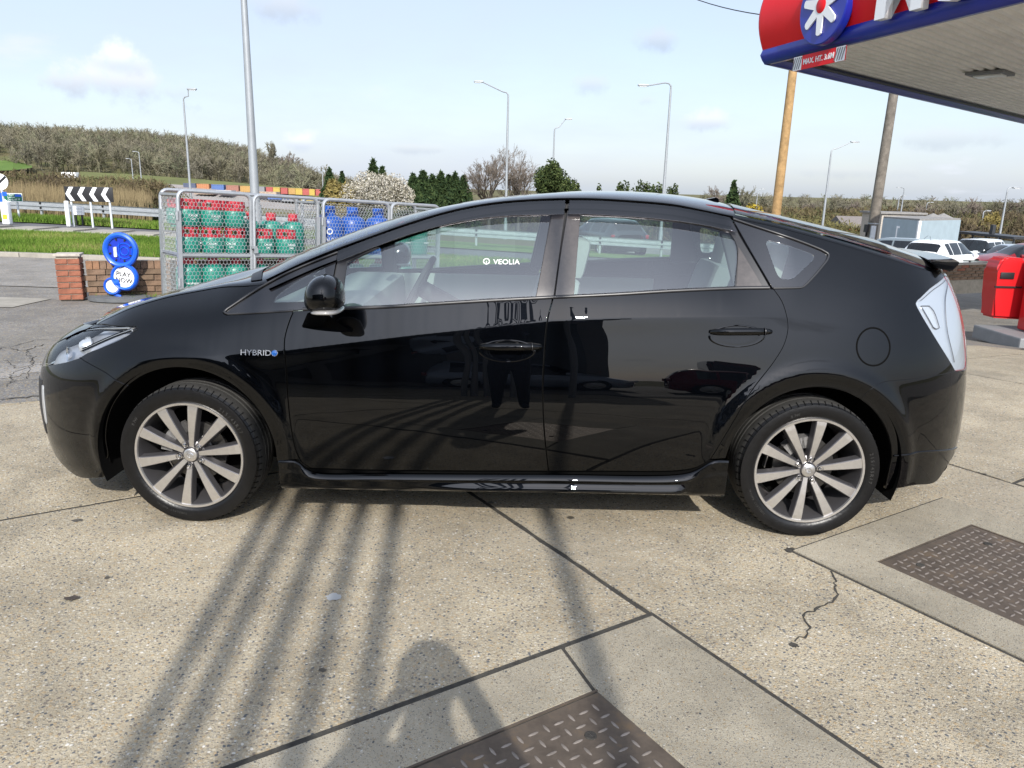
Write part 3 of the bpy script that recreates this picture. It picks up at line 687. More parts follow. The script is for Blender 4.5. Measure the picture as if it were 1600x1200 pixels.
# shark fin aerial
fx, fz = 1.0, float(np.interp(1.0, TXF, TZF))
fin = MB(); fin.prism([(-.08, 0), (.07, 0), (.065, .022), (.05, .028), (.02, .022), (-.05, .006)], -.014, .014, Matrix.Translation((fx, 0, fz-.004)) @ Matrix.Rotation(math.pi/2, 4, 'X'))
fin.build('aerial_fin', MAT['paint'], roof)
# rear spoiler across the tailgate
sp0, sp1, sp2, sp3 = at(1452, 409, 3.45), at(1506, 410.5, 3.42), at(1491, 426, 3.42), at(1463, 419, 3.45)
spV, spF = [], []
ny = 15
for q in range(ny):
    f = q/(ny-1)*2-1; yy = .56*f; bow = .10*(1-f*f)
    for p in (sp0, sp1, sp2, sp3): spV.append((p[0]+bow, yy, p[2]+.012*(1-f*f)))
for q in range(ny-1):
    for k in range(4): a = q*4+k; b = q*4+(k+1) % 4; spF.append((a, b, b+4, a+4))
spF += [(0, 1, 2, 3), tuple(range((ny-1)*4+3, (ny-1)*4-1, -1))]
me = bpy.data.meshes.new('spoiler'); me.from_pydata([tuple(v) for v in spV], [], spF); bmm = bmesh.new(); bmm.from_mesh(me); bmesh.ops.recalc_face_normals(bmm, faces=bmm.faces)
bmesh.ops.bevel(bmm, geom=[e for e in bmm.edges if e.calc_face_angle(0) > .5], offset=.006, segments=2, affect='EDGES')
for f in bmm.faces: f.smooth = False
bmm.to_mesh(me); bmm.free(); spoiler = link_mesh('spoiler', me, MAT['paint'], car)
MB().box((sp1[0]+.04, 0, sp1[2]-.012), (.12, .34, .008)).build('stop_lamp', MAT['red_lens'], spoiler)
# ---- side skirt
SKT = C([(436,719),(464,719.5),(474,730),(490,737.5),(600,739.5),(857,741),(1060,741.5),(1085,736),(1100,728),(1113,720),(1138,719)], .03); SKB = C([(436,762),(600,765.5),(857,769),(1138,775.5)], .03)
xs = np.linspace(max(SKT[0, 0], SKB[0, 0]), min(SKT[-1, 0], SKB[-1, 0]), 90)
zt_, zb_ = np.interp(xs, SKT[:, 0], SKT[:, 1]), np.interp(xs, SKB[:, 0], SKB[:, 1])
rid = sstep(-.45, -.1, xs)*(1-sstep(.78, .84, xs)); top_r = sstep(xs[0]+.08, xs[0]+.13, xs)*(1-sstep(.80, .9, xs))
rows = []
for fz_, fo in ((0, -.004), (.02, .002), (.08, .010), (.20, .024), (.25, .025), (.33, .016), (.38, .012), (.44, .013), (.58, .026), (.72, .036), (.755, .035), (.79, .014), (.9, .008), (1.0, .002), (1.0, -.05)):
    z_ = zt_+(zb_-zt_)*fz_
    oo = np.full_like(xs, fo)
    if .40 < fz_ < .78: oo = .012+(fo-.012)*rid
    if .0 < fz_ < .36: oo = .008+(fo-.008)*top_r
    P_, n_ = skin(xs, z_); rows.append(P_+n_*oo[:, None])
A = np.stack(rows, 1); m, k = A.shape[:2]; idx = np.arange(m*k).reshape(m, k)
F = np.stack([idx[:-1, :-1], idx[:-1, 1:], idx[1:, 1:], idx[1:, :-1]], -1).reshape(-1, 4)
for sg_ in (1, -1):
    o = mesh_np('side_skirt', A.reshape(-1, 3)*np.array([1, sg_, 1]), F[:, ::-1].copy() if sg_ > 0 else F.copy(), MAT['paint'], car)
# ---- dark body behind the panels, wheel housings, floor
shell_s = np.linspace(S0, S1, 160)
def wheel_cut(P): return np.minimum(np.hypot(P[:, 0]+1.35, P[:, 2]-.315), np.hypot(P[:, 0]-1.35, P[:, 2]-.315))
zz_ = np.linspace(.24, .98, 30)
SS, ZZ = np.meshgrid(shell_s, zz_, indexing='ij'); P_, n_ = skin(SS.ravel(), ZZ.ravel()); P_ = P_-n_*.017
idx = np.arange(len(P_)).reshape(SS.shape); F = np.stack([idx[:-1, :-1], idx[:-1, 1:], idx[1:, 1:], idx[1:, :-1]], -1).reshape(-1, 4)
cz = P_[F].mean(1); keep = wheel_cut(cz) > .405
# stop below the window line and below the lamps at the ends
zlim = np.interp(cz[:, 0], [-2.3, -2.05, -1.9, -1.6, -1.0, -.9, 1.15, 1.3, 1.8, 1.9, 2.3], [.56, .56, .60, .70, .95, .93, 1.06, 1.05, .98, .60, .60])
keep &= cz[:, 2] < zlim-.01
F = F[keep]
for sg_ in (1, -1): mesh_np('inner_body', P_*np.array([1, sg_, 1]), F.copy(), MAT['gap'], car)
fl = MB().box((0, 0, .25), (3.6, 1.0, .10)).box((0, 0, .245), (1.86, 1.56, .10)).box((-1.85, 0, .33), (.5, 1.0, .22)).box((1.92, 0, .42), (.34, 1.1, .3))
fl.build('floor_pan', MAT['liner'], car)
for wx in (-1.35, 1.35):
    for sg_ in (1, -1):
        V, F = [], []; nn = 40
        for q in range(nn+1):
            a = -.35+(math.pi+.7)*q/nn
            for y_ in (-.835, -.56): V.append((wx+.402*math.cos(a), y_*sg_, .315+.402*math.sin(a)))
        for q in range(nn): F.append((2*q, 2*q+1, 2*q+3, 2*q+2))
        c_ = len(V); V.append((wx, -.56*sg_, .315))
        for q in range(nn): F.append((2*q+1, c_, 2*q+3))
        mesh_np('wheel_housing', V, F, MAT['liner'], car)
# ---- wheels
def make_wheel():
    w = bpy.data.objects.new('wheel', None); COL.objects.link(w)
    # tyre, axis along y, outer face at y = 0 (towards -y)
    R, rr = .311, .238
    prof = [(rr-.004, .016), (rr+.004, .003), (rr+.020, -.004), (rr+.045, -.007), (rr+.062, -.003), (R-.014, .009), (R-.006, .018)]
    tprof = [(R-.006, .018), (R-.002, .030), (R, .05)]
    for g in (.075, .110, .145): tprof += [(R+.001, g-.006), (R-.006, g-.004), (R-.006, g+.004), (R+.001, g+.006)]
    tprof += [(R, .175), (R-.004, .2), (R-.012, .21), (rr, .215)]
    ty = MB().lathe(prof, 96, 'Y').build('tyre', MAT['rubber'], w)
    MB().lathe(tprof, 96, 'Y').build('tread', MAT['tread'], ty)
    gr = MB()
    for k in range(64):
        a = 2*math.pi*k/64
        M = Matrix.Rotation(-a, 4, 'Y')
        gr.box((0, 0, 0), (.006, .026, .0035), M=M @ Matrix.Translation((R-.0068, .021, 0)) @ Matrix.Rotation(-.52, 4, 'Z'))
    tag(gr.build('shoulder_grooves', MAT['gap'], ty), kind='stuff')
    for txt, a0, size in (('215/45R17', 0.95, .022), ('87W', 2.6, .018), ('TUBELESS RADIAL', 4.6, .013)):
        for q, ch in enumerate(txt):
            if ch == ' ': continue
            a = a0-q*size*.74/.268
            M = Matrix.Translation((.268*math.cos(a), -.0062, .268*math.sin(a))) @ Matrix.Rotation(-a+math.pi/2, 4, 'Y') @ Matrix.Rotation(math.pi/2, 4, 'X')
            text_mesh('moulded_letter', ch, size, MAT['tread'], ty, M, .0008)
    # rim
    lip = MB().lathe([(rr, .012), (rr+.003, .004), (rr+.001, .0), (rr-.008, .001), (rr-.011, .008)], 96, 'Y').build('rim_lip', MAT['alloy'], w)
    MB().lathe([(rr-.011, .008), (rr-.018, .03), (rr-.022, .06), (rr-.034, .09), (rr-.036, .19), (rr-.01, .21)], 72, 'Y').build('rim_barrel', MAT['alloy_grey'], w)
    # spokes: machined face on a grey body
    def spoke_mesh():
        st = [(.036, .0125, .022), (.07, .0135, .016), (.11, .0160, .010), (.16, .0195, .006), (.21, .0230, .004), (.231, .0245, .006)]
        V, F, mi = [], [], []
        for r, hw, y in st:
            for (x, yy) in ((-hw-.006, y+.034), (-hw, y+.003), (-hw+.003, y), (hw-.003, y), (hw, y+.003), (hw+.006, y+.034)): V.append((x, yy, r))
        for i in range(len(st)-1):
            for k in range(5):
                a = i*6+k; F.append((a, a+1, a+7, a+6)); mi.append(1 if k == 2 else 0)
        e = (len(st)-1)*6
        F += [tuple(range(5, -1, -1)), tuple(range(e, e+6))]; mi += [0, 0]
        me = bpy.data.meshes.new('spoke'); me.from_pydata(V, [], F); me.polygons.foreach_set('material_index', mi)
        b_ = bmesh.new(); b_.from_mesh(me); bmesh.ops.recalc_face_normals(b_, faces=b_.faces); b_.to_mesh(me); b_.free()
        me.materials.append(MAT['alloy_grey']); me.materials.append(MAT['alloy']); return me
    sm = spoke_mesh()
    for k in range(10):
        o = link_mesh('spoke', sm, None, w); o.rotation_euler = (0, math.radians(36*k+8), 0)
    MB().lathe([(.002, .016), (.026, .016), (.030, .018), (.033, .024), (.048, .026), (.062, .034), (.07, .06)], 48, 'Y').build('hub', MAT['alloy_grey'], w)
    cap = MB().lathe([(.001, .009), (.024, .010), (.029, .013), (.030, .018)], 36, 'Y').build('centre_cap', MAT['alloy'], w)
    em = MB()
    for (rx_, rz_, t_) in ((.015, .0105, .0016), (.0105, .0042, .0013), (.0042, .0105, .0013)):
        pts = [(rx_*math.cos(2*math.pi*k/28), .0092, rz_*math.sin(2*math.pi*k/28)+(.0035 if rz_ < .005 else 0)) for k in range(29)]; em.path(pts, t_, 6)
    em.build('emblem', MAT['chrome'], cap)
    for k in range(5):
        a = math.radians(72*k+90+180+8-18)
        c = (.050*math.cos(a), 0, .050*math.sin(a))
        sk = MB().lathe([(.0145, .012), (.0145, .03)], 20, 'Y', c).build('nut_well', MAT['alloy_grey'], w)
        MB().lathe([(.001, .008), (.006, .009), (.0085, .012), (.009, .03)], 6, 'Y', c).build('wheel_nut', MAT['chrome'], w)
    MB().lathe([(.05, .085), (.135, .085), (.135, .105), (.05, .105)], 64, 'Y').build('brake_disc', MAT['disc'], w)
    MB().lathe([(.002, .07), (.06, .072), (.075, .08), (.078, .1)], 48, 'Y').build('disc_bell', MAT['disc'], w)
    ca = MB()
    for k in range(7):
        a = math.radians(115+k*9); ca.box((0, 0, 0), (.05, .05, .028), M=Matrix.Translation((.118*math.cos(a), .07, .118*math.sin(a))) @ Matrix.Rotation(-a, 4, 'Y'))
    ca.build('brake_caliper', MAT['caliper'], w)
    MB().lathe([(.001, .15), (.19, .15), (.19, .16), (.001, .16)], 48, 'Y').build('back_plate', MAT['liner'], w)
    MB().box((.0, 0, 0), (.004, .03, .10), M=Matrix.Translation((.155*math.cos(3.6), .12, .155*math.sin(3.6))) @ Matrix.Rotation(-3.6, 4, 'Y')).build('balance_weight', MAT['alloy'], w)
    return w
wh = make_wheel(); wh.parent = car
wheel_pos = [(-1.35, -.850, 0.035, 1), (1.35, -.850, 0.0, 1), (-1.35, .850, .035, -1), (1.35, .850, 0.0, -1)]
for k, (x, y, st, sg_) in enumerate(wheel_pos):
    w = wh if k == 0 else dup(wh, car)
    w.location = (x, y, .3105); w.rotation_euler = (0, (0.0, .62, .3, .9)[k] if sg_ > 0 else (0.0, .62, .3, .9)[k], -st+(0 if sg_ > 0 else math.pi))
# ---- door handles
def handle(par, c, tilt):
    q = px2sz(*c); p, n = skin(np.array([q[0]]), np.array([q[1]])); p, n = p[0], n[0]
    for sg_, pr in ((1, par[0]), (-1, par[1])):
        ex = Vector((1, 0, 0)); ez = Vector((n[0], n[1], n[2])); ex = (ex-ez*ex.dot(ez)).normalized(); ey = ez.cross(ex)
        M = Matrix(((ex.x, ey.x, ez.x, p[0]), (ex.y, ey.y, ez.y, p[1]), (ex.z, ey.z, ez.z, p[2]), (0, 0, 0, 1))) @ Matrix.Rotation(tilt, 4, 'Z')
        if sg_ < 0: M = Matrix.Diagonal((1, -1, 1, 1)) @ M
        # dished recess: shown as a shallow bowl whose rim stands a hair proud
        b = MB(); n_, rings = 40, []
        for (f, h) in ((1.06, -.001), (1.0, .0022), (.94, .0012), (.8, -.006+.008), (.55, .0016), (.02, .0014)):
            rings.append([b.bm.verts.new(M @ Vector((-.015+.115*f*math.cos(2*math.pi*k/n_), -.006+.046*f*math.sin(2*math.pi*k/n_), h))) for k in range(n_)])
        for a_, c_ in zip(rings[:-1], rings[1:]):
            for k in range(n_): b.bm.faces.new((a_[k], a_[(k+1) % n_], c_[(k+1) % n_], c_[k]))
        cup = b.build('handle_cup', MAT['paint'], pr, 1.2)
        h = MB(); prof = []
        for t in np.linspace(-1, 1, 17):
            prof.append((M @ Vector((.125*t, .012, .036*(1-abs(t)**5)*.9+.004)), .0155*(1-.35*abs(t)**4)))
        h.path([a for a, _ in prof], [r for _, r in prof], 14)
        h.build('door_handle', MAT['paint'], pr, 1.2)
        MB().lathe([(.0, .0), (.0162, 0), (.0164, .003)], 14, 'Z', M=M @ Matrix.Translation((.088, .012, .0355)) @ Matrix.Rotation(math.pi/2, 4, 'Y')).build('lock_cap', MAT['trim'], pr)
handle(fdoor, (798, 546), .02); handle(rdoor, (1157, 523), .03)
# ---- door mirrors
for sg_, pr in ((1, fdoor[0]), (-1, fdoor[1])):
    c = at(508, 463, 3.02); S = np.array([1, sg_, 1.0])
    def shell(hx, hy, hz, pw, n=28, m=18, zmin=-1):
        V, F = [], []
        for i in range(m+1):
            ph = -math.pi/2+math.pi*i/m
            for k in range(n):
                th = 2*math.pi*k/n; e = lambda v, p_: math.copysign(abs(v)**p_, v)
                x = hx*e(math.cos(ph), pw)*e(math.cos(th), pw); y = hy*e(math.cos(ph), pw)*e(math.sin(th), pw); z = hz*e(math.sin(ph), pw)
                x += .012*(z/hz)*(-.3) + (.014 if x < 0 else 0)*((z/hz)); V.append((x, y, z))
        for i in range(m):
            for k in range(n): F.append((i*n+k, i*n+(k+1) % n, (i+1)*n+(k+1) % n, (i+1)*n+k))
        return np.array(V), np.array(F)
    V, F = shell(.075, .110, .076, .84); V[:, 2] = np.where(V[:, 2] > 0, V[:, 2]*1.12, V[:, 2]*.86)
    o = mesh_np('mirror_cap', (V+c)*S, F if sg_ > 0 else F[:, ::-1].copy(), MAT['paint'], pr)
    V, F = shell(.056, .104, .012, .7); mesh_np('mirror_indicator', (V+c+np.array([.012, -.006, -.052]))*S, F if sg_ > 0 else F[:, ::-1].copy(), MAT['indicator'], pr)
    g = MB(); a0 = Vector((c+np.array([.052, .01, .004]))*S); g.box(a0, (.012, .11, .075), bev=.004); g.build('mirror_glass', MAT['chrome'], pr)
    # foot: triangular stalk down to the door
    ft = MB(); b0, b1 = at(487, 487, 3.08), at(514, 491, 3.08); f0, f1, f2 = at(467, 517, 3.205), at(500, 514, 3.205), at(515, 494, 3.205)
    a0, a1 = at(480, 488, 2.98), at(514, 491, 2.98)
    vs_ = [ft.bm.verts.new(Vector(p*S)) for p in (a0, a1, b1, b0, f2+np.array([0, .02, 0]), f1+np.array([0, .02, 0]), f0+np.array([0, .02, 0]), at(478, 495, 3.22))]
    for f in ((0, 1, 5, 6), (1, 2, 4, 5), (2, 3, 7, 4), (3, 0, 6, 7), (0, 3, 2, 1)): ft.bm.faces.new([vs_[k] for k in f])
    bmesh.ops.bevel(ft.bm, geom=list(ft.bm.edges), offset=.005, segments=2, affect='EDGES')
    ft.build('mirror_foot', MAT['paint'], pr)
# ---- inner pillars and roof rails that close the view through the seams
for pl in ([(840,470),(868,311),(905,311),(893,470)], [(1128,345),(1150,340),(1214,452),(1152,452)], [(505,483),(519,402),(534,396),(534,483)]):
    l = np.array([px2sz(*p) for p in pl]); l = joinc(*[catmull([l[k], l[(k+1) % len(l)]], .05) for k in range(len(l))])
    panel('inner_pillar', l, MAT['cabin_dark'], off=-.024, depth=.02, step=.06, gap=0)
rl = curve([(420,441),(490,409),(528,394),(588,372.5),(651,350.5),(712,333),(775,321.5),(837,316.5),(886,315),(930,315.5),(990,319),(1050,324.5),(1095,333),(1143,343)])
ribbon('inner_rail', rl+np.array([0, -.012]), MAT['cabin_dark'], (car, car), .055, -.03)
# ---- badge
q = px2sz(400, 551.5); p, n = skin(np.array([q[0]]), np.array([q[1]])); p, n = Vector(p[0]), Vector(n[0])
ex = (Vector((1, 0, 0))-n*n.x).normalized(); ey = n.cross(ex)
Mb = Matrix(((ex.x, ey.x, n.x, p.x), (ex.y, ey.y, n.y, p.y), (ex.z, ey.z, n.z, p.z), (0, 0, 0, 1)))
bd = text_mesh('hybrid_badge', 'HYBRID', .034, MAT['badge_silver'], fender[0], Mb @ Matrix.Translation((0, 0, .002)) @ Matrix.Diagonal((1.12, 1, 1, 1)), .0015)
MB().lathe([(.0, .004), (.010, .004), (.0125, .002), (.0125, -.001)], 24, 'Z', M=Mb @ Matrix.Translation((.079, .001, 0))).build('badge_roundel', MAT['blue_badge'], bd)
MB().lathe([(.0115, .003), (.0125, .0045), (.0138, .003), (.0138, -.001)], 24, 'Z', M=Mb @ Matrix.Translation((.079, .001, 0))).build('badge_ring', MAT['chrome'], bd)
# window sticker
q = px2sz(784, 408); p, n = skin(np.array([q[0]]), np.array([q[1]]), -.009); p, n = Vector(p[0]), Vector(n[0]); ex = (Vector((1, 0, 0))-n*n.x).normalized(); ey = n.cross(ex)
Ms = Matrix(((ex.x, ey.x, n.x, p.x), (ex.y, ey.y, n.y, p.y), (ex.z, ey.z, n.z, p.z), (0, 0, 0, 1)))
st_ = text_mesh('window_sticker', 'VEOLIA', .034, MAT['white_print'], fdoor[0], Ms @ Matrix.Translation((.02, 0, 0)), .0002)
rg = MB(); rg.lathe([(.011, 0), (.0145, 0), (.0145, .0004), (.011, .0004)], 28, 'Z', M=Ms @ Matrix.Translation((-.066, .003, 0)), closed=True); rg.box((-.066, -.001, 0), (.004, .012, .0006), M=Ms); rg.build('sticker_ring', MAT['white_print'], st_)
# ---- cabin
def seat(x, y):
    s = bpy.data.objects.new('seat', None); COL.objects.link(s); s.parent = car; s.location = (x, y, 0)
    MB().box((0, 0, .47), (.50, .50, .16), bev=.05).build('cushion', MAT['seat_cloth'], s)
    MB().box((0, 0, 0), (.13, .48, .62), bev=.05, M=Matrix.Translation((.30, 0, .80)) @ Matrix.Rotation(.30, 4, 'Y')).build('backrest', MAT['seat_cloth'], s)
    MB().box((0, 0, 0), (.10, .25, .19), bev=.04, M=Matrix.Translation((.43, 0, 1.17)) @ Matrix.Rotation(.2, 4, 'Y')).build('headrest', MAT['seat_cloth'], s)
    for k in (-.06, .06): MB().tube((.40, k, 1.05), (.425, k, 1.12), .007).build('headrest_post', MAT['chrome'], s)
    return s
for x in (-.10, .80):
    for y in (-.37, .37): seat(x, y)
d_ = MB(); d_.box((-.78, 0, .80), (.34, 1.36, .34), bev=.06).box((-.95, 0, .86), (.3, 1.2, .16), bev=.05); d_.build('dashboard', MAT['cabin'], car)
sw = MB(); ctr = Vector((-.50, .37, .92)); Mr = Matrix.Translation(ctr) @ Matrix.Rotation(math.radians(-62), 4, 'Y')
sw.path([Mr @ Vector((.18*math.cos(a), .18*math.sin(a), 0)) for a in np.linspace(0, 2*math.pi, 33)], .016, 8)
for a in (0.2, math.pi-.2, -math.pi/2): sw.tube(Mr @ Vector((0, 0, -.02)), Mr @ Vector((.175*math.cos(a), .175*math.sin(a), 0)), .014)
sw.tube(Mr @ Vector((0, 0, .01)), Mr @ Vector((0, 0, -.25)), .05); sw.build('steering_wheel', MAT['cabin_dark'], car)
MB().box((-.1, 0, .62), (1.1, .2, .28), bev=.04).build('centre_console', MAT['cabin'], car)
MB().box((1.5, 0, .86), (.75, 1.15, .03)).box((1.17, 0, .7), (.1, 1.2, .5)).build('parcel_shelf', MAT['cabin'], car)
# door cards, inside the doors
for sg_, pr in ((1, fdoor), (-1, fdoor)):
    pass
zz2 = np.linspace(.3, 1.0, 8); ss2 = np.linspace(-.90, .90, 40); SS, ZZ = np.meshgrid(ss2, zz2, indexing='ij'); P_, n_ = skin(SS.ravel(), ZZ.ravel()); P_ = P_-n_*.09
idx = np.arange(len(P_)).reshape(SS.shape); F = np.stack([idx[:-1, :-1], idx[:-1, 1:], idx[1:, 1:], idx[1:, :-1]], -1).reshape(-1, 4)
zl = np.interp(P_[F].mean(1)[:, 0], [-1, 1.2], [.93, 1.05]); F = F[P_[F].mean(1)[:, 2] < zl]
for sg_ in (1, -1): mesh_np('door_card', P_*np.array([1, sg_, 1]), F.copy(), MAT['door_card'], car)
# headlining: pale cloth under the roof
A = FULL[ix(-.3):ix(1.1)+1:2, 2:nv-2:2]-FN[ix(-.3):ix(1.1)+1:2, 2:nv-2:2]*.035; m, k = A.shape[:2]; idx = np.arange(m*k).reshape(m, k)
mesh_np('headlining', A.reshape(-1, 3), np.stack([idx[:-1, :-1], idx[:-1, 1:], idx[1:, 1:], idx[1:, :-1]], -1).reshape(-1, 4), MAT['cabin_pale'], car)
MB().box((-.62, 0, 1.24), (.03, .22, .06), bev=.01).tube((-.62, 0, 1.26), (-.5, 0, 1.33), .01).build('rear_view_mirror', MAT['dark_plastic'], car)
# ================================================================ ground
def fract_ss(a, b, x): return float(sstep(a, b, np.array(x)))
def gz(x, y):
    """height of the made ground: level round the car, falling away gently to the right and back"""
    x = np.asarray(x, float); y = np.asarray(y, float)
    t = .78*(x+4)+.62*(y-4.5)
    s = (np.sqrt((t-1.5)**2+6)+(t-1.5))/2
    s = np.minimum(s, 70)
    return -.050*s*sstep(1.6, 7.5, y)
HPX = [-400, 0, 100, 200, 300, 380, 450, 510, 560, 640, 2000]; HEL = [62, 62, 63, 63, 57, 46, 26, 13, 5, 0, 0]
def terrain(x, y):
    z = gz(x, y)
    d = np.maximum(y+4, .1); px = 800+1200*(x-.05)/d
    r = np.hypot(x, y+4)
    hill = np.interp(px, HPX, HEL)/1200*430*sstep(150, 430, d)
    z = z+np.where(y > 20, hill, 0)+np.where((px > 640) & (y > 20), sstep(200, 500, d)*3, 0)
    return z-.05-.25*sstep(30, 60, r)
def ground_mat(name, cols, scale, rough=.95, bump=.4, extra=None):
    m, N, L, b = new_mat(name); b.inputs['Roughness'].default_value = rough; b.inputs['Specular IOR Level'].default_value = .2
    tcn = N.new('ShaderNodeTexCoord'); nz = N.new('ShaderNodeTexNoise'); nz.inputs['Scale'].default_value = scale; nz.inputs['Detail'].default_value = 9; nz.inputs['Roughness'].default_value = .7; L.new(tcn.outputs['Object'], nz.inputs['Vector'])
    cr = N.new('ShaderNodeValToRGB'); L.new(nz.outputs[0], cr.inputs[0])
    el = cr.color_ramp.elements
    for k, (p, c) in enumerate(cols):
        e = el[k] if k < 2 else el.new(p)
        e.position = p; e.color = (*c, 1)
    L.new(cr.outputs[0], b.inputs['Base Color'])
    bp = N.new('ShaderNodeBump'); bp.inputs['Strength'].default_value = bump; bp.inputs['Distance'].default_value = .02; L.new(nz.outputs[0], bp.inputs['Height']); L.new(bp.outputs[0], b.inputs['Normal'])
    return m
def aggregate(name, paste, big=55.0, share=.62, pebble_dark=1.0):
    """concrete with the stones washed out: pebbles of many colours in pale paste"""
    m, N, L, b = new_mat(name); b.inputs['Roughness'].default_value = .82; b.inputs['Specular IOR Level'].default_value = .3
    tcn = N.new('ShaderNodeTexCoord')
    mp = N.new('ShaderNodeMapping'); L.new(tcn.outputs['Object'], mp.inputs[0])
    wob = N.new('ShaderNodeTexNoise'); wob.inputs['Scale'].default_value = 30; wob.inputs['Detail'].default_value = 2; L.new(mp.outputs[0], wob.inputs['Vector'])
    add = N.new('ShaderNodeMix'); add.data_type = 'VECTOR'; add.inputs[0].default_value = .012; L.new(mp.outputs[0], add.inputs[4]); L.new(wob.outputs['Color'], add.inputs[5])
    def layer(scale, thr_lo, thr_hi, keep):
        v = N.new('ShaderNodeTexVoronoi'); v.inputs['Scale'].default_value = scale; v.inputs['Randomness'].default_value = 1; L.new(add.outputs[1], v.inputs['Vector'])
        mk = N.new('ShaderNodeMapRange'); mk.interpolation_type = 'SMOOTHSTEP'; mk.inputs[1].default_value = thr_hi; mk.inputs[2].default_value = thr_lo; L.new(v.outputs['Distance'], mk.inputs[0])
        sc = N.new('ShaderNodeSeparateColor'); L.new(v.outputs['Color'], sc.inputs[0])
        kp = N.new('ShaderNodeMath'); kp.operation = 'LESS_THAN'; kp.inputs[1].default_value = keep; L.new(sc.outputs[1], kp.inputs[0])
        mu = N.new('ShaderNodeMath'); mu.operation = 'MULTIPLY'; L.new(mk.outputs[0], mu.inputs[0]); L.new(kp.outputs[0], mu.inputs[1])
        cr = N.new('ShaderNodeValToRGB'); cr.color_ramp.interpolation = 'CONSTANT'; L.new(sc.outputs[0], cr.inputs[0])
        el = cr.color_ramp.elements; d = pebble_dark
        for k, (p, c) in enumerate([(0, (.10, .105, .11)), (.085, (.33, .27, .18)), (.26, (.41, .355, .26)), (.46, (.27, .245, .20)), (.60, (.38, .285, .17)), (.72, (.44, .395, .31)), (.87, (.19, .16, .13)), (.965, (.56, .53, .47))]):
            e = el[k] if k < 2 else el.new(p); e.position = p; e.color = (c[0]*d, c[1]*d, c[2]*d, 1)
        return mu.outputs[0], cr.outputs[0]
    m1, c1 = layer(big, .34, .52, share); m2, c2 = layer(big*2.1, .30, .50, .9)
    nz = N.new('ShaderNodeTexNoise'); nz.inputs['Scale'].default_value = 1.1; nz.inputs['Detail'].default_value = 8; nz.inputs['Roughness'].default_value = .65; L.new(tcn.outputs['Object'], nz.inputs['Vector'])
    cr = N.new('ShaderNodeValToRGB'); L.new(nz.outputs[0], cr.inputs[0]); e = cr.color_ramp.elements
    e[0].position = .3; e[0].color = (paste[0]*.74, paste[1]*.74, paste[2]*.74, 1); e[1].position = .68; e[1].color = (*paste, 1)
    def mix(f, a, c):
        x = N.new('ShaderNodeMix'); x.data_type = 'RGBA'; L.new(f, x.inputs[0]); L.new(a, x.inputs[6]); L.new(c, x.inputs[7]); return x.outputs[2]
    col = mix(m1, mix(m2, cr.outputs[0], c2), c1)
    # old oil and tyre stains
    n3 = N.new('ShaderNodeTexNoise'); n3.inputs['Scale'].default_value = .55; n3.inputs['Detail'].default_value = 5; L.new(tcn.outputs['Object'], n3.inputs['Vector'])
    mr = N.new('ShaderNodeMapRange'); mr.inputs[1].default_value = .56; mr.inputs[2].default_value = .76; mr.inputs[3].default_value = 0; mr.inputs[4].default_value = .55; L.new(n3.outputs[0], mr.inputs[0])
    n4 = N.new('ShaderNodeTexNoise'); n4.inputs['Scale'].default_value = 2.3; n4.inputs['Detail'].default_value = 7; n4.inputs['Roughness'].default_value = .7; n4.inputs['Distortion'].default_value = .6; L.new(tcn.outputs['Object'], n4.inputs['Vector'])
    m4 = N.new('ShaderNodeMapRange'); m4.inputs[1].default_value = .34; m4.inputs[2].default_value = .66; m4.inputs[3].default_value = .74; m4.inputs[4].default_value = 1.10; L.new(n4.outputs[0], m4.inputs[0])
    x4 = N.new('ShaderNodeMix'); x4.data_type = 'RGBA'; x4.blend_type = 'MULTIPLY'; x4.inputs[0].default_value = 1; L.new(col, x4.inputs[6]); L.new(m4.outputs[0], x4.inputs[7]); col = x4.outputs[2]
    st = N.new('ShaderNodeMix'); st.data_type = 'RGBA'; L.new(mr.outputs[0], st.inputs[0]); L.new(col, st.inputs[6]); st.inputs[7].default_value = (.20, .18, .145, 1)
    L.new(st.outputs[2], b.inputs['Base Color'])
    ad = N.new('ShaderNodeMath'); ad.operation = 'ADD'; L.new(m1, ad.inputs[0]); L.new(m2, ad.inputs[1])
    bp = N.new('ShaderNodeBump'); bp.inputs['Strength'].default_value = .55; bp.inputs['Distance'].default_value = .003; L.new(ad.outputs[0], bp.inputs['Height']); L.new(bp.outputs[0], b.inputs['Normal'])
    return m
aggregate('aggregate', (.41, .352, .255), 92, .92, 1.04)
plain('oil', (.075, .066, .052), .45, var=.2)
aggregate('tarmac', (.205, .20, .198), 60, .7, .75)
aggregate('old_tarmac', (.26, .252, .248), 60, .5, .85)
aggregate('smooth_concrete', (.36, .322, .248), 120, .14, .85)
ground_mat('pale_concrete', [(.3, (.22, .205, .175)), (.7, (.36, .335, .29))], 3, .9, .2)
ground_mat('bitumen', [(.3, (.03, .028, .026)), (.7, (.075, .07, .06))], 25, .9, .5)
ground_mat('turf', [(.3, (.055, .10, .018)), (.5, (.10, .17, .03)), (.7, (.16, .21, .05))], .9, .95, .6)
ground_mat('rough_land', [(.3, (.085, .075, .04)), (.5, (.13, .115, .055)), (.7, (.10, .125, .04))], .035, .95, .6)
ground_mat('road', [(.3, (.10, .098, .10)), (.7, (.145, .142, .145))], 1.2, .9, .1)
ground_mat('rust_plate', [(.3, (.085, .068, .055)), (.55, (.14, .112, .088)), (.75, (.22, .15, .085))], 9, .5, .1)
plain('worn_lug', (.24, .205, .175), .38, .45, var=.3, vscale=20)
MAT['rust_plate'].node_tree.nodes['Principled BSDF'].inputs['Metallic'].default_value = .45

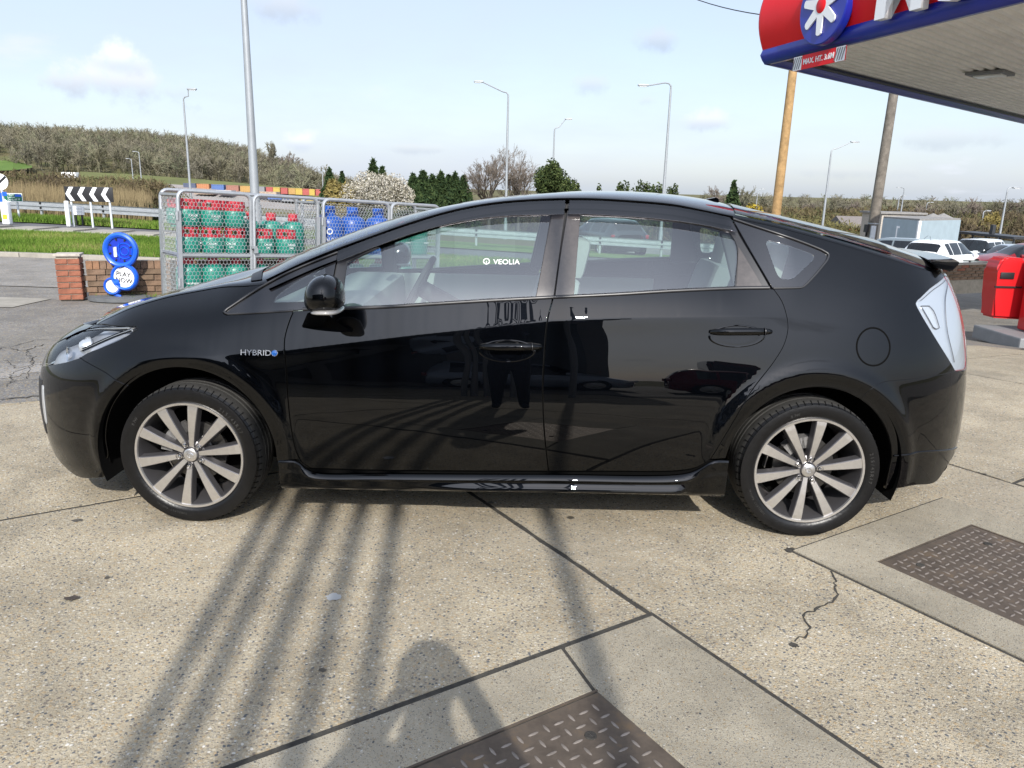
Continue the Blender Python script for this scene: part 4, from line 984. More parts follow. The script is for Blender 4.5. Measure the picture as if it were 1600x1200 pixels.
# open country, one sheet to the horizon
nr, na = 110, 220
rad = np.concatenate([[0.0], np.geomspace(4, 3500, nr-1)]); ang = np.concatenate([np.linspace(-65, 65, 170), np.linspace(67, 293, 51)[:-1]])
na = len(ang)
RR, AA = np.meshgrid(rad, np.radians(ang), indexing='ij'); gx, gy = RR*np.sin(AA), -4+RR*np.cos(AA)
V = np.stack([gx, gy, terrain(gx, gy)-.10], -1).reshape(-1, 3); idx = np.arange(nr*na).reshape(nr, na); idn = np.roll(idx, -1, 1)
F = np.stack([idx[:-1], idx[1:], idn[1:], idn[:-1]], -1).reshape(-1, 4)
tag(mesh_np('ground', V, F[:, ::-1].copy(), MAT['rough_land']), kind='structure')
def sheet(name, x0, x1, y0, y1, dz, mat, nx=24, ny=24, kind='structure', edge=None):
    X, Y = np.meshgrid(np.linspace(x0, x1, nx+1), np.linspace(y0, y1, ny+1), indexing='ij')
    Z = gz(X, Y)+dz; idx = np.arange(X.size).reshape(X.shape)
    F = np.stack([idx[:-1, :-1], idx[1:, :-1], idx[1:, 1:], idx[:-1, 1:]], -1).reshape(-1, 4)
    return tag(mesh_np(name, np.stack([X, Y, Z], -1).reshape(-1, 3), F, mat), kind=kind)
sheet('forecourt_asphalt', -26, 40, -26, 11.2, -.016, MAT['tarmac'], 60, 40)
sheet('car_park', 5, 60, 11.2, 52, -.016, MAT['old_tarmac'], 30, 30)
sheet('grass_verge', -60, 5, 11.2, 17.6, .03, MAT['turf'], 60, 12)
sheet('main_road', -90, 40, 17.6, 23.2, -.004, MAT['road'], 80, 8)
sheet('far_verge', -90, 40, 23.2, 29, .03, MAT['turf'], 60, 8)
# concrete bays cast in the old grid of the forecourt, with tarred joints
UA, VA = np.array([.839, .545]), np.array([-.545, .839])
def uv2xy(u, v): return UA*u+VA*v
def clip(poly, p, n):
    out = []
    for k in range(len(poly)):
        a, b = poly[k], poly[(k+1) % len(poly)]; da, db = np.dot(a-p, n), np.dot(b-p, n)
        if da >= 0: out.append(a)
        if da*db < 0: out.append(a+(b-a)*da/(da-db))
    return out
BP, BN = np.array([-3.3, .95]), np.array([3.99, -8.7])/9.57
tarred = MB()
us, vs_l0 = [-10.77, -8.17, -5.565, -2.96, -.355, 2.25, 4.85, 7.45], [-7.8, -5.7, -3.65, -1.59, .46, 2.55, 4.65]
forecourt = thing('forecourt_slabs', 'large exposed-aggregate concrete slabs of the forecourt around the car', 'paving'); forecourt['kind'] = 'structure'
del forecourt['label'], forecourt['category']
for a in range(len(us)-1):
    vs_l = [q for q in vs_l0 if not (us[a] > -.5 and q in (-1.59, .46) and us[a] < 2)]
    for c in range(len(vs_l)-1):
        gp = .011
        pl = [uv2xy(us[a]+gp, vs_l[c]+gp), uv2xy(us[a+1]-gp, vs_l[c]+gp), uv2xy(us[a+1]-gp, vs_l[c+1]-gp), uv2xy(us[a]+gp, vs_l[c+1]-gp)]
        pl = clip(pl, BP, BN)
        if len(pl) < 3: continue
        pl = np.array(pl)
        if pl[:, 1].max() < -5 and False: continue
        # subdivide the rim a little so that the edge can crumble and follow the fall of the ground
        rim = []
        for k in range(len(pl)):
            p, q = pl[k], pl[(k+1) % len(pl)]; n = max(1, int(np.linalg.norm(q-p)/.06)); t = np.linspace(0, 1, n, endpoint=False)[:, None]
            s_ = p*(1-t)+q*t; nn = np.array([-(q-p)[1], (q-p)[0]]); nn /= np.linalg.norm(nn)
            j = rng.normal(0, .0022, n); j[0] = 0; rim.append(s_+nn*np.abs(j)[:, None]*1.2)
        rim = np.concatenate(rim)
        V2, T = fill([rim], .6)
        zt0 = gz(V2[:, 0], V2[:, 1]); zr = gz(rim[:, 0], rim[:, 1]); n0, k = len(V2), len(rim)
        V = np.concatenate([np.c_[V2, zt0], np.c_[rim, zr], np.c_[rim, zr-.05]])
        i = np.arange(k); j = (i+1) % k
        F = np.concatenate([T, np.stack([n0+i, n0+k+i, n0+k+j], 1), np.stack([n0+i, n0+k+j, n0+j], 1)])
        mesh_np('slab', V, F, MAT['aggregate'], forecourt, smooth=False)
# bitumen just below the slab tops fills the joints
X, Y = np.meshgrid(np.linspace(-9, 9, 37), np.linspace(-9, 6.4, 33), indexing='ij'); dB = (X-BP[0])*BN[0]+(Y-BP[1])*BN[1]
idx = np.arange(X.size).reshape(X.shape); F = np.stack([idx[:-1, :-1], idx[1:, :-1], idx[1:, 1:], idx[:-1, 1:]], -1).reshape(-1, 4); F = F[(dB.ravel()[F] > .05).all(1)]
mesh_np('joint_filler', np.stack([X, Y, gz(X, Y)-.0035], -1).reshape(-1, 3), F, MAT['bitumen'], forecourt)

# ---------------------------------------------------------------- inspection covers in smooth concrete surrounds
def tread_mesh(u0, u1, v0, v1, z, p=.05, l=.0195, w=.0052):
    """raised almond-shaped lugs in alternating directions, joined"""
    V, F = [], []
    nu, nv_ = int((u1-u0)/p), int((v1-v0)/p)
    ou, ov = (u1-u0-nu*p)/2, (v1-v0-nv_*p)/2
    for a in range(nu):
        for b in range(nv_):
            c = uv2xy(u0+ou+(a+.5)*p, v0+ov+(b+.5)*p); d = (UA if (a+b) % 2 else VA); e = np.array([-d[1], d[0]])
            o = len(V)
            for k in range(8):
                t = 2*math.pi*k/8; q = c+d*l*math.cos(t)+e*w*math.copysign(abs(math.sin(t))**1.3, math.sin(t)); V.append((q[0], q[1], z))
            for s_ in (-.55, 0, .55): q = c+d*l*s_; V.append((q[0], q[1], z+.0042))
            top = [8, 9, 10]
            F += [(o, o+1, o+10), (o+1, o+2, o+9, o+10), (o+2, o+3, o+8, o+9), (o+3, o+4, o+8), (o+4, o+5, o+8), (o+5, o+6, o+9, o+8), (o+6, o+7, o+10, o+9), (o+7, o, o+10)]
    return V, F
def block(mb, pts, z0, z1):
    mb.prism([tuple(p) for p in pts], z0, z1); return mb
def cover(label, fr, pl, seams, tp=(.044, .0185, .0052), sb=.004):
    """fr, pl: (u0, u1, v0, v1) of the surround and of the plate"""
    c = uv2xy((pl[0]+pl[1])/2, (pl[2]+pl[3])/2)
    t = thing('manhole_cover', label, 'manhole cover', (0, 0, 0)); t.location = (c[0], c[1], 0)
    inv = Matrix.Translation((-c[0], -c[1], 0))
    def put(name, mb, mat, sm=.4, bev=.004):
        if bev: bmesh.ops.bevel(mb.bm, geom=[e for e in mb.bm.edges], offset=bev, segments=1, affect='EDGES')
        me = mb.mesh(name, 0); me.transform(inv); return link_mesh(name, me, mat, t)
    R = lambda u0, u1, v0, v1: [uv2xy(u0, v0), uv2xy(u1, v0), uv2xy(u1, v1), uv2xy(u0, v1)]
    for q in seams: put('surround_slab', block(MB(), [uv2xy(*p) for p in q], -.03, .006), MAT['smooth_concrete'], bev=sb)
    j = .012
    jt = MB(); block(jt, R(fr[0]-j, fr[1]+j, fr[2]-j, fr[3]+j), -.03, .0015); put('tar_joint', jt, MAT['bitumen'], bev=0)
    rim = MB()
    for q in (R(pl[0]-.012, pl[0]-.004, pl[2]-.012, pl[3]+.012), R(pl[1]+.004, pl[1]+.012, pl[2]-.012, pl[3]+.012), R(pl[0]-.004, pl[1]+.004, pl[2]-.012, pl[2]-.004), R(pl[0]-.004, pl[1]+.004, pl[3]+.004, pl[3]+.012)): block(rim, q, -.02, .0052)
    put('frame', rim, MAT['rust_plate'], bev=0)
    po = put('plate', block(MB(), R(*pl), -.02, .0035), MAT['rust_plate'], bev=.001)
    V, F = tread_mesh(pl[0]+.012, pl[1]-.012, pl[2]+.012, pl[3]-.012, .0034, *tp)
    me = bpy.data.meshes.new('tread_lugs'); me.from_pydata(V, [], F); me.transform(inv)
    for f in me.polygons: f.use_smooth = True
    tag(link_mesh('tread_lugs', me, MAT['worn_lug'], po), kind='stuff')
    for (u, v) in ((pl[0]+.12, pl[3]-.10), (pl[1]-.14, pl[3]-.14)):
        c2 = uv2xy(u, v); k = MB().lathe([(.001, .0075), (.016, .0075), (.018, .003)], 16, 'Z', (c2[0], c2[1], 0)); put('key_hole', k, MAT['bitumen'], bev=0)
    return t
f1, p1 = (-2.0, -.355, -2.95, -1.59), (-1.52, -.80, -2.56, -1.84)
cover('rusty chequer-plate cover in a concrete surround at the bottom edge, nearest the camera', f1, p1,
      [[(-.75, -1.60), (-.80, -1.83), (-.80, -2.95), (-.36, -2.95), (-.36, -1.60)], [(-2.0, -1.60), (-2.0, -1.83), (-.812, -1.83), (-.762, -1.60)], [(-2.0, -1.835), (-2.0, -2.95), (-1.53, -2.95), (-1.53, -1.835)], [(-1.525, -2.575), (-1.525, -2.95), (-.805, -2.95), (-.805, -2.575)]])
f2, p2 = (.52, 1.69, -2.74, -1.52), (.75, 1.47, -2.50, -1.775)
cover('rusty chequer-plate cover in a concrete surround behind the rear wheel, at right', f2, p2,
      [[(.52, -1.52), (.52, -1.765), (1.69, -1.765), (1.69, -1.52)], [(.52, -1.765), (.52, -2.74), (.738, -2.74), (.738, -1.765)], [(1.482, -1.765), (1.482, -2.74), (1.69, -2.74), (1.69, -1.765)], [(.738, -2.515), (.738, -2.74), (1.482, -2.74), (1.482, -2.515)]], (.038, .0165, .0046), 0)
# cracks, a tar blob, litter
def blob(name, c, r, mat, z=.0018, n=18, el=1.0, par=forecourt):
    b = MB(); vv = [b.bm.verts.new((c[0]+r*el*math.cos(2*math.pi*k/n)*(.6+.6*rng.random()), c[1]+r*math.sin(2*math.pi*k/n)*(.6+.6*rng.random()), z)) for k in range(n)]; b.bm.faces.new(vv); return b.build(name, mat, par, 0)
cr = MB()
def crack(pts, w):
    pts = np.array(pts, float); P = catmull(pts, .02); P = P+rng.normal(0, .004, P.shape)
    t = np.gradient(P, axis=0); n = np.stack([-t[:, 1], t[:, 0]], 1); n /= np.linalg.norm(n, axis=1, keepdims=True); ww = w*(.5+rng.random(len(P)))
    a = [cr.bm.verts.new((*(p+m*q/2), .0016)) for p, m, q in zip(P, n, ww)]; b = [cr.bm.verts.new((*(p-m*q/2), .0016)) for p, m, q in zip(P, n, ww)]
    for k in range(len(P)-1): cr.bm.faces.new((a[k], a[k+1], b[k+1], b[k]))
crack([(1.36,-1.17),(1.33,-1.28),(1.29,-1.38),(1.18,-1.46),(1.12,-1.52),(1.11,-1.60),(1.03,-1.68)], .008)
cr.build('slab_crack', MAT['bitumen'], forecourt)
cr = MB()
def gpt(px, py):
    r = ray(px, py); return CAM[:2]+r[:2]*(-CAM[2]/r[2])
def acrack(ps, w):
    global cr
    P = catmull(np.array([gpt(*p) for p in ps]), .04); P = P+rng.normal(0, .012, P.shape); t = np.gradient(P, axis=0); n = np.stack([-t[:, 1], t[:, 0]], 1); n /= np.linalg.norm(n, axis=1, keepdims=True); ww = w*(.3+1.2*rng.random(len(P))); z = gz(P[:, 0], P[:, 1])-.012
    a = [cr.bm.verts.new((*(p+m*q/2), h)) for p, m, q, h in zip(P, n, ww, z)]; b = [cr.bm.verts.new((*(p-m*q/2), h)) for p, m, q, h in zip(P, n, ww, z)]
    for k in range(len(P)-1): cr.bm.faces.new((a[k], a[k+1], b[k+1], b[k]))
for ps, w in (([(0, 622), (25, 619), (58, 616)], .018), ([(-20, 548), (10, 540), (35, 545), (70, 535)], .010), ([(5, 560), (30, 572), (55, 566), (80, 575)], .009), ([(15, 600), (20, 580), (45, 570), (52, 555)], .008), ([(-20, 540), (20, 538), (60, 528), (110, 532)], .007), ([(0, 598), (30, 592), (66, 590)], .007), ([(40, 545), (48, 560), (40, 590)], .006)): acrack(ps, w)
tag(cr.build('asphalt_cracks', MAT['bitumen'], None), kind='structure')
blob('asphalt_patch', gpt(0, 575), .35, MAT['old_tarmac'], float(gz(-4.2, 1.8))-.013, 16, 1.2, forecourt)
n_drip = 26
for k in range(n_drip):
    c = (rng.uniform(-3.2, 3.0), rng.uniform(-2.6, .6)); blob('oil_spot', c, rng.uniform(.006, .02), MAT['oil'], .0014, 10, rng.uniform(.8, 1.5))
blob('tar_blob', (1.26, -.985), .03, MAT['bitumen']); blob('tar_blob', (1.02, -1.70), .016, MAT['bitumen'])
lf = MB(); c0 = at(113, 937, 1); g0 = CAM+ray(113, 937)*(-CAM[2]/ray(113, 937)[2])
for k in range(1):
    vv = [lf.bm.verts.new((g0[0]+.026*math.cos(t)*(1.1 if abs(math.sin(t)) < .5 else .6), g0[1]+.017*math.sin(t), .004+.006*abs(math.cos(2*t)))) for t in np.linspace(0, 2*math.pi, 13)[:-1]]; lf.bm.faces.new(vv)
plain('dead_leaf', (.045, .035, .028), .8)
tag(lf.build('dead_leaf', MAT['dead_leaf'], None, 0), 'small dark dead leaf lying on the concrete at lower left', 'leaf')
g1 = CAM+ray(520, 933)*(-CAM[2]/ray(520, 933)[2])
plain('film_grey', (.42, .42, .41), .45)
pt = blob('film_scrap', (g1[0], g1[1]), .028, MAT['film_grey'], .003, 14, 1.1, None); tag(pt, 'flat grey scrap of film on the concrete between the shadow streaks', 'litter')
# ================================================================ street furniture and the things on the left
plain('brick_red', (.235, .088, .052), .9, var=.35, vscale=14, bump=.4, bscale=80); plain('brick_brown', (.17, .11, .072), .92, var=.45, vscale=9, bump=.4, bscale=80)
plain('mortar', (.30, .27, .22), .95, var=.2, bump=.3); plain('coping', (.40, .36, .31), .9, var=.25, vscale=10)
plain('galvanised', (.38, .40, .42), .42, .55, var=.12, vscale=6); plain('wire', (.40, .42, .43), .45, .4); plain('lamp_post', (.30, .32, .34), .5, .3, var=.08, vscale=2)
plain('gas_green', (.010, .21, .155), .38, coat=.2, var=.10, vscale=7); plain('gas_red', (.44, .028, .045), .42); plain('gas_blue', (.008, .075, .36), .35, coat=.2, var=.08, vscale=7); plain('gas_valve', (.35, .28, .12), .35, .9)
plain('sign_blue', (.008, .10, .62), .35, coat=.3, var=.06, vscale=6); plain('sign_blue_dark', (.006, .03, .38), .4); plain('sign_white', (.78, .79, .80), .5); plain('sign_black', (.012, .012, .014), .5); plain('sign_grey', (.55, .58, .60), .45); plain('sign_green', (.012, .13, .075), .4); plain('rubber_base', (.11, .115, .12), .85, var=.2)
plain('sign_red', (.55, .02, .03), .5); plain('sign_yellow', (.75, .6, .04), .5)
# ---- low wall with its brick pier
wa = np.array([math.sin(math.radians(70)), math.cos(math.radians(70))]); wn_ = np.array([wa[1], -wa[0]])     # along the wall / towards the camera
W0 = np.array([-5.62, 5.80])
wrz = math.atan2(wa[1], wa[0])
wz = float(gz(*W0))
pier = thing('brick_pier', 'short bright red brick pier at the free end of the low wall', 'pier', (W0[0], W0[1], wz), wrz)
def brick_mesh(l, h, d, seed):
    b = MB().box((0, 0, 0), (l, d, h), bev=.004); r = np.random.default_rng(seed)
    for v in b.bm.verts: v.co += Vector(r.normal(0, .0012, 3))
    return b.mesh('brick', 0)
MB().box((0, 0, .27), (.245, .245, .55)).build('core', MAT['mortar'], pier)
bmA, bmB = brick_mesh(.215, .065, .1025, 1), brick_mesh(.1025, .065, .1025, 2)
def put_brick(me, mat, par, loc, rz=0):
    o = bpy.data.objects.new('brick', me); COL.objects.link(o); o.parent = par; o.location = loc; o.rotation_euler = (0, 0, rz)
    if not me.materials: me.materials.append(mat)
    return o
bf = brick_mesh(.270, .063, .05, 3); bh = brick_mesh(.130, .063, .05, 4)
for c in range(7):
    z = .035+c*.075
    for face in range(4):
        a = face*math.pi/2; n = Vector((math.sin(a), -math.cos(a), 0)); t = Vector((math.cos(a), math.sin(a), 0)); dpt = .112
        if (c+face) % 2: put_brick(bf, MAT['brick_red'], pier, n*dpt+Vector((0, 0, z)), a)
        else:
            for s_ in (-.069, .069): put_brick(bh, MAT['brick_red'], pier, n*dpt+t*s_+Vector((0, 0, z)), a)
MB().box((0, 0, .562), (.30, .30, .03), bev=.008).build('coping', MAT['coping'], pier)
wall = thing('brick_wall', 'low weathered brown brick wall behind the blue sign', 'wall', (W0[0], W0[1], wz), wrz)
WL = 3.1
MB().box((WL/2+.18, .12, .235), (WL, .19, .47)).build('core', MAT['mortar'], wall)
ms = [brick_mesh(.215, .065, .05, 10+k) for k in range(3)]; hd = [brick_mesh(.072, .105, .05, 20+k) for k in range(3)]
for k, m in enumerate(ms+hd): m.materials.append((MAT['brick_brown'], plain('brick_brown_b%d' % k, [(.20, .125, .08), (.14, .095, .062), (.18, .12, .08), (.23, .125, .07), (.15, .09, .058)][k % 5], .92, var=.4, vscale=9, bump=.4, bscale=80))[k % 2])
for c in range(5):
    z = .035+c*.075; n = 0
    x = .18+.11-(.11 if c % 2 else 0)
    while x < WL+.1:
        o = put_brick(ms[int(rng.integers(3))], None, wall, (x, .012+rng.normal(0, .002), z), 0); x += .225
x = .22
while x < WL+.15:
    put_brick(hd[int(rng.integers(3))], None, wall, (x, .012+rng.normal(0, .002), .425), 0); x += .080
# ---- kerb of the verge and the footway
kb = thing('verge_kerb', '', ''); [kb.__delitem__(k) for k in ('label', 'category') if k in kb]; kb['kind'] = 'structure'
km = MB().box((0, 0, 0), (.905, .14, .16), bev=.015).mesh('kerb_stone', 0); km.materials.append(MAT['pale_concrete'])
for k in range(34):
    x = -22+k*.915; o = bpy.data.objects.new('kerb_stone', km); COL.objects.link(o); o.parent = kb; o.location = (x, 11.15, float(gz(x, 11.15))+.0)
    o.rotation_euler = (rng.normal(0, .01), float((gz(x-.4, 11.15)-gz(x+.4, 11.15))/.8), rng.normal(0, .004))
sheet('footway', -24, -4.6, 6.9, 11.08, -.006, MAT['old_tarmac'], 40, 10)
sheet('concrete_patch', -8.6, -5.9, 5.0, 5.8, -.009, MAT['pale_concrete'], 6, 4)
# ---- splitter island in the road: pale sloped blocks
isl = thing('splitter_island', '', ''); [isl.__delitem__(k) for k in ('label', 'category') if k in isl]; isl['kind'] = 'structure'
for k in range(7):
    x0 = -15.9+k*1.15
    b = MB(); w = .95 if k else .7
    b.prism([(0, -.75 if k else -.2), (w, -.75), (w, .9), (0, .9 if k else .3)], 0, .10)
    for v in b.bm.verts:
        if v.co.z > .05: v.co.y *= .75
    o = b.build('island_block', MAT['pale_concrete'], isl, 0); o.location = (x0, 18.9, float(gz(x0, 18.9))-.004)
    if k < 6: o = MB().box((1.05, .05, .03), (.16, 1.4, .06)).build('island_gap', MAT['old_tarmac'], isl, 0); o.location = (x0, 18.9, float(gz(x0, 18.9)))
# ---- chevron sign
def signpost(name, label, cat, d, pxl, pxr, pyt, pyb, posts, base_py, mat, post_mat=None, thick=.03):
    L0, R0 = at(pxl, pyt, d), at(pxr, pyb, d); cx = (L0[0]+R0[0])/2; y = L0[1]; g = float(gz(cx, y))
    t = thing(name, label, cat, (cx, y, g))
    w, h = R0[0]-L0[0], L0[2]-R0[2]; zc = (L0[2]+R0[2])/2-g
    bo = MB().box((0, 0, zc), (w, thick, h), bev=.008).build('board', mat, t)
    for px in posts:
        x = at(px, base_py, d)[0]-cx; MB().tube((x, .04, -.1), (x, .04, zc+h/2-.05), .035).build('post', post_mat or MAT['sign_grey'], t)
    return t, bo, w, h, zc
t, bo, w, h, zc = signpost('chevron_sign', 'black board with four pale chevrons pointing left on grey posts', 'road sign', 26.5, 100, 178, 291, 316, (113, 143, 173), 340, MAT['sign_black'])
for k in range(4):
    x = -w/2+w*(.02+.245*k); cw, hh = w*.14, h*.47
    b = MB(); M = Matrix.Translation((x, -.017, zc)) @ Matrix.Rotation(math.pi/2, 4, 'X')
    b.prism([(0, 0), (cw*.62, hh), (cw*1.25, hh), (cw*.63, 0), (cw*1.25, -hh), (cw*.62, -hh)], 0, .006, M); b.build('chevron', MAT['sign_white'], t, 0)
# street name plate and bollard beside it
t, bo, w, h, zc = signpost('name_plate', 'small white nameplate low behind the chevron board', 'road sign', 27.2, 113, 132, 322, 336, (118, 128), 345, MAT['sign_white'], MAT['sign_black'])
for k in range(2): MB().box((0, -.018, zc+.06-.1*k), (w*.7, .004, .03)).build('lettering_line', MAT['sign_grey'], t)
c = at(107, 345, 26.3); bl = thing('marker_post', 'slim white marker post left of the chevron board', 'bollard', (c[0], c[1], float(gz(c[0], c[1]))))
MB().box((0, 0, .42), (.13, .10, .84), bev=.03).build('body', MAT['sign_white'], bl); MB().box((0, -.052, .66), (.09, .006, .14)).build('reflector', MAT['sign_grey'], bl)
# direction sign at the far left
t, bo, w, h, zc = signpost('direction_sign', 'green direction sign with white arrow end at the left edge', 'road sign', 28, 6, 36, 302, 315, (14, 29), 340, MAT['sign_green'])
MB().box((0, -.016, zc+h/2), (w, .006, .02)).box((0, -.016, zc-h/2), (w, .006, .02)).box((w/2, -.016, zc), (.02, .006, h)).build('border', MAT['sign_white'], t)
b = MB(); b.prism([(-w/2-.16, 0), (-w/2, h/2), (-w/2+.10, h/2), (-w/2-.04, 0), (-w/2+.10, -h/2), (-w/2, -h/2)], 0, .008, Matrix.Translation((0, -.016, zc)) @ Matrix.Rotation(math.pi/2, 4, 'X')); b.build('arrow_end', MAT['sign_white'], t, 0)
for k, (s_, ln) in enumerate((('Tilbury', .35), ('London', .3), ('Dartford', .35))):
    text_mesh('lettering', s_, .085, MAT['sign_white'], t, Matrix.Translation((-w/2+.12, -.018, zc+.09-.085*k)) @ Matrix.Rotation(math.pi/2, 4, 'X'), .002, 'LEFT')
MB().box((w*.28, -.018, zc+.07), (w*.34, .004, .08)).build('blue_patch', MAT['sign_blue'], t)
text_mesh('lettering', 'A 13', .085, MAT['sign_white'], t, Matrix.Translation((w*.24, -.018, zc-.06)) @ Matrix.Rotation(math.pi/2, 4, 'X'), .002)
# round no-speed-limit plate and a small blue plate on the next post, traffic bollard
c = at(0, 284, 27); t = thing('speed_limit_sign', 'round white plate with black diagonal bar, cut by the left edge', 'road sign', (c[0], c[1], float(gz(c[0], c[1])))); zc = c[2]-float(gz(c[0], c[1]))
MB().tube((0, .04, 0), (0, .04, zc+.2), .04).build('post', MAT['sign_grey'], t)
MB().lathe([(.001, 0), (.27, 0), (.27, .02), (.001, .02)], 40, 'Y', (0, 0, zc)).build('plate', MAT['sign_white'], t)
MB().box((0, 0, 0), (.54, .008, .075), M=Matrix.Translation((0, -.006, zc)) @ Matrix.Rotation(-.7, 4, 'Y')).build('bar', MAT['sign_black'], t)
MB().box((.1, -.01, zc-.40), (.16, .01, .13)).box((-.10, -.01, zc-.52), (.2, .01, .3)).build('blue_plate', MAT['sign_blue'], t)
c = at(11, 340, 26); t = thing('traffic_bollard', 'white box bollard with a yellow patch at the far left roadside', 'bollard', (c[0], c[1], float(gz(c[0], c[1]))))
MB().box((0, 0, .36), (.24, .2, .72), bev=.03).build('body', MAT['sign_white'], t); MB().box((0, -.103, .24), (.15, .006, .16)).build('yellow_patch', MAT['sign_yellow'], t)
# ---- crash barrier along the far verge
gr_ = thing('crash_barrier', 'long galvanised crash barrier along the far side of the road', 'barrier', (-12, 26.2, 0))
xs_ = np.arange(-26, 40.1, 1.0); prof = [(-.03, -.16), (.03, -.12), (.03, -.05), (-.03, -.01), (-.03, .03), (.03, .06), (.03, .13), (-.03, .16)]
V, F = [], []
for x in xs_:
    g = float(gz(x, 26.2))+.52
    for (yy, zz) in prof: V.append((x+12, yy-.03*0, g+zz))
for i in range(len(xs_)-1):
    for k in range(7): F.append((i*8+k, i*8+k+1, i*8+k+9, i*8+k+8))
mesh_np('beam', V, F, MAT['galvanised'], gr_, smooth=False)
for x in np.arange(-25.5, 40, 2.4): MB().box((x+12, .08, float(gz(x, 26.2))+.3), (.08, .1, .7)).build('post', MAT['galvanised'], gr_, 0)
# ---- blue bubble sign on a rubber foot
c = CAM+ray(190, 468)*((float(gz(-4.9, 5.5))-CAM[2])/ray(190, 468)[2]); sg = thing('pavement_sign', 'blue three-bubble pavement sign reading PLAY NOW on a dark rubber foot', 'sign', (c[0], c[1], float(gz(c[0], c[1]))))
dS = c[1]+4; Zs = float(gz(c[0], c[1]))
def disc(px, py, rpx): p = at(px, py, dS); return p[0]-c[0], p[2]-Zs, rpx/1200*dS
MB().prism([(.36*math.cos(a)*(1.15 if math.cos(a) < 0 else 1), .26*math.sin(a)) for a in np.linspace(0, 2*math.pi, 33)[:-1]], 0, .045).build('rubber_foot', MAT['rubber_base'], sg)
def bubble(par, x, z, r, th, name):
    b = MB(); b.lathe([(r*.70, -.012), (r*.74, -.03), (r*.86, -.042), (r*.96, -.028), (r, 0), (r*.96, .028), (r*.8, .04), (.001, .04)], 48, 'Y', (x, 0, z)); return b.build(name, MAT['sign_blue'], par)
x1, z1, r1 = disc(188.5, 391, 27.5); x2, z2, r2 = disc(195, 433, 21.5); x3, z3, r3 = disc(176.5, 447, 14)
b1 = bubble(sg, x1, z1, r1, .08, 'large_bubble'); MB().lathe([(.001, .0), (r1*.72, 0)], 40, 'Y', (x1, -.004, z1)).build('face', MAT['sign_blue_dark'], b1)
rl_ = MB(); rl_.lathe([(r1*.40, -.006), (r1*.43, -.014), (r1*.46, -.006)], 40, 'Y', (x1+r1*.22, -.002, z1-.01)).lathe([(r1*.2, -.006), (r1*.23, -.014), (r1*.26, -.006)], 30, 'Y', (x1+r1*.22, -.002, z1-.01)); rl_.build('relief_rings', MAT['sign_blue'], b1)
for k in range(8):
    a = k*math.pi/4+.3; MB().box((0, 0, 0), (.03, .012, .018), M=Matrix.Translation((x1+r1*.63*math.cos(a), -.01, z1+r1*.63*math.sin(a))) @ Matrix.Rotation(-a, 4, 'Y')).build('rim_clip', MAT['sign_black'], b1)
MB().box((x1-r1*.28, -.012, z1-.02), (.042, .006, .13), bev=.015).build('silver_inlay', MAT['sign_grey'], b1); MB().box((x1-r1*.06, -.012, z1-.01), (.006, .008, r1*.9)).build('divider', MAT['sign_blue'], b1)
b2 = bubble(sg, x2, z2, r2, .08, 'text_bubble'); MB().lathe([(.001, 0), (r2*.73, 0)], 40, 'Y', (x2, -.026, z2)).build('face', MAT['sign_white'], b2)
for k, s_ in enumerate(('PLAY', 'NOW')): text_mesh('lettering', s_, .082, MAT['sign_black'], b2, Matrix.Translation((x2, -.034, z2+.038-.078*k)) @ Matrix.Rotation(.13, 4, 'Y') @ Matrix.Rotation(math.pi/2, 4, 'X'), .001)
b3 = bubble(sg, x3, z3, r3, .08, 'small_bubble'); MB().lathe([(.001, 0), (r3*.68, 0)], 32, 'Y', (x3, -.024, z3)).build('face', MAT['sign_white'], b3)
MB().tube((x3, 0, z3-r3*.9), (0, 0, .04), .02).build('stem', MAT['sign_blue'], sg)
MB().tube((x1, 0, z1-r1*.9), (x2-.02, 0, z2+r2*.8), .07).build('neck', MAT['sign_blue'], sg); MB().tube((x2-.06, 0, z2-.06), (x3+.04, 0, z3+.04), .05).build('neck', MAT['sign_blue'], sg)
# ---- gas bottle cages
ca_ = math.radians(48); cd = np.array([math.sin(ca_), math.cos(ca_)]); cn = np.array([-cd[1], cd[0]])   # along / towards the back
CP0 = np.array([-4.06, 5.4]); crz = math.atan2(cd[1], cd[0])
slope = -.045
def hexmesh(w, h, cw=.046, ch=.062, t=.0046):
    """flattened honeycomb wire over w x h in the xz plane"""
    V, F = [], []
    def seg(a, b):
        a, b = np.array(a), np.array(b); d = b-a; n = np.array([-d[1], d[0]])/np.linalg.norm(d)*t/2
        if min(a[0], b[0]) < -.001 or max(a[0], b[0]) > w+.001 or min(a[1], b[1]) < -.001 or max(a[1], b[1]) > h+.001: return
        o = len(V); V.extend([(a[0]+n[0], -t*.4, a[1]+n[1]), (b[0]+n[0], -t*.4, b[1]+n[1]), (b[0], t*.6, b[1]), (a[0], t*.6, a[1]), (b[0]-n[0], -t*.4, b[1]-n[1]), (a[0]-n[0], -t*.4, a[1]-n[1])])
        F.extend([(o, o+1, o+2, o+3), (o+3, o+2, o+4, o+5), (o, o+5, o+4, o+1)])
    rows = int(h/(ch*.75))+1; colsn = int(w/cw)+1
    for r in range(rows):
        for k in range(colsn):
            x = (k+(.5 if r % 2 else 0))*cw; z = r*ch*.75
            seg((x, z+ch*.25), (x+cw/2, z+ch*.5)); seg((x+cw/2, z+ch*.5), (x+cw, z+ch*.25)); seg((x, z-ch*.25+.0), (x, z+ch*.25))
    me = bpy.data.meshes.new('wire_mesh'); me.from_pydata(V, [], F); me.materials.append(MAT['wire']); return me
CH, CDP = 1.40, .62
cages = []
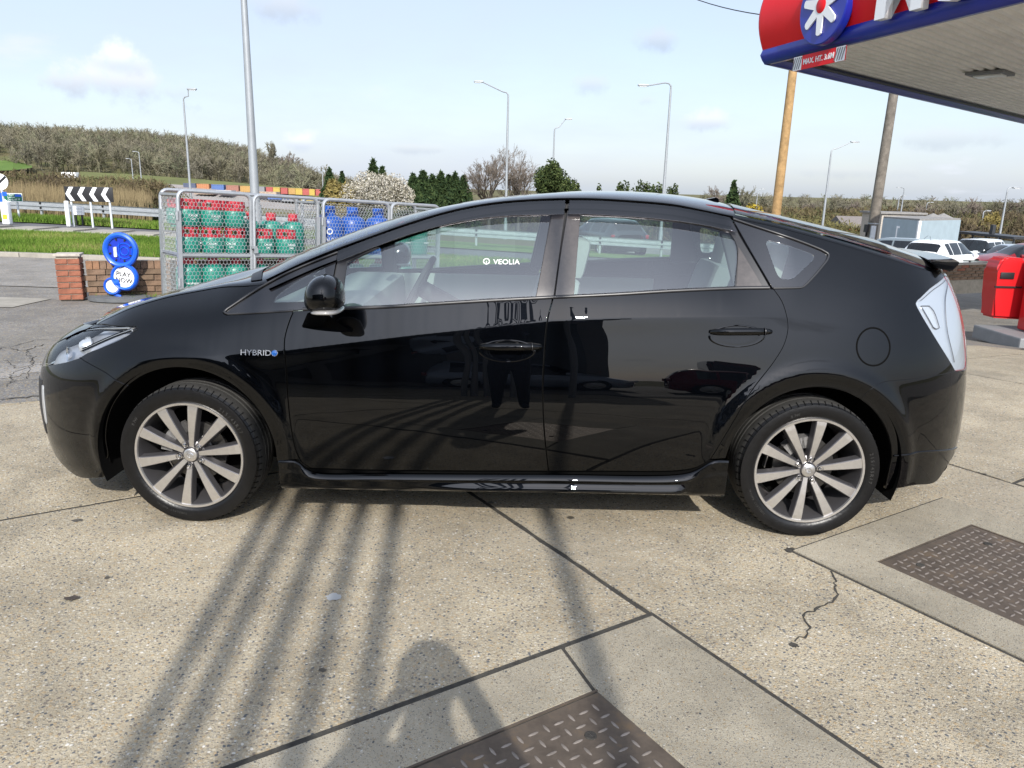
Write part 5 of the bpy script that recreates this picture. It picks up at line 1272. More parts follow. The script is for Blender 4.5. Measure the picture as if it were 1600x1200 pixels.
def cage(label, s0, L, split):
    p = CP0+cd*s0; z = 1.37-CH+slope*s0
    t = thing('gas_cage', label, 'cage', (p[0], p[1], z), group='gas bottle cages'); t.rotation_euler = (0, -math.atan(slope), crz)
    r = .028
    # rounded-top door frames at the front, plain frame behind
    def frame(x0, x1, y, name='frame'):
        R = .09; pts = [(x0, y, .04), (x0, y, CH-R)]
        for q in range(1, 5): a = math.pi/2*q/4; pts.append((x0+R-R*math.cos(a), y, CH-R+R*math.sin(a)))
        pts.append((x1-R, y, CH))
        for q in range(1, 5): a = math.pi/2*q/4; pts.append((x1-R+R*math.sin(a), y, CH-R+R*math.cos(a)))
        pts += [(x1, y, .04), (x0, y, .04)]
        return MB().path(pts, r*.85, 8).build(name, MAT['galvanised'], t)
    sp = L*split
    frame(0, sp-.02, 0, 'door_frame'); frame(sp+.02, L, 0, 'door_frame'); frame(0, L, CDP)
    for (xx, yy) in ((0, .0), (L, 0), (0, CDP), (L, CDP)): MB().box((xx, yy, CH/2-.12), (.05, .05, CH-.24)).build('corner_post', MAT['galvanised'], t, 0)
    for (a, b) in ((0, sp), (sp, L)): MB().box(((a+b)/2, -.004, .635), (b-a-.05, .03, .035)).build('door_rail', MAT['galvanised'], t, 0)
    for xx in (0, L):
        for zz in (CH-.05, .64, .08): MB().box((xx, CDP/2, zz), (.03, CDP, .03)).build('side_rail', MAT['galvanised'], t, 0)
    MB().box((L/2, CDP/2, .605), (L-.04, CDP-.06, .02)).build('shelf', MAT['galvanised'], t, 0)
    MB().box((L/2, CDP/2, .03), (L, CDP, .05)).build('floor', MAT['galvanised'], t, 0)
    MB().box((sp, -.045, .74), (.07, .03, .03)).box((sp+.02, -.05, .70), (.05, .03, .07)).build('padlock', MAT['galvanised'], t)
    for zz in (.3, 1.1):
        MB().tube((-.02, -.02, zz-.05), (-.02, -.02, zz+.05), .018).build('hinge', MAT['galvanised'], t)
    for (x0, w) in ((.03, sp-.07), (sp+.05, L-sp-.08)):
        o = link_mesh('wire_mesh', hexmesh(w, CH-.13), None, t); o.location = (x0, .008, .08); o['kind'] = 'stuff'
    o = link_mesh('wire_mesh', hexmesh(L-.06, CH-.13, .05, .066), None, t); o.location = (.03, CDP, .08); o['kind'] = 'stuff'
    for xx in (0, L):
        o = link_mesh('wire_mesh', hexmesh(CDP-.05, CH-.13, .05, .066), None, t); o.location = (xx, .03, .08); o.rotation_euler = (0, 0, math.pi/2); o['kind'] = 'stuff'
    cages.append((t, s0, L, sp)); return t
cage('galvanised mesh cage full of green and red gas bottles, nearer of the two', 0, 1.84, .5)
cage('galvanised mesh cage with blue gas bottles, farther of the two', 1.92, 1.95, .55)
# bottle prototypes
def bottle_proto(kind):
    o = bpy.data.objects.new('gas_bottle', None); COL.objects.link(o)
    if kind == 'patio':
        MB().lathe([(.10, 0), (.105, .0), (.105, .03), (.135, .04), (.146, .07), (.148, .12), (.148, .19), (.138, .225), (.10, .25), (.03, .262), (.001, .262)], 28).build('body', MAT['gas_green'], o)
        sh = MB(); sh.lathe([(.118, .225), (.128, .222), (.128, .262), (.118, .262)], 28, closed=True).lathe([(.118, .325), (.128, .325), (.128, .35), (.118, .35)], 28, closed=True)
        for k in range(7):
            a = 2*math.pi*k/7; sh.box((0, 0, 0), (.012, .052, .075), M=Matrix.Rotation(a, 4, 'Z') @ Matrix.Translation((.123, 0, .293)))
        sh.build('collar', MAT['gas_red'], o)
        MB().tube((0, 0, .255), (0, 0, .315), .022).tube((0, 0, .30), (.05, 0, .30), .012).build('valve', MAT['gas_valve'], o)
        text_mesh('lettering', 'CALOR', .036, MAT['sign_white'], o, Matrix.Translation((-.01, -.1495, .155)) @ Matrix.Rotation(math.pi/2, 4, 'X'), .003)
        text_mesh('lettering', 'GAS', .03, MAT['sign_white'], o, Matrix.Translation((-.01, -.1495, .115)) @ Matrix.Rotation(math.pi/2, 4, 'X'), .003)
    else:
        m = MAT['gas_blue'] if kind == 'butane' else MAT['gas_green']
        MB().lathe([(.12, 0), (.125, .0), (.125, .03), (.145, .045), (.155, .08), (.155, .36), (.142, .41), (.11, .445), (.05, .462), (.001, .465)], 28).build('body', m, o)
        sh = MB(); sh.lathe([(.058, .45), (.066, .45), (.066, .56), (.058, .56)], 20, closed=True); sh.build('guard', m if kind == 'butane' else MAT['gas_red'], o)
        MB().tube((0, 0, .45), (0, 0, .53), .02).build('valve', MAT['gas_valve'], o)
        if kind == 'butane':
            text_mesh('lettering', 'CALOR', .05, MAT['sign_white'], o, Matrix.Translation((0, -.1565, .19)) @ Matrix.Rotation(math.pi/2, 4, 'X'), .003)
            MB().lathe([(.022, 0), (.034, 0), (.034, -.004), (.022, -.004)], 24, 'Y', (0, -.156, .28), closed=True).build('roundel', MAT['sign_white'], o)
            text_mesh('lettering', 'BUTANE', .026, MAT['sign_white'], o, Matrix.Translation((0, -.1565, .14)) @ Matrix.Rotation(math.pi/2, 4, 'X'), .003)
        else: text_mesh('lettering', 'PROPANE', .034, MAT['sign_white'], o, Matrix.Translation((0, -.1565, .22)) @ Matrix.Rotation(math.pi/2, 4, 'X'), .003)
    return o
PRO = {k: bottle_proto(k) for k in ('patio', 'butane', 'propane')}; used_p = set()
ORD = ['first', 'second', 'third', 'fourth', 'fifth', 'sixth', 'seventh']
def put_bottle(cg, kind, x, y, z, rz, label, group, sc=1.0):
    o = PRO[kind] if kind not in used_p else dup(PRO[kind]); used_p.add(kind)
    t, s0, L, sp = cg; M = Matrix.Translation(t.location) @ t.rotation_euler.to_matrix().to_4x4() @ Matrix.Translation((x, y, z)) @ Matrix.Rotation(rz, 4, 'Z') @ Matrix.Diagonal((sc, sc, sc, 1))
    o.matrix_world = M; tag(o, label, 'gas bottle', group)
c1, c2 = cages
for q, zz in enumerate((.617, .617+.335)):
    for k in range(3):
        put_bottle(c1, 'patio', .165+.295*k, .17, zz, rng.normal(0, .5), 'squat green bottle, red collar, %s stacked layer on shelf, %s from cage end' % (('lower', 'upper')[q], ORD[k]), 'stacked patio gas bottles')
for k in range(3): put_bottle(c1, 'patio', .165+.295*k, .47, .952, rng.normal(0, .5), 'squat green bottle with red collar, back row of the shelf, %s along' % ORD[k], 'stacked patio gas bottles')
for k in range(2): put_bottle(c1, 'patio', 1.13+.33*k, .17, .617, rng.normal(0, .4), 'single green bottle with red collar on shelf right of the padlock, %s along' % ORD[k], 'patio gas bottles on the right shelf')
for k in range(3): put_bottle(c1, 'propane', 1.06+.32*k, .46, .617, rng.normal(0, .5), 'tall green bottle standing behind the short ones, %s right of the padlock' % ORD[k], 'tall green gas bottles')
for k in range(3): put_bottle(c1, 'propane', .17+.30*k, .2, .055, rng.normal(0, .5), 'tall green bottle on the cage floor, %s from the near end' % ORD[k], 'tall green gas bottles')
for k in range(2): put_bottle(c1, 'propane', 1.10+.34*k, .25, .055, rng.normal(0, .5), 'tall green bottle on the cage floor right of the door post, %s along' % ORD[k], 'tall green gas bottles')
for k in range(3): put_bottle(c2, 'butane', .22+.40*k, .24+.05*(k % 2), .617, (-.45, 1.3, .5)[k], 'blue gas bottle on the shelf of the far cage, %s from its near end' % ORD[k], 'blue gas bottles', 1.25)
for k in range(2): put_bottle(c2, 'propane', 1.38+.33*k, .2, .617, rng.normal(0, .5), 'tall green bottle with red guard at the far end of cages, %s along' % ORD[k], 'tall green gas bottles')
for k in range(4): put_bottle(c2, 'propane', .25+.42*k, .3, .055, rng.normal(0, .5), 'tall green bottle on the far cage floor, %s along' % ORD[k], 'tall green gas bottles')
# ---- lamp posts
def lamp(label, px, py, ytop, d, arm=(0, 0), r=.075, group='street lamps', head=True, mat='lamp_post'):
    b = at(px, py, d); g = float(terrain(np.array(b[0]), np.array(b[1]))) if d > 40 else float(gz(b[0], b[1]))
    # the top is taken where the leaning image line reaches ytop
    zt_ = CAM[2]+(at(px, ytop, d)[2]-CAM[2])
    t = thing('street_lamp', label, 'lamp post', (b[0], b[1], g-.2), group=group)
    H = zt_-g+.2; s_ = d/1200
    MB().tube((0, 0, 0), (0, 0, 1.3), r*1.7, r*1.6, 12).tube((0, 0, 1.3), (0, 0, H-.35), r*1.25, r*.75, 12).build('column', MAT[mat], t)
    if head:
        ax, az_ = arm[0]*s_, arm[1]*s_
        sg_ = 1 if ax > 0 else -1
        MB().path([(0, 0, H-.4), (0, 0, H-.12), (sg_*.12, 0, H+.02), (sg_*.35, 0, H+.06), (ax, 0, H+az_)], [r*.75, r*.7, r*.6, r*.55, r*.5], 8).build('bracket', MAT[mat], t)
        MB().box((ax+sg_*.25, 0, H+az_+.02), (.62, .22, .10), bev=.03).build('lantern', MAT['lamp_post'], t)
        MB().box((ax+sg_*.28, 0, H+az_-.045), (.42, .16, .03)).build('diffuser', MAT['sign_white'], t)
    return t
lamp('tall thick grey column rising out of the picture behind the cages', 398, 300, -90, 24, (40, 6), .11)
lamp('slender lamp post left of the tall column, short kinked top', 297, 292, 152, 54, (8, 11), .07)
lamp('lamp post with its arm to the left above the bare trees', 791, 298, 145, 52, (-38, 14))
lamp('shorter lamp post with its arm up to the right beside the dark evergreen', 863, 298, 200, 68, (16, 13))
lamp('lamp post with level arm to the left above the car roof', 1037, 300, 131, 46, (-34, -3))
lamp('lamp post with rising arm to the right between the two timber poles', 1286, 345, 233, 58, (28, 11))
lamp('tiny far lamp post over the conifer row', 679, 310, 272, 190, (4, 2), .12)
lamp('thin far post beside the yellow willow', 505, 305, 262, 150, (3, 2), .10)
lamp('far lamp in front of the wooded hill, left of a pair', 208, 280, 249, 160, (-4, 1), .10)
lamp('far lamp in front of the wooded hill, right of a pair', 221, 282, 238, 150, (-5, 1), .10)
lamp('pale far lamp left of the grey cabin roof line, taller', 1408, 330, 294, 120, (-6, 1), .10)
lamp('pale far lamp left of the grey cabin roof line, shorter', 1402, 330, 306, 140, (5, 1), .10)
lamp('far lamp above the grey cabin', 1446, 335, 317, 150, (5, 1), .10)
lamp('camera mast at the right edge above the shelter', 1563, 362, 293, 60, (8, 0), .075)
lamp('far slim lamp in the scrub right of the cabin', 1533, 355, 330, 100, (4, 1), .08)
lamp('far lamp beside the small conifer', 1182, 318, 297, 120, (6, 2), .08)
# ---- timber poles and a wire
plain('timber_warm', (.34, .215, .095), .9, var=.35, vscale=5, bump=.3, bscale=30); plain('timber_grey', (.155, .137, .115), .92, var=.4, vscale=5, bump=.4, bscale=30)
for (px, py, d, mat, lb, lean, rr) in ((1211, 335, 24, 'timber_warm', 'warm brown timber pole behind the canopy corner', (.014, 0), .15), (1361, 365, 27, 'timber_grey', 'weathered grey timber pole under the canopy', (.02, 0), .18)):
    b = at(px, py, d); g = float(gz(b[0], b[1])); t = thing('timber_pole', lb, 'pole', (b[0], b[1], g)); H = 9.5
    t.rotation_euler = (0, lean[0], 0)
    MB().path([(0, 0, -.3), (0, 0, H*.5), (0, 0, H)], [rr, rr*.86, rr*.72], 14).build('shaft', MAT[mat], t)
    MB().lathe([(rr*.99, 1.75), (rr*1.0, 1.75), (rr*1.0, 1.79), (rr*.99, 1.79)], 14, closed=True).build('strap', MAT['galvanised'], t)
    MB().box((-rr-.05, -.02, 1.6), (.10, .16, .26)).tube((-rr-.02, 0, -.2), (-rr-.02, 0, 1.5), .025).build('junction_box', MAT['dark_plastic'], t)
    if mat == 'timber_grey': MB().box((-rr*.3, -rr*.96, .75), (.16, .06, 1.9)).build('cable_cover', MAT['sign_grey'], t)
wire_ = MB(); a, b = at(1060, -12, 30), at(1215, 26, 24)
wire_.path([a+(b-a)*q-np.array([0, 0, .12*4*q*(1-q)]) for q in np.linspace(0, 1, 9)], .016, 6)
tag(wire_.build('overhead_wire', MAT['sign_black']), 'thin dark overhead wire running to the canopy corner', 'wire')
# ================================================================ canopy, pump, car park
plain('fascia_red', (.72, .012, .018), .4, coat=.0, spec=.25, var=.05, vscale=2); plain('fascia_blue', (.010, .022, .30), .35, coat=.3, var=.08, vscale=2); plain('soffit', (.85, .82, .76), .6, var=.10, vscale=1.5); plain('soffit_trim', (.02, .022, .03), .4)
plain('pump_red', (.50, .010, .014), .35, coat=.2, var=.06, vscale=4); plain('pump_grey', (.20, .205, .21), .55, var=.1); plain('lamp_glass', (.8, .8, .78), .3)
def on_z(px, py, z):
    r = ray(px, py); return CAM+r*((z-CAM[2])/r[2])
ZS = 3.6
K0 = on_z(1195, 97, ZS)[:2]; dA = on_z(1600, -5, ZS)[:2]-K0; dA /= np.linalg.norm(dA); dB_ = np.array([math.sin(math.radians(48.24)), math.cos(math.radians(48.24))])
LA, LB = 7.5, 15.0
can = thing('filling_station_canopy', 'red filling station canopy with blue edge and white letters at upper right', 'canopy', (K0[0], K0[1], ZS))
oA = np.array([dA[1], -dA[0]]);
if np.dot(oA, dB_) > 0: oA = -oA             # outward from the sign side
oB = np.array([-dB_[1], dB_[0]])
if np.dot(oB, dA) > 0: oB = -oB
def strip_profile(name, p0, d, L, o, prof, mat, n=2):
    """profile (out, z) swept along a horizontal edge"""
    V, F = [], []; k = len(prof)
    for q in range(n):
        b = p0+d*L*q/(n-1)
        for (a, z) in prof: V.append((b[0]+o[0]*a, b[1]+o[1]*a, z))
    for q in range(n-1):
        for j in range(k-1): F.append((q*k+j, q*k+j+1, (q+1)*k+j+1, (q+1)*k+j))
    return V, F
z0 = np.zeros(2)
def bow(a): return .16*math.sin(math.pi*min(max(a, 0), 1))
prof_red = [(bow((z-.17)/1.05*.86+.1), z) for z in np.linspace(.18, 1.10, 12)]+[(-.1, 1.13)]
prof_blue = [(-.09, .16), (-.09, -.04), (.0, -.04), (.045, .02), (.085, .10), (prof_red[0][0], .18)]
# the sign side starts at the corner with a rounded end cap
def end_cap(prof, name, mat, inner):
    V, F = [], []; k = len(prof); n = 9
    for q in range(n):
        f = q/(n-1); o = oA*(1-f)+oB*f; o = o/np.linalg.norm(o)
        for (a, z) in prof: V.append((o[0]*a, o[1]*a, z))
    for q in range(n-1):
        for j in range(k-1): F.append((q*k+j, q*k+j+1, (q+1)*k+j+1, (q+1)*k+j))
    return V, F
for nm, prof, mat in (('fascia', prof_red, 'fascia_red'), ('edge_band', prof_blue, 'fascia_blue')):
    for (d, L, o) in ((dA, LA, oA), (dB_, LB, oB)):
        V, F = strip_profile(nm, z0, d, L, o, prof, mat); mesh_np(nm, V, F, MAT[mat], can)
    V, F = end_cap(prof, nm, mat, None); mesh_np('corner_cap', V, F, MAT[mat], can)
for (d, L, o, p0) in ((dA, LA, -oA, dB_*LB), (dB_, LB, -oB, dA*LA)):
    V, F = strip_profile('fascia', p0, d, L, o, prof_red, None); mesh_np('fascia', V, F, MAT['fascia_red'], can)
    V, F = strip_profile('edge_band', p0, d, L, o, prof_blue, None); mesh_np('edge_band', V, F, MAT['fascia_blue'], can)
V = [(*(dA*a+dB_*b), z) for z in (1.12,) for (a, b) in ((0, 0), (LA, 0), (LA, LB), (0, LB))]; mesh_np('roof_deck', V, [(0, 1, 2, 3)], MAT['soffit_trim'], can, smooth=False)
# ribbed soffit: real ribs, each a plank of sheet
rib_w = .19; nrib = int(LA/rib_w)
pr = [(0, .045), (.02, .0), (.085, .0), (.105, .045), (.19, .045)]
bx_ = oA*0
V, F = [], []
for q in range(nrib):
    for (a, z) in pr:
        for s_ in (.06, LB-.06):
            p = dA*(q*rib_w+a+.08)+dB_*s_; V.append((p[0], p[1], z+.10))
k = 0
for q in range(nrib*len(pr)-1):
    F.append((2*q, 2*q+1, 2*q+3, 2*q+2))
so = mesh_np('ribbed_soffit', V, F, MAT['soffit'], can, smooth=False)
for (d, L, o, p0) in ((dA, LA, oA, z0), (dB_, LB, oB, z0)):
    V, F = strip_profile('soffit_trim', p0, d, L, o, [(-.24, .09), (-.13, .085), (-.12, .06), (-.092, .06)], None); mesh_np('soffit_trim', V, F, MAT['soffit_trim'], can, smooth=False)
lp = on_z(1545, 127, ZS-.05)
lt = MB().box((lp[0]-K0[0], lp[1]-K0[1], .07), (.62, .62, .05), rz=math.atan2(dB_[1], dB_[0]), bev=.01).build('canopy_light', MAT['pump_grey'], can)
MB().box((lp[0]-K0[0], lp[1]-K0[1], .035), (.30, .46, .03), rz=math.atan2(dB_[1], dB_[0]), bev=.01).build('lens', MAT['lamp_glass'], lt)
# canopy columns out of the picture
for (a, b) in ((5.5, 6.0), (3.5, 12.0)):
    p = dA*a+dB_*b; MB().box((p[0], p[1], -1.95), (.3, .3, 3.9)).build('column', MAT['sign_white'], can, 0)
# sign face frame: x along dA (towards the right), z up, outwards oA
exv = Vector((dA[0], dA[1], 0)); nzv = Vector((oA[0], oA[1], 0))
def face_M(px, py, out=.17):
    """frame on the fascia where the sight line meets the plane of the sign side"""
    r = ray(px, py); n = np.array([oA[0], oA[1], 0]); p0 = np.array([K0[0], K0[1], ZS])+n*out; t_ = np.dot(p0-CAM, n)/np.dot(r, n); p = CAM+r*t_-np.array([K0[0], K0[1], ZS])
    return Matrix(((exv.x, 0, nzv.x, p[0]), (exv.y, 0, nzv.y, p[1]), (0, 1, 0, p[2]), (0, 0, 0, 1))), p
M, pc = face_M(1292, 12, .17)
e1 = face_M(1242, 20, .17)[1]; e2 = face_M(1341, 0, .17)[1]; rl0 = np.linalg.norm((e2-e1)[:2])/2
Mc, pc = face_M(1291, 9, .17)
rdisc = .52
ld = MB().lathe([(.001, .06), (rdisc*.97, .06), (rdisc, .045), (rdisc, -.06)], 64, 'Z', M=Mc).build('logo_disc', MAT['fascia_blue'], can)
sw_ = MB(); 
for k in range(7):
    a = math.radians(90+360/7*k+26)
    sw_.prism([(.05, -.075), (rdisc*.72, -.052), (rdisc*.76, -.03), (rdisc*.77, 0), (rdisc*.76, .03), (rdisc*.72, .052), (.05, .075)], .062+.0006*k, .085+.0006*k, Mc @ Matrix.Rotation(a, 4, 'Z'))
sw_.build('logo_star', MAT['sign_white'], ld); MB().lathe([(.001, .092), (.10, .092), (.105, .088), (.105, .07)], 32, 'Z', M=Mc).build('logo_core', MAT['fascia_red'], ld)
Mt, pt_ = face_M(1368, 26, .20)
text_mesh('lettering', 'MURCO', 1.12, MAT['sign_white'], can, Mt @ Matrix.Translation((0, .31, 0)), .055, 'LEFT', .035)
# height warning strip
Mw, pw = face_M(1279, 92, .06)
hw = MB().box((0, 0, 0), (1.18, .20, .012), M=Mw).build('height_sign', MAT['fascia_red'], can)
text_mesh('lettering', 'MAX. HT. 3.6M', .108, MAT['sign_white'], hw, Mw @ Matrix.Translation((0, 0, .008)), .002, 'CENTER', .003)
for s_ in (-1, 1):
    MB().box((s_*.485, 0, .007), (.20, .198, .003), M=Mw).build('hazard_end', MAT['sign_white'], hw)
    for k in range(4):
        b = MB(); x = s_*.485-.095+k*.05; b.prism([(x-.03, -.083), (x-.008, -.083), (x+.045, .083), (x+.022, .083)], .009, .0115, Mw); b.build('hazard_stripe', MAT['pump_grey'], hw, 0)
# ---- pump / vacuum unit in red on its island
pz = float(gz(6.3, 6.0)); pd = 10.0
a0 = at(1553, 497, pd); pump = thing('red_dispenser', 'red rounded dispenser cabinet with dark slot on the island at right edge', 'dispenser', (a0[0], a0[1], pz))
def slab_profile(name, pts_px, d, thick, mat, par, bev=.03):
    P = [at(*p, d) for p in pts_px]; b = MB(); b.prism([(p[0]-a0[0], p[2]-pz) for p in P], 0, thick, Matrix.Rotation(math.pi/2, 4, 'X') @ Matrix.Translation((0, 0, -thick)))
    bmesh.ops.bevel(b.bm, geom=list(b.bm.edges), offset=bev, segments=3, affect='EDGES'); return b.build(name, mat, par)
slab_profile('cabinet', [(1551, 497), (1555, 465), (1559, 425), (1562, 412), (1568, 404), (1576, 402), (1604, 404), (1604, 500)], pd, .30, MAT['pump_red'], pump)
sl = [at(1566, 430, pd-.02), at(1584, 432, pd-.02)]
MB().box(((sl[0][0]+sl[1][0])/2-a0[0], -.004, (sl[0][2]+sl[1][2])/2-pz), (.18, .02, .085), bev=.009).build('slot', MAT['sign_black'], pump)
b0, b1 = at(1554, 448, pd), at(1596, 448, pd); MB().box(((b0[0]+b1[0])/2-a0[0], -.004, b0[2]-pz), (b1[0]-b0[0], .02, .022)).build('band', MAT['sign_black'], pump)
for o in pump.children: 
    if o.name.startswith(('slot', 'band')): o.location.y += 0.0
p2 = thing('red_service_unit', 'red, white and blue service unit cut by the right edge', 'service unit', (at(1620, 450, 9.65)[0]-.1, a0[1]-.35, pz))
MB().box((.75, 0, .62), (1.3, .5, .86), bev=.03).build('body', MAT['pump_red'], p2)
MB().box((.75, 0, 1.075), (1.3, .52, .05), bev=.01).build('top_cap', MAT['sign_white'], p2)
b = MB(); cpts = [(.10+.42*q, .22+.30*math.sin(q*1.45)) for q in np.linspace(0, 1.2, 10)]; b.prism([(.10, .21)]+cpts+[(1.38, .22)], .252, .257, Matrix.Rotation(math.pi/2, 4, 'X')); b.build('white_swoosh', MAT['sign_white'], p2, 0)
MB().path([(x, -.262, z) for x, z in cpts], .012, 6).build('blue_line', MAT['fascia_blue'], p2)
text_mesh('lettering', 'MURCO', .085, MAT['sign_white'], p2, Matrix.Translation((.24, -.256, .88)) @ Matrix.Rotation(math.pi/2, 4, 'X'), .003, 'LEFT')
isl2 = MB(); isl2.box((a0[0]+1.2, a0[1]-.25, pz+.09), (2.6, 1.0, .18), bev=.02); o = isl2.build('pump_island', MAT['pump_grey'], None, 0); o['kind'] = 'structure'
# ---- low brick wall of the car park
cw0, cw1 = at(1470, 437, 15.5), at(1640, 437, 17.0)
vec = cw1[:2]-cw0[:2]; Lw = float(np.linalg.norm(vec)); zc_ = float(gz(*((cw0[:2]+cw1[:2])/2)))
zt_w = at(1520, 413.5, 15.9)[2]
cpw = thing('car_park_wall', 'low old brick wall in front of the parked cars', 'wall', (cw0[0], cw0[1], 0), math.atan2(vec[1], vec[0]))
zlo = at(1520, 437, 15.9)[2]
MB().box((Lw/2, .1, (zt_w+zlo-.3)/2), (Lw, .18, zt_w-zlo+.27)).build('core', MAT['mortar'], cpw, 0)
nb = 5; hb = (zt_w-zlo)/nb
wb = [brick_mesh(.212, hb-.011, .04, 40+k) for k in range(4)]
for k, m in enumerate(wb): m.materials.append((MAT['brick_brown'], MAT['brick_red'], MAT['brick_brown_b1'], MAT['brick_brown_b2'])[k])
for c in range(nb):
    x = .11*(c % 2)
    while x < Lw:
        put_brick(wb[int(rng.choice(4, p=[.4, .12, .24, .24]))], None, cpw, (x, .006+rng.normal(0, .003), zlo+hb*(c+.5)), 0); x += .222
x = 0.0
MB().box((Lw/2, .1, zt_w+.012), (Lw, .22, .03), bev=.008).build('coping', MAT['coping'], cpw, 0)
# ---- parked cars (lofted bodies, glazed, on wheels)
glass('car_glass', (.16, .19, .20), 1.55)
def simple_car(name, label, loc, rz, paint, kind='hatch', L=4.3, W=1.80, H=1.46, group='parked cars', face='rear'):
    t = thing(name, label, 'car', loc, rz, group)
    # station: x, bottom, belt, top, half width low, half width at roof
    if kind == 'suv':
        st = [(-.50, .42, .86, .90, .60, .50), (-.492, .28, .88, .96, .80, .55), (-.478, .24, .93, 1.12, .90, .60), (-.44, .22, .96, H-.10, .95, .62), (-.38, .22, .97, H-.02, .98, .66), (-.2, .22, .97, H, 1, .68), (.0, .22, .96, H, 1, .68), (.12, .22, .95, H-.03, 1, .66), (.25, .22, .95, 1.10, 1, .70), (.30, .22, .95, 1.01, .99, .74), (.40, .22, .90, .95, .97, .76), (.455, .24, .82, .86, .92, .74), (.485, .27, .70, .74, .80, .62), (.50, .36, .60, .63, .60, .48)]
    elif kind == 'saloon':
        st = [(-.50, .40, .80, .84, .60, .50), (-.49, .26, .86, .92, .82, .60), (-.46, .22, .90, .98, .92, .70), (-.36, .20, .91, 1.02, .98, .72), (-.30, .20, .91, 1.14, .99, .68), (-.18, .20, .91, H-.02, 1, .62), (-.02, .20, .91, H, 1, .63), (.08, .20, .90, H-.05, 1, .62), (.22, .20, .90, 1.02, 1, .70), (.27, .20, .89, .95, .99, .74), (.40, .20, .83, .87, .97, .76), (.46, .22, .75, .79, .90, .72), (.488, .26, .66, .69, .78, .6), (.50, .36, .58, .61, .6, .48)]
    else:
        st = [(-.50, .42, .84, .88, .62, .50), (-.492, .28, .88, .95, .82, .56), (-.475, .23, .92, 1.08, .91, .60), (-.44, .21, .94, 1.27, .95, .61), (-.39, .20, .94, H-.06, .98, .62), (-.28, .20, .93, H-.005, 1, .64), (-.12, .20, .92, H, 1, .65), (.04, .20, .91, H-.03, 1, .64), (.13, .20, .90, H-.13, 1, .64), (.25, .20, .90, 1.02, 1, .70), (.30, .20, .89, .95, .99, .74), (.41, .20, .82, .86, .96, .75), (.465, .23, .74, .77, .89, .70), (.49, .27, .64, .67, .76, .58), (.50, .36, .56, .58, .58, .46)]
    arr = np.array(st); c = catmull(arr*np.array([4, 1, 1, 1, 1, 1]), .06); c[:, 0] /= 4
    w = W/2; sec = []
    for x, zb, zl, zt, a, b in c:
        hw, tw = w*a, w*b; zm = zb+(zl-zb)*.55; gl = max(zt-zl, .02)
        pts = [(0, zb), (hw*.86, zb), (hw*.97, zb+.07), (hw, zm), (hw*.99, zl-.06), (hw*.955, zl)]
        for f in (.25, .5, .75, .9): pts.append((hw*.955+(tw-hw*.955)*f**1.12, zl+gl*f*.93))
        pts += [(tw*.90, zt-gl*.02), (tw*.5, zt+.008), (0, zt+.012)]
        sec.append([(x*L, y, z) for y, z in pts])
    A = np.array(sec); n, k = A.shape[:2]
    parts = {}
    def region(i, j):
        xm = (A[i, j, 0]+A[i+1, j, 0])/2/L; side = 5 <= j <= 8
        slope = (A[i+1, -1, 2]-A[i, -1, 2])/(abs(A[i+1, -1, 0]-A[i, -1, 0])+1e-6); gl = A[i, -1, 2]-A[i, 5, 2]
        wx0, wx1 = (-.46, .235) if kind != 'saloon' else (-.31, .215)
        if side and 6 <= j <= 8 or (side and j == 5):
            if wx0+.09 < xm < wx1 and gl > .14 and j <= 8:
                for nm_, lo, hi in ((('rear_quarter_window', -.40, -.285), ('rear_window_side', -.27, -.075), ('front_window_side', -.055, .215)) if kind != 'saloon' else (('rear_window_side', -.26, -.06), ('front_window_side', -.04, .20))):
                    if lo < xm < hi: return nm_
        if j >= 9 or (j >= 8 and False):
            if slope < -.28 and .04 < xm < .26: return 'windscreen'
            if slope > .5 and gl > .12 and xm < -.17: return 'rear_screen'
        if xm < -.462 and 2 <= j <= 4 and False: return 'x'
        return 'body'
    for i in range(n-1):
        for j in range(k-1):
            parts.setdefault(region(i, j), []).append((i, j))
    for nm_, cells in parts.items():
        for sg_ in ((1, -1) if 'side' in nm_ or 'quarter' in nm_ else (0,)):
            V, F, mp = [], [], {}
            def vid(i, j, s_):
                key = (i, j, s_)
                if key not in mp: p = A[i, j]; mp[key] = len(V); V.append((p[0], p[1]*s_, p[2]))
                return mp[key]
            for (i, j) in cells:
                for s_ in ((1, -1) if sg_ == 0 else (sg_,)):
                    q = (vid(i, j, s_), vid(i+1, j, s_), vid(i+1, j+1, s_), vid(i, j+1, s_)); F.append(q[::-1] if s_ > 0 else q)
            mesh_np(nm_, V, F, paint if nm_ == 'body' else MAT['car_glass'], t)
    zsil = .33; R = .32 if kind != 'suv' else .35
    wpos = (-.305, .30) if kind != 'saloon' else (-.29, .31)
    for fx_ in wpos:
        for sg_ in (1, -1):
            y = sg_*(w*.985)
            MB().lathe([(.0, -.0), (R+.055, 0), (R+.06, .012), (R+.06, -.15)], 30, 'Y', (fx_*L, y*1.0, R)).build('wheel_arch', MAT['liner'], t)
            wl_ = MB().lathe([(R*.66, .028), (R*.8, .034), (R*.95, .028), (R, .0), (R, -.17), (R*.6, -.18)], 30, 'Y', (fx_*L, y, R)); wo = wl_.build('wheel', MAT['rubber'], t)
            if sg_ < 0: pass
            ri = MB(); ri.lathe([(.001, .022), (R*.16, .022), (R*.2, .012), (R*.60, .010), (R*.64, .028), (R*.67, .028)], 30, 'Y', (fx_*L, y, R))
            for q in range(5):
                a = q*2*math.pi/5; ri.box((0, 0, 0), (R*.55, .02, .06), M=Matrix.Translation((fx_*L+R*.38*math.cos(a), y+.02*sg_, R+R*.38*math.sin(a))) @ Matrix.Rotation(-a, 4, 'Y'))
            ri.build('rim', MAT['alloy'], wo)
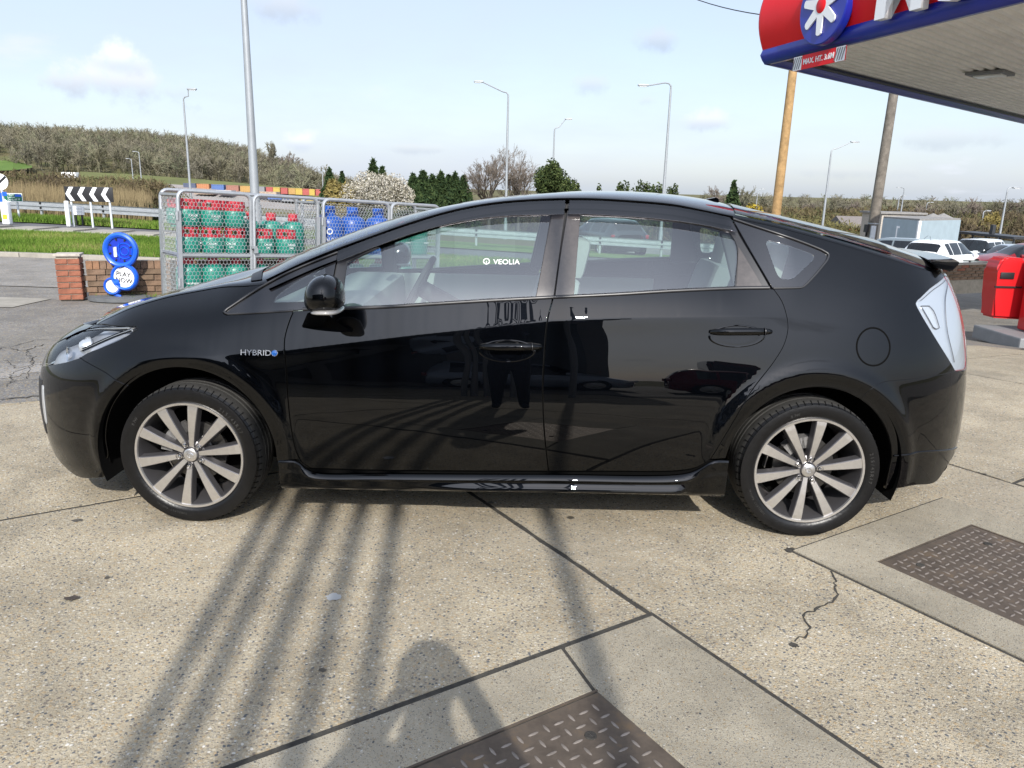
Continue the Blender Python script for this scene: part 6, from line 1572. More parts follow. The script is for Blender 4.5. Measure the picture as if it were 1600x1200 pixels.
    for sg_ in (1, -1):
        i0 = int(np.argmin(np.abs(c[:, 0]+.482))); hw = w*c[i0, 4]
        MB().box((-.482*L, sg_*hw*.86, c[i0, 2]-.10), (.11, .30, .16), rz=sg_*.5, bev=.03).build('tail_lamp', MAT['red_lens'], t)
        i1 = int(np.argmin(np.abs(c[:, 0]-.47))); hw = w*c[i1, 4]
        MB().box((.462*L, sg_*hw*.84, c[i1, 2]-.07), (.26, .28, .12), rz=-sg_*.6, bev=.03).build('headlamp', MAT['lamp_glass'], t)
        MB().box((.185*L, sg_*(w+.07), .98), (.12, .17, .13), bev=.03).build('door_mirror', paint, t)
        for fx_ in (-.07, .165) if kind != 'x' else (): MB().box(((fx_-.06)*L, sg_*w*.99, .80), (.17, .04, .028), bev=.008).build('door_handle', paint, t)
    MB().box((-.497*L, 0, .52), (.02, .52, .11)).build('number_plate', MAT['sign_yellow'] if False else MAT['sign_white'], t)
    MB().box((.498*L, 0, .42), (.03, .9, .16), bev=.02).build('grille', MAT['dark_plastic'], t)
    MB().box((-.488*L, 0, .33), (.08, W*.7, .12), bev=.02).build('bumper_insert', MAT['dark_plastic'], t)
    if kind == 'hatch':
        MB().tube((-.30*L, 0, H), (-.335*L, 0, H+.16), .006).build('aerial', MAT['dark_plastic'], t)
    return t
for nm_, col in (('paint_white', (.78, .79, .80)), ('paint_grey', (.13, .16, .18)), ('paint_silver', (.40, .44, .52)), ('paint_red', (.20, .006, .012)), ('paint_dark', (.02, .022, .03))): 
    m = plain(nm_, col, .3, .0 if nm_ != 'paint_silver' else .3, coat=.35 if nm_ == 'paint_red' else 1.0, spec=.3)
def carpos(px, d, ztop_py, H):
    """stand a car so that its roof shows at ztop_py"""
    p = at(px, ztop_py, d); return (p[0], p[1], p[2]-H)
simple_car('white_hatchback', 'white hatchback with dark tailgate glass seen from behind right of spoiler', carpos(1474, 31, 374, 1.44), math.radians(42), MAT['paint_white'], 'hatch', 4.2, 1.8, 1.44)
simple_car('grey_hatchback', 'grey-blue hatchback behind the black car tail, left of the white one', carpos(1392, 33, 371, 1.45), math.radians(140), MAT['paint_grey'], 'hatch', 4.2, 1.76, 1.45)
simple_car('white_crossover', 'white crossover facing the camera side behind the white hatchback', carpos(1527, 37, 374, 1.58), math.radians(-138), MAT['paint_white'], 'suv', 4.4, 1.82, 1.58)
simple_car('silver_saloon', 'silver-blue saloon nose between the white crossover and the red car', carpos(1582, 35, 382, 1.42), math.radians(-185), MAT['paint_silver'], 'saloon', 4.5, 1.8, 1.42)
simple_car('red_hatchback', 'dark red car cut by the right edge behind the dispenser', carpos(1612, 31, 380, 1.44), math.radians(175), MAT['paint_red'], 'hatch', 4.1, 1.75, 1.44)
cq = at(945, 362, 33); simple_car('dark_estate', 'dark car out on the road seen through the rear door window', (cq[0], cq[1], float(gz(cq[0], cq[1]))-.05), math.radians(110), MAT['paint_dark'], 'hatch', 4.6, 1.8, 1.46)
# ---- grey portable cabin, shelter, low brick houses
plain('cabin_blue', (.30, .37, .41), .6, var=.08, vscale=2); plain('felt', (.22, .21, .20), .9, var=.2); plain('roof_brown', (.17, .15, .14), .9, var=.2); plain('house_brick', (.42, .15, .07), .9, var=.2); plain('shelter_glass', (.52, .55, .53), .35); plain('shelter_frame', (.03, .032, .036), .5)
q0, q1, q2 = at(1380, 352, 47), at(1437, 345, 43), at(1499, 349, 47)
gzc = float(gz(q1[0], q1[1]))-.2
cab = thing('portable_cabin', 'pale blue-grey portable cabin behind the parked cars', 'cabin', (q1[0], q1[1], gzc))
def wall_q(a, b, zt, name, mat, par, org, th=.1, z0=0.0):
    d = np.array(b[:2])-np.array(a[:2]); L = np.linalg.norm(d); m = (np.array(a[:2])+np.array(b[:2]))/2-np.array(org[:2])
    return MB().box((m[0], m[1], (z0+zt)/2), (L, th, zt-z0), rz=math.atan2(d[1], d[0])).build(name, mat, par, 0)
hc = q1[2]-gzc
wall_q(q0, q1, hc, 'wall', MAT['cabin_blue'], cab, q1); wall_q(q1, q2, hc, 'wall', MAT['cabin_blue'], cab, q1, .12)
qb = q0+q2-q1; wall_q(q0, qb, hc, 'wall', MAT['cabin_blue'], cab, q1, .11); wall_q(qb, q2, hc, 'wall', MAT['cabin_blue'], cab, q1, .13)
b = MB(); b.prism([((p[0]-q1[0])*1.02, (p[1]-q1[1])*1.02) for p in (q1, q2, qb, q0)], hc-.02, hc+.10); b.build('roof', MAT['felt'], cab, 0)
MB().box((0, -.03, hc/2), (.14, .14, hc)).build('corner_post', MAT['sign_white'], cab, 0)
da = at(1398, 353, 45.5); db = at(1417, 353, 44.5); dm = (da+db)/2-q1; dl = np.linalg.norm((db-da)[:2])
dr_ = MB().box((dm[0], dm[1]-.3, hc*.43), (dl, .06, hc*.84), rz=math.atan2((db-da)[1], (db-da)[0])).build('door_frame', MAT['sign_white'], cab, 0)
MB().box((dm[0]-.0, dm[1]-.335, hc*.42), (dl*.84, .06, hc*.78), rz=math.atan2((db-da)[1], (db-da)[0])).build('door', MAT['cabin_blue'], dr_, 0)
# second flat-roofed cabin with two umbrellas behind
r0_, r1_ = at(1384, 334, 52), at(1450, 338, 52)
c2_ = thing('flat_roof_hut', 'off-white flat-roofed hut just behind the blue-grey cabin', 'hut', ((r0_[0]+r1_[0])/2, r0_[1]+2, float(gz(r0_[0], r0_[1]))-.2)); hh2 = r0_[2]-c2_.location.z
MB().box((0, 0, hh2/2), (r1_[0]-r0_[0], 3, hh2)).build('wall', MAT['coping'], c2_, 0); MB().box((0, 0, hh2+.05), (r1_[0]-r0_[0]+.3, 3.3, .12)).build('roof', MAT['felt'], c2_, 0)
for px, nm_ in ((1458, 'left'), (1474, 'right')):
    p = at(px, 336, 50); g = float(gz(p[0], p[1])); t = thing('parasol', 'grey parasol above the blue-grey cabin, %s one' % nm_, 'parasol', (p[0], p[1], g), group='parasols'); h_ = p[2]-g
    MB().lathe([(.001, h_+.12), (.55, h_-.12), (.78, h_-.24), (.8, h_-.38), (.78, h_-.26), (.001, h_+.08)], 8).build('canopy', MAT['felt'], t, 0); MB().tube((0, 0, 0), (0, 0, h_), .03).build('pole', MAT['shelter_frame'], t)
s0_, s1_ = at(1500, 363, 50), at(1584, 372, 46)
sh = thing('bus_shelter', 'dark-framed glazed shelter at the right behind the parked cars', 'shelter', (s0_[0], s0_[1], float(gz(s0_[0], s0_[1]))-.3)); hs = s0_[2]-sh.location.z; dv = (s1_-s0_)[:2]; Ls = np.linalg.norm(dv); sh.rotation_euler = (0, -math.asin((s1_[2]-s0_[2])/Ls*.9), math.atan2(dv[1], dv[0]))
MB().box((Ls/2, .6, hs), (Ls+.3, 1.6, .14)).build('roof', MAT['shelter_frame'], sh, 0)
for k in range(5): MB().box((Ls*k/4, 0, hs/2), (.09, .09, hs)).build('upright', MAT['shelter_frame'], sh, 0)
for k in range(1, 4): MB().box((Ls*(k+.5)/4, .03, hs*.48), (Ls/4-.12, .03, hs*.86)).build('panel', MAT['shelter_glass'], sh, 0)
MB().box((Ls*.42, -.05, hs*.72), (.75, .03, .62)).build('notice', MAT['sign_white'], sh, 0); MB().box((Ls*.52, .3, hs+.35), (.22, .22, .55)).build('flue', MAT['shelter_frame'], sh, 0)
for px0, px1, pyt, d, nm_ in ((1322, 1358, 345, 75, 'low orange brick building with brown roof behind the grey pole'), (1370, 1384, 343, 78, 'small orange brick gable just left of the cabin')):
    a, b2_ = at(px0, pyt, d), at(px1, pyt, d); g = float(gz(a[0], a[1]))-1.0; h_ = a[2]-g-.6; t = thing('brick_house', nm_, 'house', ((a[0]+b2_[0])/2, a[1]+2, g)); wd = b2_[0]-a[0]
    wo = MB().box((0, 0, h_/2), (wd, 4, h_)).build('wall', MAT['house_brick'], t, 0)
    b = MB(); b.prism([(-2.3, 0), (2.3, 0), (0, 1.0)], -wd/2-.2, wd/2+.2, Matrix.Translation((0, 0, h_)) @ Matrix(((0, 0, 1, 0), (1, 0, 0, 0), (0, 1, 0, 0), (0, 0, 0, 1)))); b.build('roof', MAT['roof_brown'], t, 0)
    MB().box((-wd*.2, -2.02, h_*.6), (.7, .06, .8)).build('window', MAT['car_glass'], t, 0)
# ================================================================ trees, hedges, scrub, grass
def foliage_mat(name, cols, rough=.9, trans=0.0):
    """colour varies from leaf to leaf by a stored random number"""
    m, N, L, b = new_mat(name); b.inputs['Roughness'].default_value = rough; b.inputs['Specular IOR Level'].default_value = .15
    at_ = N.new('ShaderNodeAttribute'); at_.attribute_name = 'rnd'; cr = N.new('ShaderNodeValToRGB'); L.new(at_.outputs['Fac'], cr.inputs[0]); el = cr.color_ramp.elements
    for k, (p, c) in enumerate(cols):
        e = el[k] if k < 2 else el.new(p); e.position = p; e.color = (*c, 1)
    L.new(cr.outputs[0], b.inputs['Base Color'])
    return m
foliage_mat('twig', [(0, (.125, .116, .090)), (.35, (.165, .150, .110)), (.65, (.175, .160, .108)), (1, (.140, .150, .092))])  # tones paled towards grey, painting in the haze of distance
foliage_mat('twig_pale', [(0, (.15, .125, .105)), (1, (.22, .185, .155))])
foliage_mat('needle', [(0, (.018, .035, .016)), (.6, (.035, .06, .022)), (1, (.06, .085, .03))])
foliage_mat('evergreen', [(0, (.022, .035, .014)), (.6, (.045, .065, .02)), (1, (.09, .11, .04))])
foliage_mat('blossom', [(0, (.16, .14, .10)), (.35, (.36, .33, .27)), (.8, (.55, .52, .46)), (1, (.12, .125, .06))])
foliage_mat('willow', [(0, (.15, .12, .045)), (1, (.26, .21, .075))]); foliage_mat('hedge_leaf', [(0, (.028, .032, .018)), (.6, (.06, .06, .03)), (1, (.10, .095, .045))])
foliage_mat('scrub', [(0, (.065, .050, .034)), (.4, (.105, .083, .048)), (.7, (.13, .105, .052)), (1, (.085, .092, .040))]); foliage_mat('reed', [(0, (.15, .115, .065)), (.6, (.24, .19, .105)), (1, (.11, .085, .05))]); foliage_mat('grass_blade', [(0, (.05, .10, .014)), (.5, (.105, .18, .024)), (.85, (.16, .225, .045)), (1, (.25, .22, .09))])
foliage_mat('olive', [(0, (.075, .072, .032)), (.5, (.13, .115, .048)), (1, (.17, .16, .06))])
foliage_mat('gorse', [(0, (.10, .085, .03)), (.5, (.22, .165, .03)), (1, (.36, .27, .03))])
plain('bark', (.10, .085, .07), .95, var=.3)
def soup(name, V, F, mat, parent=None, rnd=None, kind=None):
    o = mesh_np(name, V, F, mat, parent, smooth=False)
    if rnd is not None:
        a = o.data.attributes.new('rnd', 'FLOAT', 'FACE'); a.data.foreach_set('value', np.asarray(rnd, np.float32))
    if kind: o['kind'] = kind
    return o
def leaf_tris(P, size, r, up=.0, elong=1.0):
    """one random triangle pair (a small bent leaf) per point"""
    n = len(P); a = r.normal(size=(n, 3)); a[:, 2] += up; a /= np.linalg.norm(a, axis=1, keepdims=True); b = r.normal(size=(n, 3)); b -= a*(a*b).sum(1, keepdims=True); b /= np.linalg.norm(b, axis=1, keepdims=True)
    s = size*(.6+.8*r.random((n, 1)))
    V = np.stack([P-a*s*elong, P+b*s*.55, P+a*s*elong, P-b*s*.55], 1).reshape(-1, 3); i = np.arange(n)[:, None]*4
    return V, i+np.array([[0, 1, 2, 3]])
def ellipsoid(n, c, rad, r, shell=.45):
    d = r.normal(size=(n, 3)); d /= np.linalg.norm(d, axis=1, keepdims=True); f = (shell+(1-shell)*r.random((n, 1)))**.6
    return np.array(c)+d*f*np.array(rad)
def branches(height, r, levels=5, kids=3, spread=.55, first=.32, ratio=.70, lift=.18):
    """bare tree as tapered twigs: start, end, radius"""
    S, E, W = [], [], []
    p = np.zeros((1, 3)); d = np.array([[0, 0, 1.0]]); l = np.array([height*first]); w = np.array([height*.022])
    for lv in range(levels+1):
        e = p+d*l[:, None]; S.append(p); E.append(e); W.append(np.stack([w, w*.72], 1))
        if lv == levels: break
        k = kids+(2 if lv == 0 else 0); n = len(p)
        nd = np.repeat(d, k, 0)+r.normal(0, spread, (n*k, 3)); nd[:, 2] += lift; nd /= np.linalg.norm(nd, axis=1, keepdims=True)
        f = np.repeat(l, k)*ratio*(.7+.6*r.random(n*k)); t = .55+.45*r.random((n*k, 1)); t[::k] = 1
        p = np.repeat(p, k, 0)*(1-t)+np.repeat(e, k, 0)*t; d = nd; l = f; w = np.repeat(w, k)*.60
    return np.concatenate(S), np.concatenate(E), np.concatenate(W)
def twig_mesh(S, E, W, sides=3, wmin=.0):
    W = np.maximum(W, wmin); d = E-S; L = np.linalg.norm(d, axis=1, keepdims=True)+1e-9; d = d/L
    a = np.cross(d, np.array([.31, .77, .55])); a /= np.linalg.norm(a, axis=1, keepdims=True)+1e-9; b = np.cross(d, a); V, F, n = [], [], len(S)
    for q in range(sides):
        t = 2*math.pi*q/sides; o = a*math.cos(t)+b*math.sin(t); V += [S+o*W[:, :1], E+o*W[:, 1:]]
    V = np.stack(V, 1).reshape(-1, 3); i = np.arange(n)*2*sides
    for q in range(sides):
        p = (q+1) % sides; F.append(np.stack([i+2*q, i+2*p, i+2*p+1, i+2*q+1], 1))
    return V, np.concatenate(F) if sides > 2 else F[0]
def bare_tree(label, px, d, ytop, ybase_unused, r, levels=6, mat='twig_pale', spread=.42, group=None, kids=3, lift=.25, wmin=.012, width=1.0, name='bare_tree'):
    b = at(px, 300, d); g = float(terrain(np.array(b[0]), np.array(b[1]))); H = at(px, ytop, d)[2]-g
    t = thing(name, label, 'tree', (b[0], b[1], g-.1), r.random()*6, group)
    S, E, W = branches(H, r, levels, kids, spread, .30, .70, lift); sc = H/E[:, 2].max(); S, E = S*sc, E*sc; S[:, :2] *= width; E[:, :2] *= width
    m = W[:, 0] > H*.007; V, F = twig_mesh(S[m], E[m], W[m], 6); mesh_np('trunk', V, F, MAT['bark'], t)
    V, F = twig_mesh(S[~m], E[~m], W[~m], 3, wmin); soup('crown', V, F, MAT[mat], t, np.tile(r.random(int((~m).sum())), 3))
    return t
def leafy(name, label, cat, px, d, ytop, wpx, r, mat, n=5000, leaf=.12, shape='round', base_py=None, group=None, lobes=9, trunk=True, ybot=None, conic=False, elong=1.0):
    b = at(px, 300, d); g = float(terrain(np.array(b[0]), np.array(b[1]))); H = at(px, ytop, d)[2]-g; w = wpx/1200*d/2
    t = thing(name, label, cat, (b[0], b[1], g), 0, group)
    z0 = 0.0 if ybot is None else max(0, at(px, ybot, d)[2]-g)
    if conic:
        P = []; nl = 60
        u = r.random(n)**.62; a = r.random(n)*2*math.pi; rad = w*(u**.9)*(.55+.45*r.random(n)**.5)*(1+.22*np.sin(a*3+u*23)+.15*np.sin(a*7-u*40)); P = np.stack([rad*np.cos(a), rad*np.sin(a), z0+(H-z0)*(1-u)-rad*.18], 1)
        lv = leaf_tris(P, leaf, r, -.3, elong)
    else:
        P = []
        for k in range(lobes):
            c = np.array([r.normal(0, .42)*w, r.normal(0, .42)*w, z0+(H-z0)*(.30+.45*r.random())]); rr = np.array([w*.55, w*.55, (H-z0)*.30])*(.7+.5*r.random()); P.append(ellipsoid(n//lobes, c, rr, r, .35))
        P = np.concatenate(P); P[:, 2] = z0+np.clip((P[:, 2]-P[:, 2].min())/(P[:, 2].max()-P[:, 2].min()), 0, 1)*(H-z0)
        P[:, :2] *= w/np.percentile(np.abs(P[:, 0]), 98.5)
        lv = leaf_tris(P, leaf, r, 0, elong)
    soup('crown', lv[0], lv[1], MAT[mat], t, r.random(len(lv[1])))
    if trunk: MB().tube((0, 0, -.2), (0, 0, z0+(H-z0)*(.9 if conic else .55)), max(.06, w*.06), max(.02, w*.02), 8).build('trunk', MAT['bark'], t)
    return t
R = np.random.default_rng(21)
# ---- the wooded hill: a mass of bare trees, one object
tmpl = []
for k in range(7):
    S, E, W = branches(1.0, np.random.default_rng(50+k), 5, 3, .50, .30, .72, .14); m = np.random.default_rng(k).random(len(S)) < np.where(np.arange(len(S)) < 140, 1, .45)
    S, E, W = S[m], E[m], W[m]; top = E[:, 2].max(); S, E = S/top, E/top; W = np.maximum(W, .0055)
    V, F = twig_mesh(S, E, W*1.15, 2); tmpl.append((V, F))
Vs, Fs, Rs, off = [], [], [], 0
cnt = 0
for k in range(4200):
    px = R.uniform(-120, 640); d = R.uniform(235, 450)
    el = np.interp(px, HPX, HEL)
    if R.random() > .25+el/50: continue
    if px > 560 and d < 300: continue
    x = .05+(px-800)/1200*d; y = d-4
    # the green field and the embankment stay open
    pxg = px
    g = float(terrain(np.array(x), np.array(y))); py = proj(np.array([x, y, g]))[1]
    if px < 55 and 244 < py < 266: continue
    H = R.uniform(6.5, 10.5)*(.8 if px > 480 else 1); V, F = tmpl[int(R.integers(7))]; a = R.random()*6.28; c_, s_ = math.cos(a), math.sin(a)
    w = H*R.uniform(.8, 1.1)
    Q = np.stack([(V[:, 0]*c_-V[:, 1]*s_)*w+x, (V[:, 0]*s_+V[:, 1]*c_)*w+y, V[:, 2]*H+g-.4], 1)
    Vs.append(Q); Fs.append(F+off); off += len(V); Rs.append(np.clip(R.random()+R.normal(0, .08, len(F)), 0, 1)); cnt += 1
    if cnt > 1500: break
soup('hill_wood', np.concatenate(Vs), np.concatenate(Fs), MAT['twig'], None, np.concatenate(Rs), 'stuff'); tag(bpy.data.objects['hill_wood'], 'bare brown wood covering the hill at left', 'wood')
Vs, Fs, Rs, off = [], [], [], 0
for k in range(520):
    px = R.uniform(600, 1720); d = R.uniform(150, 300); x = .05+(px-800)/1200*d; y = d-4; g = float(terrain(np.array(x), np.array(y)))
    H = R.uniform(3.5, 6.8)*(.55 if px < 1080 else 1); V, F = tmpl[int(R.integers(7))]; a = R.random()*6.28; c_, s_ = math.cos(a), math.sin(a); w = H*R.uniform(.9, 1.3)
    Q = np.stack([(V[:, 0]*c_-V[:, 1]*s_)*w+x, (V[:, 0]*s_+V[:, 1]*c_)*w+y, V[:, 2]*H+g-.4], 1); Vs.append(Q); Fs.append(F+off); off += len(V); Rs.append(np.clip(R.random()+R.normal(0, .08, len(F)), 0, 1))
o = soup('skyline_wood', np.concatenate(Vs), np.concatenate(Fs), MAT['twig'], None, np.concatenate(Rs), 'stuff'); tag(o, 'distant bare woodland along the skyline at centre and right', 'wood')
# ---- scrub belt before the hill and along the right: bushes as one mass each
def scrub_mass(name, label, px0, px1, d0, d1, n, h, mat, leaf, seed, dens=240, elong=2.2, avoid=None, green=0.0, cat='scrub', up=1.2):
    r = np.random.default_rng(seed); Ps, Rv, sz_ = [], [], []
    for k in range(n):
        px = r.uniform(px0, px1); d = r.uniform(d0, d1); x = .05+(px-800)/1200*d; y = d-4; g = float(terrain(np.array(x), np.array(y))); hh = h*(.55+.75*r.random()); w = hh*r.uniform(.6, 1.1)
        P = ellipsoid(dens, (x, y, g+hh*.45), (w, w, hh*.55), r, .5); P = P[P[:, 2] > g]
        Ps.append(P); Rv.append(np.clip(r.random()+r.normal(0, .15, len(P)), 0, 1))
    P = np.concatenate(Ps); V, F = leaf_tris(P, leaf, r, up, elong); o = soup(name, V, F, MAT[mat], None, np.concatenate(Rv), 'stuff'); tag(o, label, cat); return o
scrub_mass('scrub_belt', 'brown winter scrub between the road and the hill', -120, 255, 42, 95, 300, 2.0, 'scrub', .05, 3, 700, 4.5)
scrub_mass('scrub_belt', 'tawny scrub and young trees beyond the car park at right', 1090, 1720, 80, 170, 420, 3.1, 'scrub', .10, 4, 520, 4.0)
scrub_mass('scrub_belt', 'brownish bushes behind the road in the middle', 640, 1120, 70, 110, 130, 2.0, 'scrub', .07, 5, 480, 4.0)
scrub_mass('olive_scrub', 'olive-green bushes beyond the black car tail', 1200, 1420, 62, 90, 70, 2.6, 'olive', .07, 6, 600, 3.0)
scrub_mass('gorse_patch', 'yellow flowering gorse band in the scrub at left', 20, 160, 85, 105, 40, 2.3, 'gorse', .07, 8, 160, 1.2)
# reeds
r = np.random.default_rng(9); n = 8000; px = r.uniform(-60, 240, n); d = r.uniform(31, 42, n); x = .05+(px-800)/1200*d; y = d-4; g = terrain(x, y); h = r.uniform(.7, 1.7, n); lean = r.normal(0, .12, (n, 2))
V = np.stack([np.stack([x-.018, y, g], 1), np.stack([x+.018, y, g], 1), np.stack([x+lean[:, 0]*h, y+lean[:, 1]*h, g+h], 1)], 1).reshape(-1, 3)
o = soup('reed_bed', V, np.arange(3*n).reshape(n, 3), MAT['reed'], None, r.random(n), 'stuff'); tag(o, 'pale dry reeds behind the crash barrier', 'reeds')
# grass on the verges
def blades(name, label, x0, x1, y0, y1, n, h, seed, w=.008):
    r = np.random.default_rng(seed); x = r.uniform(x0, x1, n); y = r.uniform(y0, y1, n); g = gz(x, y)+.028; hh = h*(.5+r.random(n)); l = r.normal(0, .35, (n, 2))*hh[:, None]; a = r.random(n)*3.14
    dx, dy = np.cos(a)*w, np.sin(a)*w
    V = np.stack([np.stack([x-dx, y-dy, g], 1), np.stack([x+dx, y+dy, g], 1), np.stack([x+l[:, 0], y+l[:, 1], g+hh], 1)], 1).reshape(-1, 3)
    pat = np.clip(.5+.35*np.sin(x*1.3+1)*np.sin(y*1.1)+r.normal(0, .22, n), 0, 1)
    o = soup(name, V, np.arange(3*n).reshape(n, 3), MAT['grass_blade'], None, pat, 'stuff'); tag(o, label, 'grass')
blades('verge_grass', 'bright green grass of the verge between footway and road', -19, -4.5, 11.25, 17.5, 150000, .10, 1, .010)
blades('verge_grass', 'green grass of the verge seen through the car windows', -4.5, 5, 11.6, 17.5, 60000, .10, 2, .012)
blades('far_verge_grass', 'green grass under the chevron board and crash barrier', -26, -6, 23.3, 26.5, 60000, .16, 3, .016)
blades('wall_weeds', 'thin weeds at the foot of the low wall', -5.35, -4.0, 5.75, 6.05, 120, .05, 4, .006)
# ---- individual trees
leafy('clipped_hedge', 'dark clipped hedge right of the chevron board', 'hedge', 222, 33, 313, 66, R, 'hedge_leaf', 14000, .06, lobes=16, trunk=False)
leafy('blossom_bush', 'big round bush in white blossom behind the cages', 'bush', 601, 44, 266, 94, R, 'blossom', 26000, .05, lobes=30, ybot=330)
leafy('yellow_willow', 'yellowish round willow left of the blossom bush', 'tree', 533, 60, 281, 50, R, 'willow', 6000, .12, lobes=10, elong=1.8)
leafy('spruce', 'dark conifer rising behind the blossom bush', 'tree', 584, 62, 250, 52, R, 'needle', 7000, .16, conic=True, elong=1.6)
leafy('spruce', 'slim conifer top right of the tallest one behind the blossom', 'tree', 598, 66, 259, 36, R, 'needle', 4600, .15, conic=True, elong=1.6)
leafy('dark_conifer', 'bushy dark conifer left of the yellow willow', 'tree', 516, 85, 262, 44, R, 'needle', 3500, .24, conic=True)
leafy('dark_conifer', 'small dark conifer just behind the yellow willow', 'tree', 535, 90, 268, 30, R, 'needle', 2400, .24, conic=True)
for k, (px, yt, w) in enumerate(((646, 272, 58), (661, 267, 70), (676, 274, 48), (689, 269, 66), (701, 273, 50), (711, 270, 60), (724, 274, 46))):
    leafy('row_conifer', 'dark conifer of the row right of the blossom bush, %s from left' % ORD[k], 'tree', px, 70+k, yt, w+4, R, 'needle', 9000, .15, conic=True, group='row of dark conifers', elong=1.8)
bare_tree('tall bare spreading tree above the car roof, left of the lamp post', 765, 66, 221, 300, np.random.default_rng(3), 7, 'twig_pale', .42, 'pair of tall bare trees', 3, .22, .009)
bare_tree('tall bare spreading tree above the car roof, right of the lamp post', 811, 68, 225, 300, np.random.default_rng(5), 7, 'twig_pale', .42, 'pair of tall bare trees', 3, .22, .009)
leafy('holm_oak', 'tall dark evergreen beside the short lamp post', 'tree', 858, 60, 247, 44, R, 'evergreen', 12000, .10, lobes=22, ybot=320)
leafy('green_shrub', 'green cypress-like shrub right of the tall dark evergreen', 'tree', 886, 58, 273, 46, R, 'evergreen', 9000, .10, lobes=12)
for k, (px, yt, w) in enumerate(((942, 287, 26), (973, 282, 36), (1003, 281, 36), (1030, 285, 34), (1056, 287, 26))):
    leafy('roofline_cypress', 'low green cypress peeping over the car roof, %s from left' % ORD[k], 'tree', px, 62, yt, w, R, 'evergreen', 5200, .10, conic=False, lobes=9, group='cypresses over the roof')
leafy('spruce', 'small pointed conifer left of the warm timber pole', 'tree', 1146, 70, 283, 50, R, 'needle', 4200, .22, conic=True)
leafy('yellow_shrub', 'yellow shrub left of the warm timber pole', 'bush', 1185, 66, 318, 34, R, 'gorse', 3500, .14, lobes=7, trunk=False)
leafy('orange_willow', 'orange-brown willow in the scrub above the shelter', 'bush', 1557, 90, 334, 40, R, 'willow', 4000, .2, lobes=8, elong=2)
for k, (px, yt, d, lb, wd) in enumerate(((1125, 289, 120, 'bare tree behind the small conifer, left side', 1.0), (1172, 288, 130, 'bare tree between the small conifer and the warm pole', 1.0), (1262, 310, 140, 'bare tree right of the warm timber pole', 1.3), (1300, 305, 130, 'bare tree behind the rising-arm lamp', 1.2), (1340, 311, 150, 'bare tree left of the grey timber pole', 1.3), (1420, 315, 150, 'bare tree behind the pale far lamps', 1.3), (1457, 304, 120, 'largest bare tree above the cabin', 1.25), (1497, 316, 140, 'small bare tree right of the cabin top', 1.0), (1528, 306, 130, 'bare tree above the shelter', 1.2), (1562, 309, 140, 'bare tree beside the camera mast', 1.1), (1586, 310, 140, 'bare tree at the right edge', 1.1), (428, 219, 330, 'pale poplar standing out of the hill wood', .6), (452, 235, 320, 'pale bare tree beside the poplar on the hill', .9), (495, 255, 240, 'bare tree at the foot of the hill slope', 1.2))):
    bare_tree(lb, px, d, yt, 0, np.random.default_rng(60+k), 6, 'twig' if k % 2 else 'twig_pale', .46, 'bare trees on the skyline', 3, .2, .03 if d < 200 else .06, wd)
# ---- the embankment strip and the container yard below the hill
def band(name, pts_top, pts_bot, d, mat):
    A = [at(px, py, d+14) for px, py in pts_top]; B = [at(px, py, d) for px, py in pts_bot]; n = len(A); V = A+B; F = [(k, k+1, n+k+1, n+k) for k in range(n-1)]; return tag(mesh_np(name, V, [f[::-1] for f in F], MAT[mat], smooth=False), kind='structure')
ground_mat('bank_grass', [(.3, (.10, .11, .045)), (.7, (.15, .16, .06))], .08, .95, .3); ground_mat('field_green', [(.3, (.075, .13, .03)), (.7, (.11, .17, .04))], .05, .95, .3); ground_mat('yard', [(.3, (.22, .20, .19)), (.7, (.34, .31, .29))], .06, .95, .1)
band('embankment', [(125, 268), (200, 272), (300, 279), (400, 288), (505, 297)], [(125, 279), (200, 284), (300, 291), (400, 300), (505, 309)], 215, 'bank_grass')
band('container_yard', [(240, 286), (330, 292), (420, 300), (505, 308)], [(240, 312), (330, 318), (420, 326), (505, 334)], 140, 'yard')
band('green_field', [(-40, 249), (20, 251), (50, 258)], [(-40, 268), (20, 266), (50, 262)], 225, 'field_green')
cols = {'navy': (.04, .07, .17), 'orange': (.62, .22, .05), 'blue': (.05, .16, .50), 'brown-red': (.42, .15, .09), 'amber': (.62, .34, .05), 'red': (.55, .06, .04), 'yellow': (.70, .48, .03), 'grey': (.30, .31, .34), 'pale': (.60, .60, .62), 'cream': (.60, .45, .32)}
for k, c in cols.items(): plain('container_'+k, tuple(.55*v+.05 for v in c), .6, var=.12, vscale=.5)  # paints muted and lifted so the distance haze sits in the colour
row = [(296, 'navy'), (317, 'orange'), (340, 'blue'), (363, 'brown-red'), (385, 'amber'), (408, 'grey'), (421, 'red'), (432, 'yellow'), (444, 'red'), (456, 'amber'), (467, 'yellow'), (478, 'red'), (488, 'yellow'), (497, 'red')]
def container(px, py, w, h, d, colr, lb):
    a, b = at(px-w/2, py-h, d), at(px+w/2, py, d); t = thing('shipping_container', lb, 'container', ((a[0]+b[0])/2, a[1], b[2]), group='containers below the hill'); W_, H_ = b[0]-a[0], a[2]-b[2]
    MB().box((0, 1.2, H_/2), (W_, 2.4, H_)).build('box', MAT['container_'+colr], t, 0)
    for q in range(6): MB().box((-W_/2+W_*(q+.5)/6, -.03, H_/2), (W_/14, .06, H_*.9)).build('rib', MAT['container_'+colr], t, 0)
    MB().box((0, -.02, H_-.06), (W_, .1, .12)).build('top_rail', MAT['container_'+colr], t, 0)
yb = lambda px: np.interp(px, [296, 500], [296, 306])
for k, (px, cl) in enumerate(row):
    container(px, float(yb(px)), 20 if px < 400 else 11, 10, 152, cl, '%s container in the row below the hill, %s from the left' % (cl, ['1st', '2nd', '3rd', '4th', '5th', '6th', '7th', '8th', '9th', '10th', '11th', '12th', '13th', '14th'][k]))
